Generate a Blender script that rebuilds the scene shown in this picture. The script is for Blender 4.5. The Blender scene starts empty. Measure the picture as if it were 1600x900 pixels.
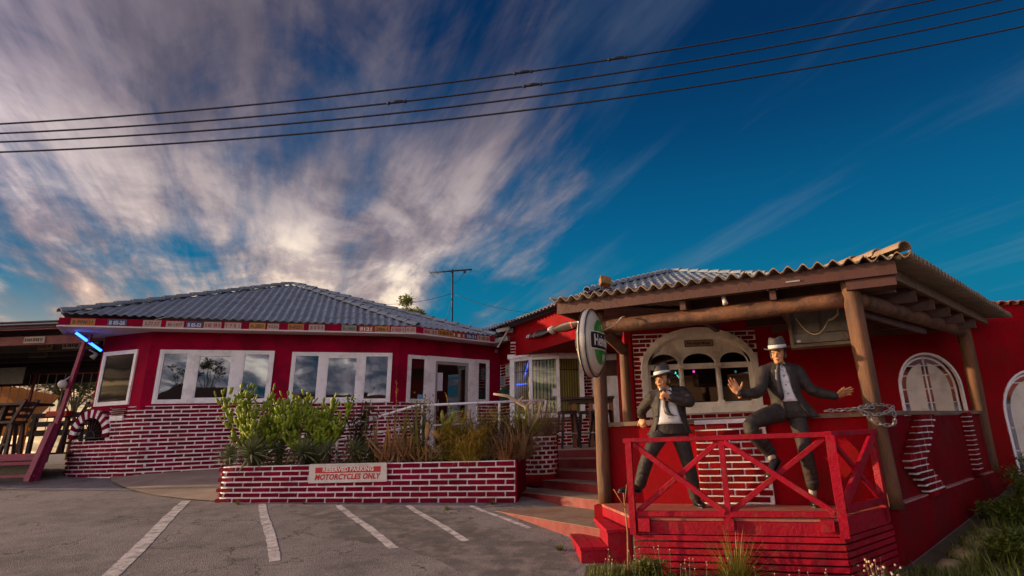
import bpy, bmesh, math, random
from mathutils import Vector, Matrix, Euler
from math import sin, cos, pi, atan2, sqrt, radians

S = bpy.context.scene
COL = S.collection
V = Vector

# ------------------------------------------------------------------ camera
RW = V((0.999320, 0.0093, -0.0352)); FW = None
def setup_camera():
    f = 939.0
    U = V((-110.0, 2980.0, f)).normalized()
    F = (V((0, 0, 1)) - U * U.z).normalized()
    R = V((F.y * U.z - F.z * U.y, F.z * U.x - F.x * U.z, F.x * U.y - F.y * U.x))
    if R.x < 0: R = -R
    right = V((R.x, F.x, U.x)); up = V((R.y, F.y, U.y)); fwd = V((R.z, F.z, U.z))
    cd = bpy.data.cameras.new('camera'); co = bpy.data.objects.new('camera', cd)
    COL.objects.link(co)
    m = Matrix((right, up, -fwd)).transposed().to_4x4()
    m.translation = V((0, 0, 1.1))
    co.matrix_world = m
    cd.sensor_fit = 'HORIZONTAL'; cd.sensor_width = 36.0
    cd.lens = f / 1600 * 36
    cd.shift_x = -100 / 1600; cd.shift_y = -70 / 1600
    cd.clip_start = 0.05; cd.clip_end = 3000
    S.camera = co
setup_camera()

# ------------------------------------------------------------------ light and exposure
SUN_DIR = V((-0.985, 0.085, 0.175)).normalized()      # towards the sun
SUN_EL = math.asin(SUN_DIR.z)
SUN_AZ = atan2(SUN_DIR.x, SUN_DIR.y)                 # from +Y, clockwise
sl = bpy.data.lights.new('sun', 'SUN'); sl.energy = 4.0; sl.angle = radians(0.6)
sl.color = (1.0, 0.68, 0.37)
so = bpy.data.objects.new('sun', sl); COL.objects.link(so)
so.rotation_euler = SUN_DIR.to_track_quat('Z', 'Y').to_euler()

S.view_settings.view_transform = 'Standard'
S.view_settings.look = 'None'
S.view_settings.exposure = 0.72
S.view_settings.gamma = 1.0
S.render.engine = 'CYCLES'
S.cycles.max_bounces = 6
S.cycles.transparent_max_bounces = 8

def make_world():
    w = bpy.data.worlds.new('World'); S.world = w; w.use_nodes = True
    nt = w.node_tree; N = nt.nodes; L = nt.links
    for n in list(N): N.remove(n)
    out = N.new('ShaderNodeOutputWorld'); bg = N.new('ShaderNodeBackground')
    bg.inputs['Strength'].default_value = 0.1
    L.new(bg.outputs[0], out.inputs[0])
    def math_(op, a, b=None, c=None, clamp=False):
        n = N.new('ShaderNodeMath'); n.operation = op; n.use_clamp = clamp
        for i, x in enumerate((a, b, c)):
            if x is None: continue
            if isinstance(x, (int, float)): n.inputs[i].default_value = x
            else: L.new(x, n.inputs[i])
        return n.outputs[0]
    def ss(x, a, b):
        n = N.new('ShaderNodeMapRange'); n.interpolation_type = 'SMOOTHSTEP'
        L.new(x, n.inputs[0]); n.inputs[1].default_value = a; n.inputs[2].default_value = b
        return n.outputs[0]
    def ramp(x, pts):
        n = N.new('ShaderNodeValToRGB'); r = n.color_ramp
        while len(r.elements) < len(pts): r.elements.new(0.5)
        for e, (p, c) in zip(r.elements, pts): e.position = p; e.color = (*c, 1)
        L.new(x, n.inputs[0]); return n.outputs[0]
    def mix(f, a, b, mode='MIX'):
        n = N.new('ShaderNodeMix'); n.data_type = 'RGBA'; n.blend_type = mode
        if isinstance(f, (int, float)): n.inputs[0].default_value = f
        else: L.new(f, n.inputs[0])
        for s_, x in ((6, a), (7, b)):
            if isinstance(x, tuple): n.inputs[s_].default_value = (*x, 1)
            else: L.new(x, n.inputs[s_])
        return n.outputs[2]
    tc = N.new('ShaderNodeTexCoord')
    sep = N.new('ShaderNodeSeparateXYZ'); L.new(tc.outputs['Generated'], sep.inputs[0])
    x, y, z = sep.outputs
    zc = math_('MAXIMUM', z, 0.0)
    sky = N.new('ShaderNodeTexSky'); sky.sky_type = 'NISHITA'; sky.sun_disc = False
    sky.sun_elevation = SUN_EL; sky.sun_rotation = SUN_AZ
    sky.air_density = 1.0; sky.dust_density = 0.6; sky.ozone_density = 3.0
    nish = mix(1.0, sky.outputs[0], (0.30, 0.55, 0.80), 'MULTIPLY')
    blue = ramp(zc, [(0.0, (0.03, 1.20, 1.95)), (0.20, (0.0, 1.02, 1.80)), (0.32, (0.0, 0.66, 1.50)),
                     (0.45, (0.0, 0.33, 0.95)), (0.58, (0.0, 0.15, 0.56)), (1.0, (0.01, 0.08, 0.35))])
    base = mix(0.07, blue, nish)
    # high cloud sheet, drawn out along one wind direction so that it fans out from the horizon
    den = math_('ADD', zc, 0.10)
    px = math_('DIVIDE', x, den); py = math_('DIVIDE', y, den)
    a = radians(26.0)      # wind direction, west of north
    al = math_('ADD', math_('MULTIPLY', px, -sin(a)), math_('MULTIPLY', py, cos(a)))
    ac = math_('ADD', math_('MULTIPLY', px, cos(a)), math_('MULTIPLY', py, sin(a)))
    cmb = N.new('ShaderNodeCombineXYZ')
    L.new(math_('MULTIPLY', al, 0.22), cmb.inputs[0]); L.new(ac, cmb.inputs[1])
    def noise(vec, sc, det, rough, dist, lac=2.0):
        n = N.new('ShaderNodeTexNoise'); L.new(vec, n.inputs['Vector'])
        n.inputs['Scale'].default_value = sc; n.inputs['Detail'].default_value = det
        n.inputs['Roughness'].default_value = rough; n.inputs['Distortion'].default_value = dist
        n.inputs['Lacunarity'].default_value = lac
        return n.outputs['Fac']
    n1 = noise(cmb.outputs[0], 1.5, 9, 0.62, 0.45)
    cmb2 = N.new('ShaderNodeCombineXYZ')
    L.new(math_('MULTIPLY', al, 0.55), cmb2.inputs[0]); L.new(ac, cmb2.inputs[1]); cmb2.inputs[2].default_value = 4.3
    n2 = noise(cmb2.outputs[0], 2.1, 8, 0.62, 0.9)
    cmb3 = N.new('ShaderNodeCombineXYZ')
    L.new(math_('MULTIPLY', al, 0.16), cmb3.inputs[0]); L.new(ac, cmb3.inputs[1]); cmb3.inputs[2].default_value = 9.1
    n3 = noise(cmb3.outputs[0], 3.4, 6, 0.55, 0.25)
    nn = math_('ADD', math_('ADD', math_('MULTIPLY', n1, 0.50), math_('MULTIPLY', n2, 0.25)), math_('MULTIPLY', n3, 0.34))
    # more cloud to the west (left), clear to the east
    hl = math_('SQRT', math_('ADD', math_('MULTIPLY', x, x), math_('MULTIPLY', y, y)))
    west = math_('DIVIDE', x, math_('ADD', hl, 0.02))
    clear = math_('DIVIDE', math_('ADD', math_('MULTIPLY', x, 0.64), math_('MULTIPLY', y, 0.77)), math_('ADD', hl, 0.02))
    cover = ss(clear, 1.0, 0.58)
    thr = math_('SUBTRACT', 0.705, math_('MULTIPLY', cover, 0.270))
    d = math_('SUBTRACT', nn, thr)
    mask = ss(d, -0.005, 0.145)
    # brightness of the cloud: thin parts lilac grey, thick parts cream
    lum = ss(noise(cmb2.outputs[0], 1.6, 7, 0.6, 0.7), 0.36, 0.62)
    low = ss(zc, 0.62, 0.06)
    bright = math_('MULTIPLY', math_('ADD', math_('MULTIPLY', lum, 0.62), math_('MULTIPLY', ss(d, 0.02, 0.22), 0.5)), math_('ADD', math_('MULTIPLY', low, 0.76), 0.26), clamp=True)
    cloud = ramp(bright, [(0.0, (0.50, 0.44, 0.66)), (0.30, (1.45, 1.2, 1.42)), (0.62, (3.1, 2.6, 2.6)), (1.0, (7.7, 6.6, 5.3))])
    # warm low western glow
    glow = math_('MULTIPLY', ss(zc, 0.34, 0.02), ss(west, 0.15, -0.75))
    cloud = mix(glow, cloud, mix(1.0, cloud, (1.25, 0.92, 0.52), 'MULTIPLY'))
    dotn = N.new('ShaderNodeVectorMath'); dotn.operation = 'DOT_PRODUCT'; L.new(tc.outputs['Generated'], dotn.inputs[0]); dotn.inputs[1].default_value = tuple(SUN_DIR)
    near = math_('MULTIPLY', math_('POWER', math_('MAXIMUM', dotn.outputs['Value'], 0.0), 5.0), low)
    gain = math_('ADD', math_('MULTIPLY', near, 2.6), 1.0)
    gc = N.new('ShaderNodeCombineColor')
    for i_, k_ in enumerate((1.0, 0.86, 0.66)): L.new(math_('ADD', math_('MULTIPLY', near, 2.6 * k_), 1.0), gc.inputs[i_])
    cloud = mix(1.0, cloud, gc.outputs[0], 'MULTIPLY')
    # cloud brightness added as fill light over the unseen sky, opposite the clear side
    fill_gain = ss(clear, 0.25, -0.55)
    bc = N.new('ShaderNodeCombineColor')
    for i_, k_ in enumerate((0.92, 0.97, 1.04)): L.new(math_('ADD', math_('MULTIPLY', fill_gain, 2.7 * k_), 1.0), bc.inputs[i_])
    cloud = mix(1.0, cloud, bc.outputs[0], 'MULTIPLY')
    # golden band low in the west, and thin wisps over the clear side
    gold = math_('MULTIPLY', ss(zc, 0.24, 0.0), ss(west, -0.25, -0.62))
    base = mix(math_('MULTIPLY', gold, 0.85), base, (5.6, 3.7, 1.7))
    wisp = math_('MULTIPLY', ss(n3, 0.50, 0.80), 0.22)
    base = mix(wisp, base, (1.5, 1.9, 2.5))
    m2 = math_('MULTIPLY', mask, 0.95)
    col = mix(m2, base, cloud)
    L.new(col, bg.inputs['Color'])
make_world()

# ------------------------------------------------------------------ materials
MATS = {}
def mat(name, col, rough=0.6, var=0.2, scale=3.0, bump=0.0, bscale=40.0, metal=0.0, rnd=0.0, spec=0.5,
        col2=None, sc2=1.2, amt2=0.5, emit=None, estr=0.0, stretch=None, coat=0.0, trans=0.0):
    if name in MATS: return MATS[name]
    m = bpy.data.materials.new(name); m.use_nodes = True
    nt = m.node_tree; N = nt.nodes; L = nt.links
    b = N['Principled BSDF']
    b.inputs['Roughness'].default_value = rough; b.inputs['Metallic'].default_value = metal
    b.inputs['Specular IOR Level'].default_value = spec
    b.inputs['Coat Weight'].default_value = coat
    geo = N.new('ShaderNodeNewGeometry'); vec = geo.outputs['Position']
    if stretch:
        mp = N.new('ShaderNodeMapping'); mp.inputs['Scale'].default_value = stretch
        L.new(vec, mp.inputs[0]); vec = mp.outputs[0]
    def noise(sc, det=5, rg=0.6):
        n = N.new('ShaderNodeTexNoise'); L.new(vec, n.inputs['Vector'])
        n.inputs['Scale'].default_value = sc; n.inputs['Detail'].default_value = det; n.inputs['Roughness'].default_value = rg
        return n.outputs['Fac']
    def mixc(f, a, bb, mode='MIX'):
        n = N.new('ShaderNodeMix'); n.data_type = 'RGBA'; n.blend_type = mode
        if isinstance(f, (int, float)): n.inputs[0].default_value = f
        else: L.new(f, n.inputs[0])
        for s_, x in ((6, a), (7, bb)):
            if isinstance(x, tuple): n.inputs[s_].default_value = (*x, 1)
            else: L.new(x, n.inputs[s_])
        return n.outputs[2]
    def mr(x, a, bb, c, d):
        n = N.new('ShaderNodeMapRange'); L.new(x, n.inputs[0])
        for i, q in enumerate((a, bb, c, d)): n.inputs[i + 1].default_value = q
        return n.outputs[0]
    c = col
    f1 = noise(scale)
    lo = tuple(q * (1 - var) for q in col); hi = tuple(min(1, q * (1 + var)) for q in col)
    c = mixc(mr(f1, 0.3, 0.7, 0, 1), lo, hi)
    if col2:
        c = mixc(mr(noise(sc2, 7, 0.65), 0.62 - 0.2 * amt2, 0.62, 0, amt2), c, col2)
    if rnd:
        oi = N.new('ShaderNodeObjectInfo')
        v = mr(oi.outputs['Random'], 0, 1, 1 - rnd, 1 + rnd)
        cc = N.new('ShaderNodeCombineColor')
        for i in range(3): L.new(v, cc.inputs[i])
        c = mixc(1.0, c, cc.outputs[0], 'MULTIPLY')
    L.new(c, b.inputs['Base Color'])
    rv = mr(noise(scale * 2.3), 0.3, 0.7, max(0, rough - 0.1), min(1, rough + 0.1)); L.new(rv, b.inputs['Roughness'])
    if bump:
        bp = N.new('ShaderNodeBump'); bp.inputs['Strength'].default_value = bump; bp.inputs['Distance'].default_value = 0.02
        L.new(noise(bscale, 6, 0.65), bp.inputs['Height']); L.new(bp.outputs[0], b.inputs['Normal'])
    if emit:
        b.inputs['Emission Color'].default_value = (*emit, 1); b.inputs['Emission Strength'].default_value = estr
    if trans:
        b.inputs['Subsurface Weight'].default_value = 0.0
        tr = N.new('ShaderNodeBsdfTranslucent'); L.new(c, tr.inputs[0])
        mx = N.new('ShaderNodeMixShader'); mx.inputs[0].default_value = trans
        o = N['Material Output']; L.new(b.outputs[0], mx.inputs[1]); L.new(tr.outputs[0], mx.inputs[2]); L.new(mx.outputs[0], o.inputs[0])
    MATS[name] = m
    return m

def glass_mat(name, tint, refl, see):
    m = bpy.data.materials.new(name); m.use_nodes = True
    nt = m.node_tree; N = nt.nodes; L = nt.links
    for n in list(N): N.remove(n)
    o = N.new('ShaderNodeOutputMaterial')
    gl = N.new('ShaderNodeBsdfGlossy'); gl.inputs['Roughness'].default_value = 0.015; gl.inputs['Color'].default_value = (0.9, 0.92, 0.95, 1)
    tr = N.new('ShaderNodeBsdfTransparent'); tr.inputs[0].default_value = (*tint, 1)
    df = N.new('ShaderNodeBsdfDiffuse'); df.inputs[0].default_value = (0.012, 0.011, 0.010, 1)
    m1 = N.new('ShaderNodeMixShader'); m1.inputs[0].default_value = see
    L.new(df.outputs[0], m1.inputs[1]); L.new(tr.outputs[0], m1.inputs[2])
    fr = N.new('ShaderNodeFresnel'); fr.inputs[0].default_value = 1.5
    ad = N.new('ShaderNodeMath'); ad.operation = 'ADD'; ad.inputs[1].default_value = refl; ad.use_clamp = True
    L.new(fr.outputs[0], ad.inputs[0])
    m2 = N.new('ShaderNodeMixShader'); L.new(ad.outputs[0], m2.inputs[0])
    L.new(m1.outputs[0], m2.inputs[1]); L.new(gl.outputs[0], m2.inputs[2])
    # very slight waviness of the panes
    tn = N.new('ShaderNodeTexNoise'); tn.inputs['Scale'].default_value = 1.6
    bp = N.new('ShaderNodeBump'); bp.inputs['Strength'].default_value = 0.05; bp.inputs['Distance'].default_value = 0.02
    ge = N.new('ShaderNodeNewGeometry'); L.new(ge.outputs['Position'], tn.inputs['Vector'])
    L.new(tn.outputs['Fac'], bp.inputs['Height']); L.new(bp.outputs[0], gl.inputs['Normal'])
    L.new(m2.outputs[0], o.inputs[0])
    MATS[name] = m; return m

CRIM = mat('crimson_stucco', (0.29, 0.001, 0.030), 0.7, 0.18, 1.4, 0.35, 45, spec=.06, col2=(0.15, 0.004, 0.018), sc2=1.3, amt2=0.8)
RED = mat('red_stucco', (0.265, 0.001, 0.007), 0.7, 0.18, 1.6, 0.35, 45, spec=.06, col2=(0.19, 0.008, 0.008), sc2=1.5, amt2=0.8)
RED_SHADE = mat('dark_red_stucco', (0.17, 0.001, 0.006), 0.7, 0.2, 1.6, 0.35, 45, spec=.06, col2=(0.12, 0.010, 0.012), sc2=1.5, amt2=0.8)  # darker copy of the red stucco, the side wall's shade put into its colour
BRICK = mat('painted_brick', (0.180, 0.002, 0.024), 0.7, 0.25, 7, 0.5, 50, rnd=0.30, spec=.06, col2=(0.10, 0.006, 0.018), sc2=5, amt2=.6)
BRICK2 = mat('painted_brick_red', (0.185, 0.003, 0.006), 0.7, 0.25, 7, 0.5, 50, rnd=0.30, spec=.06, col2=(0.10, 0.006, 0.008), sc2=5, amt2=.6)
MORT = mat('white_mortar', (0.86, 0.81, 0.83), 0.8, 0.10, 9, 0.4, 60, col2=(0.52, 0.42, 0.42), sc2=3.2, amt2=0.6)
WHITE = mat('white_paint', (0.80, 0.79, 0.82), 0.45, 0.08, 4, col2=(0.48, 0.46, 0.47), sc2=2.5, amt2=0.5)
CREAM = mat('cream_frame', (0.80, 0.75, 0.66), 0.6, 0.12, 5, 0.15, 50, col2=(0.36, 0.29, 0.21), sc2=2.0, amt2=0.5)
SOFFIT = mat('soffit_white', (0.62, 0.52, 0.52), 0.7, 0.1, 3)
TILE = mat('grey_roof_tile', (0.215, 0.25, 0.295), 0.65, 0.15, 5, 0.2, 50, rnd=0.07, spec=.2, col2=(0.19, 0.20, 0.21), sc2=1.6, amt2=0.5)
SHEET = mat('corrugated_sheet', (0.25, 0.175, 0.115), 0.7, 0.22, 5, 0.2, 40, rnd=0.08, col2=(0.17, 0.12, 0.085), sc2=2.2, amt2=0.6)
TERRA = mat('terracotta_tile', (0.45, 0.13, 0.06), 0.7, 0.2, 6, 0.2, 50, rnd=0.1)
LOG = mat('log_wood', (0.18, 0.074, 0.029), 0.65, 0.35, 3.2, 0.6, 22, stretch=(6, 6, 1.2), col2=(0.055, 0.024, 0.012), sc2=1.6, amt2=0.9)
LOGH = mat('log_wood_beam', (0.17, 0.072, 0.034), 0.65, 0.35, 3.2, 0.6, 22, col2=(0.05, 0.022, 0.012), sc2=4.0, amt2=0.8)
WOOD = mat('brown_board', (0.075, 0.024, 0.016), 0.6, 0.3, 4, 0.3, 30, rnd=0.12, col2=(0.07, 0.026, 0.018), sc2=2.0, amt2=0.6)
CAPW = mat('weathered_cap', (0.20, 0.125, 0.075), 0.7, 0.3, 5, 0.4, 35, col2=(0.10, 0.06, 0.04), sc2=3, amt2=0.6)
DECKRED = mat('red_painted_wood', (0.29, 0.002, 0.016), 0.55, 0.28, 3, 0.5, 26, rnd=0.16, spec=.18, col2=(0.24, 0.035, 0.032), sc2=7, amt2=0.45)
DECKTOP = mat('worn_deck_board', (0.33, 0.07, 0.05), 0.65, 0.2, 6, 0.3, 35, rnd=0.12, col2=(0.30, 0.17, 0.12), sc2=2.5, amt2=0.6)
MAGE = mat('magenta_wood', (0.19, 0.006, 0.05), 0.5, 0.2, 4, 0.2, 30, rnd=0.1, col2=(0.20, 0.012, 0.05), sc2=2, amt2=0.5)
DARKW = mat('dark_wood', (0.034, 0.018, 0.013), 0.6, 0.3, 5, 0.3, 30, rnd=0.2)
BLACK = mat('black_paint', (0.018, 0.017, 0.018), 0.45, 0.3, 6)
CONC = mat('concrete', (0.30, 0.235, 0.185), 0.85, 0.2, 2.2, 0.4, 45, col2=(0.20, 0.15, 0.115), sc2=1.2, amt2=0.6)
STEPR = mat('red_step_paint', (0.15, 0.005, 0.007), 0.65, 0.18, 3, 0.25, 40, col2=(0.24, 0.03, 0.03), sc2=1.6, amt2=0.5)
STEPT = mat('worn_step_tread', (0.20, 0.14, 0.105), 0.85, 0.25, 4, 0.4, 40, col2=(0.17, 0.05, 0.04), sc2=1.4, amt2=0.6)
LINE = mat('worn_line_paint', (0.56, 0.53, 0.52), 0.85, 0.15, 5, 0.5, 60, col2=(0.20, 0.18, 0.175), sc2=9.0, amt2=0.85)
METAL = mat('dull_metal', (0.35, 0.34, 0.33), 0.4, 0.2, 8, metal=0.8)
CHAIN = mat('chain_steel', (0.36, 0.34, 0.33), 0.4, 0.2, 20, metal=0.9)
WIRE = mat('black_cable', (0.012, 0.014, 0.03), 0.6, 0.1, 8)
GREYP = mat('grey_plastic', (0.30, 0.30, 0.29), 0.5, 0.15, 6)
CARTON = mat('grey_panel', (0.16, 0.135, 0.11), 0.6, 0.25, 6, 0.2, 40)
CABLE = mat('cream_cable', (0.70, 0.56, 0.36), 0.5, 0.1, 8)
GLASS = glass_mat('window_glass', (0.5, 0.5, 0.5), 0.085, 0.0)
GLASSD = glass_mat('dark_window_glass', (0.5, 0.5, 0.5), -0.055, 0.0)
GLASS2 = glass_mat('clear_window_glass', (0.93, 0.94, 0.92), -0.015, 0.98)
GLASS3 = glass_mat('porch_glass', (0.7, 0.7, 0.7), 0.10, 0.97)
SOIL = mat('planter_soil', (0.06, 0.04, 0.026), 0.95, 0.4, 8, 0.8, 30)
SKIN = mat('painted_skin', (0.55, 0.26, 0.12), 0.5, 0.12, 18)
SUIT = mat('charcoal_suit_paint', (0.030, 0.025, 0.023), 0.6, 0.35, 11, 1.0, 13, spec=.3, col2=(0.072, 0.053, 0.041), sc2=5, amt2=0.55)
SHIRT = mat('white_shirt_paint', (0.58, 0.58, 0.60), 0.55, 0.15, 14, 0.15, 40, col2=(0.25, 0.28, 0.36), sc2=11, amt2=0.5)
SHOE = mat('black_shoe_paint', (0.012, 0.011, 0.011), 0.35, 0.2, 10)
HAIR = mat('dark_hair', (0.02, 0.013, 0.010), 0.6, 0.2, 20)

# ------------------------------------------------------------------ mesh helpers
def frame_from(d, up=V((0, 0, 1))):
    d = V(d).normalized()
    if abs(d.dot(up)) > 0.98: up = V((1, 0, 0))
    s = d.cross(up).normalized(); t = s.cross(d).normalized()
    return d, s, t

class MB:
    def __init__(self): self.v = []; self.f = []; self.m = []; self.cur = 0; self.smooth = False; self.sm = []
    def add(self, vs, fs):
        o = len(self.v); self.v += [V(p) for p in vs]
        for f in fs: self.f.append([i + o for i in f]); self.m.append(self.cur); self.sm.append(self.smooth)
    def box(self, c, s, R=None):
        c = V(c); hx, hy, hz = s[0] / 2, s[1] / 2, s[2] / 2
        ps = [V((x, y, z)) for z in (-hz, hz) for y in (-hy, hy) for x in (-hx, hx)]
        if R is not None: ps = [R @ p for p in ps]
        self.add([c + p for p in ps], [(0, 2, 3, 1), (4, 5, 7, 6), (0, 1, 5, 4), (2, 6, 7, 3), (0, 4, 6, 2), (1, 3, 7, 5)])
    def beam(self, a, b, w, h, up=V((0, 0, 1)), ch=0.0):
        a = V(a); b = V(b); d, s, t = frame_from(b - a, up)
        sec = [(-w / 2, -h / 2), (w / 2, -h / 2), (w / 2, h / 2), (-w / 2, h / 2)]
        if ch:
            q = []
            for (x, y) in sec:
                sx = 1 if x > 0 else -1; sy = 1 if y > 0 else -1
                p1 = (x - sx * ch, y); p2 = (x, y - sy * ch)
                q += [p1, p2] if sx * sy < 0 else [p2, p1]
            sec = q
        n = len(sec)
        vs = [a + s * x + t * y for x, y in sec] + [b + s * x + t * y for x, y in sec]
        fs = [(i, (i + 1) % n, n + (i + 1) % n, n + i) for i in range(n)] + [tuple(range(n - 1, -1, -1)), tuple(range(n, 2 * n))]
        self.add(vs, fs)
    def tube(self, pts, r, n=8, cap=True, ell=None):
        pts = [V(p) for p in pts]; k = len(pts)
        rs = r if isinstance(r, (list, tuple)) else [r] * k
        o = len(self.v); prev = None; vs = []
        for i, p in enumerate(pts):
            d = (pts[min(i + 1, k - 1)] - pts[max(i - 1, 0)])
            if d.length < 1e-9: d = V((0, 0, 1))
            d.normalize()
            if prev is None: _, s, t = frame_from(d)
            else:
                s = prev - d * prev.dot(d)
                if s.length < 1e-6: _, s, t = frame_from(d)
                s.normalize(); t = s.cross(d)
            prev = s
            for j in range(n):
                a = 2 * pi * j / n
                vs.append(p + (s * cos(a) + t * sin(a)) * rs[i])
        fs = []
        for i in range(k - 1):
            for j in range(n):
                fs.append((i * n + j, i * n + (j + 1) % n, (i + 1) * n + (j + 1) % n, (i + 1) * n + j))
        if cap: fs += [tuple(range(n - 1, -1, -1)), tuple(range((k - 1) * n, k * n))]
        sm = self.smooth; self.smooth = True; self.add(vs, fs); self.smooth = sm
    def rings(self, rings, cap=True, close=True):
        n = len(rings[0]); vs = [p for r in rings for p in r]; fs = []
        for i in range(len(rings) - 1):
            for j in range(n if close else n - 1):
                fs.append((i * n + j, i * n + (j + 1) % n, (i + 1) * n + (j + 1) % n, (i + 1) * n + j))
        if cap: fs += [tuple(range(n - 1, -1, -1)), tuple(range((len(rings) - 1) * n, len(rings) * n))]
        self.add(vs, fs)
    def lathe(self, c, prof, n=20, R=None, sx=1.0, sy=1.0):
        rs = []
        for (r, z) in prof:
            ring = []
            for j in range(n):
                a = 2 * pi * j / n; p = V((r * cos(a) * sx, r * sin(a) * sy, z))
                if R is not None: p = R @ p
                ring.append(V(c) + p)
            rs.append(ring)
        sm = self.smooth; self.smooth = True; self.rings(rs); self.smooth = sm
    def ell(self, c, r, R=None, nu=12, nv=8):
        prof = [(max(1e-4, sin(pi * i / nv)), -cos(pi * i / nv)) for i in range(nv + 1)]
        rs = []
        for (q, z) in prof:
            ring = []
            for j in range(nu):
                a = 2 * pi * j / nu; p = V((q * cos(a) * r[0], q * sin(a) * r[1], z * r[2]))
                if R is not None: p = R @ p
                ring.append(V(c) + p)
            rs.append(ring)
        sm = self.smooth; self.smooth = True; self.rings(rs); self.smooth = sm
    def prism(self, poly, vec):
        poly = [V(p) for p in poly]; n = len(poly); vec = V(vec)
        vs = poly + [p + vec for p in poly]
        fs = [tuple(range(n - 1, -1, -1)), tuple(range(n, 2 * n))] + [(i, (i + 1) % n, n + (i + 1) % n, n + i) for i in range(n)]
        self.add(vs, fs)
    def quad(self, a, b, c, d): self.add([a, b, c, d], [(0, 1, 2, 3)])

WL = {}
def wl(o):
    return WL.get(o.name, V((0, 0, 0))) if o else V((0, 0, 0))
def tag(o, label=None, cat=None, group=None, kind=None):
    if label: o['label'] = label
    if cat: o['category'] = cat
    if group: o['group'] = group
    if kind: o['kind'] = kind
    return o
def mesh_of(mb, mats, off=V((0, 0, 0)), name='mesh', fix=True):
    me = bpy.data.meshes.new(name)
    me.from_pydata([tuple(p - off) for p in mb.v], [], mb.f)
    for m in (mats if isinstance(mats, (list, tuple)) else [mats]): me.materials.append(m)
    if any(mb.m): me.polygons.foreach_set('material_index', mb.m)
    if any(mb.sm): me.polygons.foreach_set('use_smooth', mb.sm)
    me.update()
    if fix and len(mb.f) < 60000:
        bm = bmesh.new(); bm.from_mesh(me); bmesh.ops.recalc_face_normals(bm, faces=bm.faces); bm.to_mesh(me); bm.free()
    return me
def thing(name, label, cat, loc=(0, 0, 0), group=None):
    o = bpy.data.objects.new(name, None); COL.objects.link(o); o.location = loc
    o.empty_display_size = 0.2
    WL[o.name] = V(loc); return tag(o, label, cat, group)
def obj(name, mb, mats, parent=None, loc=None, **kw):
    """one mesh object; vertices are given in world coordinates"""
    pw = wl(parent); ow = V(loc) if loc is not None else pw
    me = mesh_of(mb, mats, ow, name)
    return link(name, me, parent, ow - pw, ow, **kw)
def link(name, me, parent=None, local=V((0, 0, 0)), world=None, rot=None, **kw):
    o = bpy.data.objects.new(name, me); COL.objects.link(o)
    if parent: o.parent = parent
    o.location = local
    if rot is not None: o.rotation_euler = rot
    WL[o.name] = V(world) if world is not None else wl(parent) + V(local)
    return tag(o, **kw)
def top(name, mb, mats, label, cat, group=None):
    """a thing that is one mesh, origin at its base centre"""
    xs = [p.x for p in mb.v]; ys = [p.y for p in mb.v]; zs = [p.z for p in mb.v]
    return obj(name, mb, mats, None, ((min(xs) + max(xs)) / 2, (min(ys) + max(ys)) / 2, min(zs)), label=label, cat=cat, group=group)
KIDS = {}
def copy_tree(o, loc, rz, sc=1.0, label=None):
    r = o.copy(); COL.objects.link(r); r.location = loc; r.rotation_euler = (0, 0, rz); r.scale = (sc, sc, sc)
    WL[r.name] = V(loc)
    if label: r['label'] = label
    for ch in list(o.children):
        c = ch.copy(); COL.objects.link(c); c.parent = r
        for g in list(ch.children):
            d = g.copy(); COL.objects.link(d); d.parent = c
    return r

class Wall:
    """a vertical plane through A and B seen from the camera side; u runs from A to B"""
    def __init__(s, A, B):
        s.A = V((A[0], A[1])); s.B = V((B[0], B[1])); s.L = (s.B - s.A).length
        s.e = (s.B - s.A) / s.L; s.n = V((s.e.y, -s.e.x)); s.ang = atan2(s.e.y, s.e.x)
    def p(s, u, z, d=0.0):
        q = s.A + s.e * u + s.n * d; return V((q.x, q.y, z))
    def box(s, mb, u0, u1, z0, z1, d0, d1):
        ps = [s.p(u, z, d) for z in (z0, z1) for d in (d0, d1) for u in (u0, u1)]
        mb.add(ps, [(0, 2, 3, 1), (4, 5, 7, 6), (0, 1, 5, 4), (2, 6, 7, 3), (0, 4, 6, 2), (1, 3, 7, 5)])

class Path:
    def __init__(s, pts):
        s.pts = [V((p[0], p[1])) for p in pts]; s.c = [0.0]
        for a, b in zip(s.pts, s.pts[1:]): s.c.append(s.c[-1] + (b - a).length)
        s.L = s.c[-1]
    def at(s, u):
        i = 0
        while i < len(s.c) - 2 and u > s.c[i + 1]: i += 1
        a, b = s.pts[i], s.pts[i + 1]; e = (b - a).normalized()
        return a + e * (u - s.c[i]), atan2(e.y, e.x)
    def u_of(s, i): return s.c[i]

BM_CACHE = {}
def brick_mesh(L, D, H, m, nm='brick'):
    key = (round(L, 2), round(D, 3), round(H, 4), m.name, nm)
    if key not in BM_CACHE:
        mb = MB(); b = min(0.006, H * 0.12); l, d, h = key[0] / 2, D / 2, H / 2
        # body with a chamfered outer face (-y is outwards)
        back = [(-l, d, -h), (l, d, -h), (l, d, h), (-l, d, h)]
        mid = [(-l, -d + b, -h), (l, -d + b, -h), (l, -d + b, h), (-l, -d + b, h)]
        fr = [(-l + b, -d, -h + b), (l - b, -d, -h + b), (l - b, -d, h - b), (-l + b, -d, h - b)]
        mb.rings([[V(p) for p in r] for r in (back, mid, fr)])
        BM_CACHE[key] = mesh_of(mb, m, name=nm)
    return BM_CACHE[key]

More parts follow.
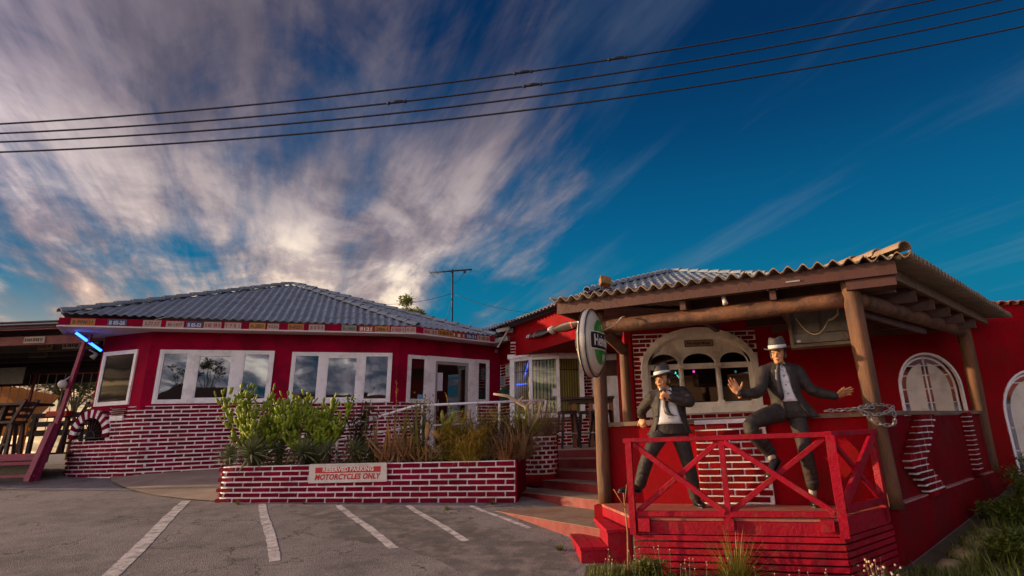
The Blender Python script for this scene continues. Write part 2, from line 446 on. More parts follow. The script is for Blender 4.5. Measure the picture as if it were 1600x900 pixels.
class Layer:
    """lays bricks one by one, the first 300 as objects, the rest as one joined part"""
    def __init__(s, parent, m, cap=300, seed=1):
        s.parent = parent; s.m = m; s.n = 0; s.cap = cap; s.rest = MB(); s.rng = random.Random(seed); s.todo = []
    def put(s, pos, ang, L, D, H, tilt=0.0, prio=0.0):
        s.todo.append((prio, len(s.todo), V(pos), ang, L, D, H, tilt))
    def done(s):
        s.todo.sort(key=lambda t: (t[0], t[1])); pw = wl(s.parent)
        for (pr, i, pos, ang, L, D, H, tilt) in s.todo:
            j = s.rng.uniform(-0.0025, 0.0025)
            out = V((sin(ang), -cos(ang), 0)) * j + V((0, 0, s.rng.uniform(-.0018, .0018))); tilt += s.rng.uniform(-.007, .007); L += s.rng.uniform(-.010, .006)
            if s.n < s.cap:
                link('brick', brick_mesh(L, D, H, s.m), s.parent, pos + out - pw, pos, (0, -tilt, ang)); s.n += 1
            else:
                R = Euler((0, -tilt, ang)).to_matrix(); s.rest.box(pos + out, (L, D, H), R)
        if s.rest.v: obj('brick_course', s.rest, s.m, s.parent, kind='stuff')

def courses(lay, path, z0, rows, H, L, joint, D=0.03, offd=0.0, holes=None, u0=0.0, u1=None, first=0, shear=None, prio=None):
    """rows of bricks along a path. holes(u, z) says where no brick goes. shear(u) gives (z base, scale, tilt)"""
    U = path.L if u1 is None else u1
    for r in range(rows):
        off = ((r + first) % 2) * (L / 2)
        k = 0; a = u0 - off
        while a < U - 0.02:
            b = a + L; ua, ub = max(a, u0), min(b, U)
            segs = [(ua + joint / 2 if a > u0 else ua, ub - joint / 2 if b < U else ub)]
            zc = z0 + (r + 0.5) * H
            if holes:
                # sample along the brick, keep free runs
                runs = []; cur = None; ns = 12
                for i in range(ns + 1):
                    u = segs[0][0] + (segs[0][1] - segs[0][0]) * i / ns
                    if not holes(u, zc):
                        cur = [u, u] if cur is None else [cur[0], u]
                    elif cur: runs.append(cur); cur = None
                if cur: runs.append(cur)
                segs = runs
            for (sa, sb) in segs:
                if sb - sa < 0.045: continue
                um = (sa + sb) / 2; p, ang = path.at(um)
                n = V((sin(ang), -cos(ang)))
                p = p + n * (D / 2 + offd)
                z = zc; tilt = 0; hh = H - joint
                if shear:
                    zb, sc, tilt = shear(um); z = zb + (r + 0.5) * H * sc; hh = H * sc - joint
                lay.put((p.x, p.y, z), ang, sb - sa, D, hh, tilt, prio(um, z) if prio else 0.0)
            a = b

def face_with_holes(mb, wall, outline, holes, d=0.0, reveal=0.12):
    """flat wall face with openings, plus the reveals of the openings"""
    bm = bmesh.new(); edges = []
    for loop in [outline] + holes:
        vs = [bm.verts.new(wall.p(u, z, d)) for u, z in loop]
        for i in range(len(vs)): edges.append(bm.edges.new((vs[i], vs[(i + 1) % len(vs)])))
    bmesh.ops.triangle_fill(bm, use_beauty=True, use_dissolve=False, edges=edges)
    bm.verts.ensure_lookup_table(); bm.verts.index_update()
    mb.add([v.co.copy() for v in bm.verts], [[v.index for v in f.verts] for f in bm.faces]); bm.free()
    for loop in holes:
        n = len(loop)
        for i in range(n):
            (u0, z0), (u1, z1) = loop[i], loop[(i + 1) % n]
            mb.quad(wall.p(u0, z0, d), wall.p(u1, z1, d), wall.p(u1, z1, d - reveal), wall.p(u0, z0, d - reveal))

def arc(cx, cz, rx, rz, a0, a1, n):
    return [(cx + rx * cos(a0 + (a1 - a0) * i / n), cz + rz * sin(a0 + (a1 - a0) * i / n)) for i in range(n + 1)]

def strip(mb, wall, inner, outer, d0, d1):
    """solid band between two open outlines on a wall (mouldings, arch rings)"""
    n = len(inner); R = []
    for (a, b) in zip(inner, outer):
        R.append([wall.p(a[0], a[1], d0), wall.p(a[0], a[1], d1), wall.p(b[0], b[1], d1), wall.p(b[0], b[1], d0)])
    mb.rings(R)

def text_mesh(s, size, m, extrude=0.002, bold=0.0, sx=1.0, spacing=1.0, shear=0.0):
    c = bpy.data.curves.new('lettering', 'FONT'); c.body = s; c.size = size; c.extrude = extrude; c.offset = bold
    c.align_x = 'CENTER'; c.align_y = 'CENTER'; c.space_character = spacing; c.resolution_u = 3; c.shear = shear
    o = bpy.data.objects.new('lettering', c); COL.objects.link(o)
    dg = bpy.context.evaluated_depsgraph_get(); dg.update()
    me = bpy.data.meshes.new_from_object(o.evaluated_get(dg))
    bpy.data.objects.remove(o); bpy.data.curves.remove(c)
    me.materials.clear(); me.materials.append(m)
    if sx != 1.0:
        me.transform(Matrix.Diagonal((sx, 1, 1, 1)))
    return me
def put_text(parent, me, wall, u, z, d, tilt=0.0):
    """hang a text mesh on a wall"""
    R = Matrix((V((wall.e.x, wall.e.y, 0)), V((0, 0, 1)), V((wall.n.x, wall.n.y, 0)))).transposed()
    R = R @ Matrix.Rotation(tilt, 3, 'Z')
    p = wall.p(u, z, d)
    return link('lettering', me, parent, p - wl(parent), p, R.to_euler())

def clip_poly(poly, a, b, c):
    """keep the part of a 2D polygon where a*x+b*y<=c"""
    out = []
    for i in range(len(poly)):
        p, q = poly[i], poly[(i + 1) % len(poly)]
        fp = a * p[0] + b * p[1] - c; fq = a * q[0] + b * q[1] - c
        if fp <= 0: out.append(p)
        if fp * fq < 0:
            t = fp / (fp - fq); out.append((p[0] + (q[0] - p[0]) * t, p[1] + (q[1] - p[1]) * t))
    return out
# ================================================================== ground, ramp, markings
def gz(x, y):
    x = max(-16, min(7, x)); yy = max(4.5, min(14.2, y))
    return 0.05 - 0.026 * (x + 1.15) + 0.08 * (yy - 10.6)

def asphalt_material():
    m = bpy.data.materials.new('asphalt'); m.use_nodes = True
    nt = m.node_tree; N = nt.nodes; L = nt.links; b = N['Principled BSDF']
    b.inputs['Roughness'].default_value = 0.9; b.inputs['Specular IOR Level'].default_value = 0.25
    g = N.new('ShaderNodeNewGeometry')
    def noise(sc, det, rg, dist=0):
        n = N.new('ShaderNodeTexNoise'); L.new(g.outputs['Position'], n.inputs['Vector'])
        n.inputs['Scale'].default_value = sc; n.inputs['Detail'].default_value = det; n.inputs['Roughness'].default_value = rg; n.inputs['Distortion'].default_value = dist
        return n.outputs['Fac']
    def mr(x, a, bb, c, d):
        n = N.new('ShaderNodeMapRange'); L.new(x, n.inputs[0])
        for i, q in enumerate((a, bb, c, d)): n.inputs[i + 1].default_value = q
        return n.outputs[0]
    def mx(f, a, bb, mode='MIX'):
        n = N.new('ShaderNodeMix'); n.data_type = 'RGBA'; n.blend_type = mode
        if isinstance(f, float): n.inputs[0].default_value = f
        else: L.new(f, n.inputs[0])
        for s_, x in ((6, a), (7, bb)):
            if isinstance(x, tuple): n.inputs[s_].default_value = (*x, 1)
            else: L.new(x, n.inputs[s_])
        return n.outputs[2]
    c = mx(mr(noise(0.55, 6, 0.6, 0.4), 0.38, 0.62, 0, 1), (0.130, 0.122, 0.128), (0.25, 0.232, 0.234))
    c = mx(mr(noise(3.5, 6, 0.7), 0.35, 0.7, 0, 0.55), c, (0.34, 0.305, 0.295))
    vo = N.new('ShaderNodeTexVoronoi'); vo.feature = 'F1'; vo.inputs['Scale'].default_value = 75
    L.new(g.outputs['Position'], vo.inputs['Vector'])
    c = mx(0.8, c, mx(mr(vo.outputs['Distance'], 0.1, 0.7, 0, 1), (1.5, 1.45, 1.4), (0.55, 0.55, 0.56)), 'MULTIPLY')
    # oil and tyre stains
    c = mx(mr(noise(1.15, 4, 0.55, 0.6), 0.60, 0.72, 0, 0.6), c, (0.07, 0.064, 0.065))
    # cracks
    v2 = N.new('ShaderNodeTexVoronoi'); v2.feature = 'DISTANCE_TO_EDGE'; v2.inputs['Scale'].default_value = 0.7
    wv = N.new('ShaderNodeVectorMath'); wv.operation = 'ADD'
    nz = N.new('ShaderNodeTexNoise'); nz.inputs['Scale'].default_value = 2.6; nz.inputs['Detail'].default_value = 5
    L.new(g.outputs['Position'], nz.inputs['Vector']); L.new(g.outputs['Position'], wv.inputs[0]); L.new(nz.outputs['Color'], wv.inputs[1])
    L.new(wv.outputs[0], v2.inputs['Vector'])
    crack = N.new('ShaderNodeMath'); crack.operation = 'MULTIPLY'
    L.new(mr(v2.outputs['Distance'], 0.0, 0.016, 0.85, 0), crack.inputs[0]); L.new(mr(noise(0.4, 2, 0.5), 0.40, 0.52, 0, 1), crack.inputs[1])
    c = mx(crack.outputs[0], c, (0.03, 0.028, 0.027))
    L.new(c, b.inputs['Base Color'])
    bp = N.new('ShaderNodeBump'); bp.inputs['Strength'].default_value = 0.8; bp.inputs['Distance'].default_value = 0.012
    L.new(mx(0.5, vo.outputs['Distance'], noise(30, 5, 0.7)), bp.inputs['Height']); L.new(bp.outputs[0], b.inputs['Normal'])
    return m
ASPH = asphalt_material()
def ground():
    xs = [-400, -150, -60, -30] + [-20 + i * 1.0 for i in range(33)] + [20, 40, 90, 200, 400]
    ys = [-400, -150, -60, -25, -10, 0, 2] + [4.5 + 0.6 * i for i in range(18)] + [18, 30, 60, 150, 400, 900]
    mb = MB(); n = len(xs)
    vs = [(x, y, gz(x, y)) for y in ys for x in xs]
    fs = [(j * n + i, j * n + i + 1, (j + 1) * n + i + 1, (j + 1) * n + i) for j in range(len(ys) - 1) for i in range(n - 1)]
    mb.smooth = True; mb.add(vs, fs)
    tag(obj('ground', mb, ASPH, None), 'grey worn asphalt parking lot sloping up to the building', kind='structure')
ground()
def drape(poly, dz, name, m, label, sub=10, **kw):
    """a thin sheet lying on the ground: quad strip between two edges (left points, right points)"""
    mb = MB(); l0, l1, r1, r0 = poly
    rows = []
    for i in range(sub + 1):
        t = i / sub
        rows.append([V((l0[0] + (l1[0] - l0[0]) * t, l0[1] + (l1[1] - l0[1]) * t)), V((r0[0] + (r1[0] - r0[0]) * t, r0[1] + (r1[1] - r0[1]) * t))])
    vs = [(p.x, p.y, gz(p.x, p.y) + dz) for r in rows for p in r]
    mb.add(vs, [(2 * i, 2 * i + 1, 2 * i + 3, 2 * i + 2) for i in range(sub)])
    return tag(obj(name, mb, m, None), label, **kw)
rngL = random.Random(4)
def wobble_line(a, b, w0, w1, nm, label):
    a = V(a); b = V(b); mb = MB(); n = 26; vs = []
    d = (b - a).normalized(); s = V((d.y, -d.x))
    for i in range(n + 1):
        t = i / n; p = a.lerp(b, t); w = (w0 + (w1 - w0) * t) / 2
        for k in (-1, 1):
            q = p + s * k * (w + rngL.uniform(-0.007, 0.007)) + s * 0.010 * sin(t * 7)
            vs.append((q.x, q.y, gz(q.x, q.y) + 0.0030))
    mb.add(vs, [(2 * i, 2 * i + 1, 2 * i + 3, 2 * i + 2) for i in range(n)])
    tag(obj(nm, mb, LINE, None), label, kind='structure')
wobble_line((-6.78, 10.98), (-4.76, 6.5), 0.15, 0.175, 'parking_line', 'long white parking line running from the ramp towards the viewer')
wobble_line((-5.32, 10.66), (-3.47, 7.40), 0.115, 0.125, 'parking_line', 'white parking line starting below the left end of the brick planter')
wobble_line((-3.995, 10.49), (-2.29, 7.88), 0.10, 0.11, 'parking_line', 'white parking line starting below the motorcycle sign')
wobble_line((-2.855, 10.42), (-1.495, 8.19), 0.09, 0.10, 'parking_line', 'white parking line starting right of the motorcycle sign')
wobble_line((-1.83, 10.35), (-0.76, 8.83), 0.07, 0.08, 'parking_line', 'short white parking line nearest the red steps')
# darker newer asphalt patch
def patch():
    m = mat('asphalt_patch', (0.105, 0.095, 0.098), 0.85, 0.3, 2.5, 0.6, 60, col2=(0.24, 0.21, 0.20), sc2=4.0, amt2=0.8)
    pts = [(-4.6, 10.05), (-3.9, 10.42), (-2.75, 10.36), (-1.7, 9.4), (-0.9, 8.4), (-0.30, 7.9), (-0.05, 7.2), (-0.2, 6.4), (-1.0, 6.5), (-1.6, 7.3), (-2.3, 8.0), (-3.2, 8.35), (-3.7, 9.3)]
    rng = random.Random(9); out = []
    for i in range(len(pts)):
        p, q = V(pts[i]), V(pts[(i + 1) % len(pts)])
        for k in range(6):
            r = p.lerp(q, k / 6); out.append((r.x + rng.uniform(-.05, .05), r.y + rng.uniform(-.05, .05)))
    bm = bmesh.new(); vs = [bm.verts.new((x, y, gz(x, y) + 0.0014)) for x, y in out]
    ed = [bm.edges.new((vs[i], vs[(i + 1) % len(vs)])) for i in range(len(vs))]
    bmesh.ops.triangle_fill(bm, use_beauty=True, edges=ed)
    bm.verts.index_update(); mb = MB(); mb.add([v.co.copy() for v in bm.verts], [[v.index for v in f.verts] for f in bm.faces]); bm.free()
    tag(obj('asphalt_patch', mb, m, None), 'darker asphalt patch between the parking lines', kind='structure')
patch()
# concrete ramp on the left of the planter, running up behind it
def ramp():
    mb = MB()
    front = [(-10.25, 13.75, .56), (-9.6, 13.0, .475), (-8.94, 12.38, .415), (-8.2, 11.8, .345), (-7.6, 11.42, .292), (-6.9, 11.1, .245), (-6.25, 10.86, .21)]
    back = [(-9.7, 13.5, .60), (-9.0, 13.7, .60), (-8.2, 14.0, .61), (-7.6, 14.2, .62), (-7.0, 14.5, .62), (-6.5, 14.7, .63), (-6.0, 14.9, .66)]
    n = len(front)
    for i in range(n - 1):
        for t0 in (0, .5):
            def L(k, t): return V(front[k]).lerp(V(back[k]), t) + V((0, 0, .012 + .10 * sin(pi * t) * (k / n)))
            mb.quad(L(i, t0), L(i + 1, t0), L(i + 1, t0 + .5), L(i, t0 + .5))
    mb.quad(V((-6.25, 10.86, .222)), V((-6.0, 11.8, .45)), V((-6.0, 14.9, .672)), V((-6.0, 14.9, .672)))
    mb.quad(V((-6.0, 11.8, .45)), V((-1.3, 12.6, .74)), V((-3.0, 17.6, .76)), V((-6.0, 14.9, .672)))
    tag(obj('ramp', mb, CONC, None), 'tan concrete ramp rising left of the brick planter', kind='structure')
ramp()
# terrace floor
def terrace():
    mb = MB(); z = .78
    poly = [(-.60, 13.47), (.34, 13.0), (.36, 8.62), (3.25, 7.36), (6.7, 11.1), (6.7, 11.8), (1.2, 17.2), (-2.0, 17.4), (-2.6, 17.9), (-3.5, 16.9), (-2.2, 14.6)]
    mb.prism([(x, y, .3) for x, y in poly], (0, 0, z - .3))
    tag(obj('terrace_floor', mb, CONC, None), 'concrete terrace floor at the top of the red steps', kind='structure')
terrace()
# ------------------------------------------------------------------ curved red steps
def steps():
    t = thing('red_steps', 'wide worn red concrete steps between the planter and the log post', 'steps', (0, 10, -.2))
    data = [
        (0.0, [(-2.45, 10.66), (-1.9, 10.36), (-1.34, 9.92), (-.8, 9.18), (-.295, 8.46), (.0, 8.06), (.17, 7.80)], -.35),
        (.14, [(-1.22, 11.25), (-.85, 10.92), (-.458, 10.42), (-.1, 9.95), (.2, 9.53)], -.2),
        (.28, [(-.86, 12.02), (-.3, 11.25), (.23, 10.41)], 0),
        (.43, [(-.72, 12.3), (-.2, 11.75), (.26, 11.2)], .1),
        (.60, [(-.6, 12.79), (-.15, 12.42), (.29, 12.04)], .2)]
    for i, (z, fr, zb) in enumerate(data):
        rx = .36 + i * .004
        poly = [(x, y) for x, y in fr] + [(rx, fr[-1][1]), (rx, 13.6), (fr[0][0] - .05, 13.65), (fr[0][0] - .25, fr[0][1] + .9)]
        mb = MB(); n = len(poly)
        vs = [(x, y, zb) for x, y in poly] + [(x, y, z) for x, y in poly]
        mb.add(vs, [(j, (j + 1) % n, n + (j + 1) % n, n + j) for j in range(n)])
        st = obj('step', mb, STEPR, t)
        # tread: worn top with a thin nosing proud of the riser
        tm = MB(); nose = [(x - .012, y - .010) for x, y in fr] + poly[len(fr):]
        tm.prism([(x, y, z) for x, y in nose], (0, 0, .006)); obj('tread', tm, STEPT, st)
    mb = MB(); fr = [(-.60, 13.47), (-.13, 13.25), (.34, 13.02)]
    mb.prism([(fr[0][0], fr[0][1] - .02, .5), (fr[-1][0], fr[-1][1] - .02, .5), (fr[-1][0], fr[-1][1] - .004, .5), (fr[0][0], fr[0][1] - .004, .5)], (0, 0, .255)); obj('riser', mb, STEPR, t)
steps()
# ================================================================== left wing
LW0 = Wall((-11.15, 13.87), (-9.6, 13.4)); LW1 = Wall((-9.6, 13.4), (-4.6, 15.35)); LW2 = Wall((-4.6, 15.35), (-2.35, 17.9))
lb = thing('red_building', 'crimson low building with grey tiled hip roof and white windows, painted bricks below', 'building', (-6.5, 15.5, .4))
def win(parent, W, u0, u1, z0, z1, panes, fw=.055, d=.03, pg=None, names=('window', 'pane')):
    """frame with panes given as (ua, ub, za, zb) in wall units"""
    fm = MB(); cuts = sorted(panes)
    # frame pieces: uprights between panes and head and sill
    us = [u0] + [v for p in cuts for v in (p[0], p[1])] + [u1]
    for i in range(0, len(us), 2):
        W.box(fm, us[i], us[i + 1], z0, z1, -.01, d)
    for p in cuts:
        W.box(fm, p[0], p[1], z0, p[2], -.01, d - .004); W.box(fm, p[0], p[1], p[3], z1, -.01, d - .004)
    fr = obj(names[0], fm, WHITE, parent)
    for p in cuts:
        pm = MB(); W.box(pm, p[0] - .003, p[1] + .003, p[2] - .003, p[3] + .003, -.008, .006)
        obj(names[1], pm, pg or GLASS, fr)
        # inner sash bead
        sm = MB(); q = .03
        for a in ((p[0], p[0] + q, p[2], p[3]), (p[1] - q, p[1], p[2], p[3]), (p[0] + q, p[1] - q, p[2], p[2] + q), (p[0] + q, p[1] - q, p[3] - q, p[3])):
            W.box(sm, *a, .0, d - .01)
        obj('sash', sm, WHITE, fr)
    return fr
def left_building():
    # stucco walls above the sill line
    up = MB()
    for W, a, b in ((LW0, .18, LW0.L), (LW1, 0, LW1.L), (LW2, 0, LW2.L)):
        up.quad(W.p(a, 1.90), W.p(b, 1.90), W.p(b, 3.64), W.p(a, 3.64))
    up.quad(LW0.p(.18, 0.3), V((-12.2, 17.5, .3)), V((-12.2, 17.5, 3.64)), LW0.p(.18, 3.64))
    obj('wall', up, CRIM, lb)
    # brick dado with white mortar
    path = Path([(-11.62, 14.35), (-11.5, 14.12), (-11.36, 13.98), (-11.15, 13.88), (-9.72, 13.437), (-9.48, 13.447), (-4.70, 15.311), (-4.52, 15.44), (-2.35, 17.9)])
    ua = path.u_of(3)           # where LW0 starts
    zA = 1.36; uA = ua + .31
    def base(u): return 0.46
    def inarch(u, z):
        return (u - uA) ** 2 + (z - zA) ** 2 < .62 ** 2 and z > zA - .02 or (abs(u - uA) < .44 and zA - .06 < z < zA)
    d2 = path.u_of(7)
    dA, dB = d2 + .90, d2 + 2.42     # door opening
    def holes(u, z):
        if inarch(u, z): return True
        if u < uA + .12 and z > 1.36: return True
        if uA + .55 < u < uA + .92 and z > 1.72: return True
        if dA < u < dB: return True
        return False
    # mortar backing
    bk = MB(); bk2 = MB(); N = 90
    for i in range(N):
        u0_, u1_ = path.L * i / N, path.L * (i + 1) / N; um = (u0_ + u1_) / 2
        if dA < um < dB: continue
        (p, a), (q, b) = path.at(u0_), path.at(u1_)
        n0 = V((sin(a), -cos(a))) * .012; z1 = 1.98
        zs = [(.40, z1)]
        if um < uA + .60:
            dx = um - uA
            if dx < -.58: zs = [(.40, 1.34)]
            elif abs(dx) < .44: zs = [(.40, 1.30)]
            else: zs = [(.40, 1.34 if dx < 0 else 1.98)]
        for a0, b0 in zs:
            P = [(p.x + n0.x, p.y + n0.y), (q.x + n0.x, q.y + n0.y)]
            (bk2 if um > dB else bk).quad(V((*P[0], a0)), V((*P[1], a0)), V((*P[1], b0)), V((*P[0], b0)))
            if b0 < 1.9: bk.quad(V((*P[0], b0)), V((*P[1], b0)), V((P[1][0] - n0.x * 18, P[1][1] - n0.y * 18, b0)), V((P[0][0] - n0.x * 18, P[0][1] - n0.y * 18, b0)))
    wl_ = obj('brick_wall', bk, MORT, lb)
    obj('brick_wall', bk2, MORT, lb)
    pb = MB()          # solid painted foot
    lay = Layer(wl_, BRICK, 300, 3)
    courses(lay, path, .46, 18, .0845, .345, .029, D=.022, offd=.008, holes=holes, prio=lambda u, z: abs(u - 3.6) if u < d2 else 50 + u)
    lay.done()
    # arched grille opening: striped voussoirs, white slab, iron fan
    for k in range(19):
        a0 = pi * k / 19; a1 = pi * (k + 1) / 19
        mb = MB(); o = path.at(uA)[0]
        strip(mb, LW0, arc(.31, zA, .43, .43, a0, a1, 2), arc(.31, zA, .60, .60, a0, a1, 2), -.06, .05 if k % 2 else .058)
        obj('voussoir', mb, MORT if k % 2 else BRICK, lb)
    mb = MB()
    for j in range(5): LW0.box(mb, .30 + .57, 1.30, 1.98 - .042 * j - .024, 1.98 - .042 * j, -.05, .05 + .004 * (j % 2))
    obj('striped_ledge', mb, BRICK, lb)
    mb = MB(); LW0.box(mb, .88, 1.26, 1.70, 1.80, -.05, .062); obj('white_block', mb, WHITE, lb)
    mb = MB()
    for k in range(11):
        a = pi * (k + .5) / 11; mb.tube([LW0.p(.31, zA + .02, .0), LW0.p(.31 + .43 * cos(a), zA + .02 + .41 * sin(a), .0)], .009, 5)
    for r in (.14, .42): mb.tube([LW0.p(u, z, .0) for u, z in arc(.31, zA + .01, r, r, 0, pi, 16)], .011, 5)
    mb.tube([LW0.p(-.13, zA, 0), LW0.p(.75, zA, 0)], .02, 5)
    obj('fan_grille', mb, BLACK, lb)
    mb = MB(); mb.quad(LW0.p(-.2, 1.2, -.55), LW0.p(.8, 1.2, -.5), LW0.p(.8, 2.0, -.5), LW0.p(-.2, 2.0, -.55)); obj('arch_back', mb, DARKW, lb)
    # windows
    win(lb, LW0, .27, 1.30, 2.03, 3.23, [(.325, 1.245, 2.085, 3.175)], d=.035, pg=GLASSD)
    win(lb, LW1, .22, 2.53, 2.02, 3.20, [(.28, .79, 2.08, 3.14), (.98, 1.67, 2.11, 3.09), (1.89, 2.45, 2.08, 3.14)], d=.045)
    win(lb, LW1, 2.91, 5.21, 1.98, 3.18, [(2.97, 3.53, 2.04, 3.12), (3.70, 4.40, 2.08, 3.07), (4.56, 5.14, 2.04, 3.12)], d=.045)
    win(lb, LW2, .27, .86, 1.96, 3.16, [(.34, .80, 2.03, 3.10)], d=.04)
    win(lb, LW2, 2.48, 2.95, 1.98, 3.18, [(2.54, 2.88, 2.05, 3.11)], d=.04)
    # door between the two narrow windows
    fm = MB(); z0 = .78
    for a, b, c, d in ((.86, 1.10, z0, 3.17), (2.20, 2.48, z0, 3.17), (1.10, 2.20, 3.05, 3.17)): LW2.box(fm, a, b, c, d, -.03, .05)
    dr = obj('door', fm, WHITE, lb)
    pm = MB(); LW2.box(pm, 1.10, 2.20, z0, 3.05, -.02, .005); obj('pane', pm, GLASS, dr)
    sm = MB()
    for a in ((1.10, 1.17, z0, 3.05), (2.12, 2.20, z0, 3.05), (1.17, 2.12, z0, z0 + .12), (1.17, 2.12, 2.97, 3.05)): LW2.box(sm, *a, 0, .03)
    obj('door_leaf', sm, GREYP, dr)
    hm = MB(); hm.tube([LW2.p(1.2, 1.75, .06), LW2.p(1.2, 2.05, .06)], .014, 6); obj('handle', hm, METAL, dr)
    hm = MB(); LW2.box(hm, 1.19, 1.36, 2.28, 2.75, .006, .012); obj('door_notice', hm, mat('paper', (.62, .60, .66), .8, .1, 20), dr)
    # blue lit card in the left sidelight
    hm = MB(); LW2.box(hm, .60, .76, 2.06, 2.17, .006, .012); obj('card', hm, mat('blue_card', (.12, .35, .62), .5, .3, 30), lb)
    # soffit, fascia and eave
    def off(W, d): return Wall(*[tuple(W.p(u, 0, d).xy) for u in (0, W.L)])
    E0 = V((-10.80, 12.29)); E1 = V((-4.06, 14.92)); E2 = V((-2.40, 16.95)); E3 = V((-2.0, 18.6)); Em = V((-12.9, 15.4))
    sf = MB(); zs = 3.60
    inn = [LW0.p(.18, zs), LW0.p(LW0.L, zs), LW1.p(LW1.L, zs), LW2.p(LW2.L, zs)]
    oo = [V((*E0, zs)), V((*(E0.lerp(E1, .18)), zs)), V((*E1, zs)), V((*E2, zs))]
    for i in range(3): sf.quad(oo[i], oo[i + 1], inn[i + 1], inn[i])
    sf.quad(V((*Em, zs)), oo[0], inn[0], V((-12.2, 17.5, zs)))
    obj('soffit', sf, SOFFIT, lb)
    fa = MB(); tr = MB()
    for a, b in ((Em, E0), (E0, E1), (E1, E2)):
        d = (b - a).normalized(); n = V((d.y, -d.x))
        w = Wall(a, b); w.box(fa, 0, w.L, 3.59, 3.765, -.02, .012); w.box(tr, 0, w.L, 3.575, 3.605, -.03, .03)
    obj('fascia', fa, CRIM, lb); obj('soffit_trim', tr, SOFFIT, lb)
    # roof
    apex = V((-8.75, 17.9, 5.72)); ze = 3.86
    rf = MB(); Ax = apex
    for a, b in ((E3, V((-6, 23))), (V((-6, 23)), V((-14, 21))), (V((-14, 21)), Em)):
        rf.add([V((a[0], a[1], ze)), V((b[0], b[1], ze)), Ax], [(0, 1, 2)])
    rb = obj('roof', rf, TILE, lb)
    tile_face(rb, V((*E0, 3.84)), V((*E1, 3.745)), apex, .171, 8, 'tile')
    tile_face(rb, V((*E1, 3.745)), V((*E2, 3.76)), apex, .171, 8, 'tile')
    tile_face(rb, V((*Em, ze)), V((*E0, ze)), apex, .34, 8, 'tile', joined=True)
    tile_face(rb, V((*E2, ze)), V((*E3, ze)), apex, .34, 8, 'tile', joined=True)
    for a, q in ((E0, 3.84), (E1, 3.745), (E2, 3.76)): hip_caps(rb, V((*a, q)), apex, 17 if a is not E1 else 15)
    # neon tube under the soffit
    t = thing('neon_tube', 'glowing blue neon tube under the left corner of the tiled eave', 'neon light', (-11.0, 13.2, 3.6))
    mb = MB(); a, b = V((-11.05, 13.05, 3.57)), V((-10.86, 13.66, 3.30))
    a = V((-10.98, 12.98, 3.56)); b = V((-10.72, 13.45, 3.22))
    mb.tube([a, b], .028, 8); obj('tube', mb, mat('neon_blue', (.02, .10, .9), .4, emit=(.02, .12, 1.0), estr=4.5), t)
    mb = MB(); mb.tube([a + V((0, .03, .03)), b + V((0, .03, .03))], .02, 6); obj('holder', mb, BLACK, t)

TR = random.Random(99)
def tile_face(parent, E0, E1, A, pitch, rows, nm, joined=False, amp=.040, step=.013, vmax=None, ns=6, m=None):
    """corrugated tiles on a triangular (or clipped) roof face, each wave of each course one object"""
    m = m or TILE
    u = (E1 - E0).normalized(); U = (E1 - E0).length
    ap = A - E0; ua = ap.dot(u); vv = ap - u * ua; va = vv.length; v = vv.normalized(); w = u.cross(v)
    if w.z < 0: w = -w
    def lim(x):
        h = min(x / ua if ua > 1e-6 else 1e9, (U - x) / (U - ua) if U - ua > 1e-6 else 1e9) * va
        return max(0.0, min(h, vmax) if vmax else h)
    rl = (vmax or va) / rows; nc = max(1, int(round(U / pitch))); p = U / nc
    pw = wl(parent); cache = {}; J = MB()
    for r in range(rows):
        for c in range(nc):
            x0 = c * p; mx = max(lim(x0), lim(x0 + p), lim(x0 + p / 2))
            if mx <= r * rl + .02: continue
            full = min(lim(x0), lim(x0 + p)) >= (r + 1) * rl
            mb = J if joined else MB()
            if not joined and full and 'f' in cache:
                me = cache['f']
            else:
                top_, bot = [], []
                ox = x0 if (joined or not full) else 0.0; oy = r * rl if (joined or not full) else 0.0
                vs = []
                for i in range(ns + 1):
                    xs = x0 + p * i / ns; L0 = lim(xs) if not full else 1e9
                    a0 = min(r * rl, L0); a1 = min((r + 1) * rl + .01, L0)
                    wv = amp * (0.5 - 0.5 * cos(2 * pi * i / ns))
                    for (vvv, s_) in ((a0, step), (a1, 0.0)):
                        base = E0 if (joined or not full) else V((0, 0, 0))
                        xx = xs if (joined or not full) else xs - x0
                        yy = vvv if (joined or not full) else vvv - r * rl
                        vs.append(base + u * xx + v * yy + w * (wv + s_))
                        vs.append(base + u * xx + v * yy + w * (wv + s_ - .014))
                fs = []
                for i in range(ns):
                    q = 4 * i; n_ = q + 4
                    fs += [(q, n_, n_ + 2, q + 2), (q + 1, q + 3, n_ + 3, n_ + 1), (q, q + 1, n_ + 1, n_)]
                fs += [(0, 2, 3, 1), (4 * ns, 4 * ns + 1, 4 * ns + 3, 4 * ns + 2)]
                sm = mb.smooth; mb.smooth = False; mb.add(vs, fs); mb.smooth = sm
                if joined: continue
                if full:
                    me = mesh_of(mb, m, name=nm); cache['f'] = me
                else:
                    me = mesh_of(mb, m, pw, nm); link(nm, me, parent); continue
            o = E0 + u * x0 + v * (r * rl) + w * TR.uniform(-.004, .004) + u * TR.uniform(-.003, .003)
            link(nm, me, parent, o - pw, o)
    if joined and J.v: obj(nm + '_course', J, m, parent, kind='stuff')

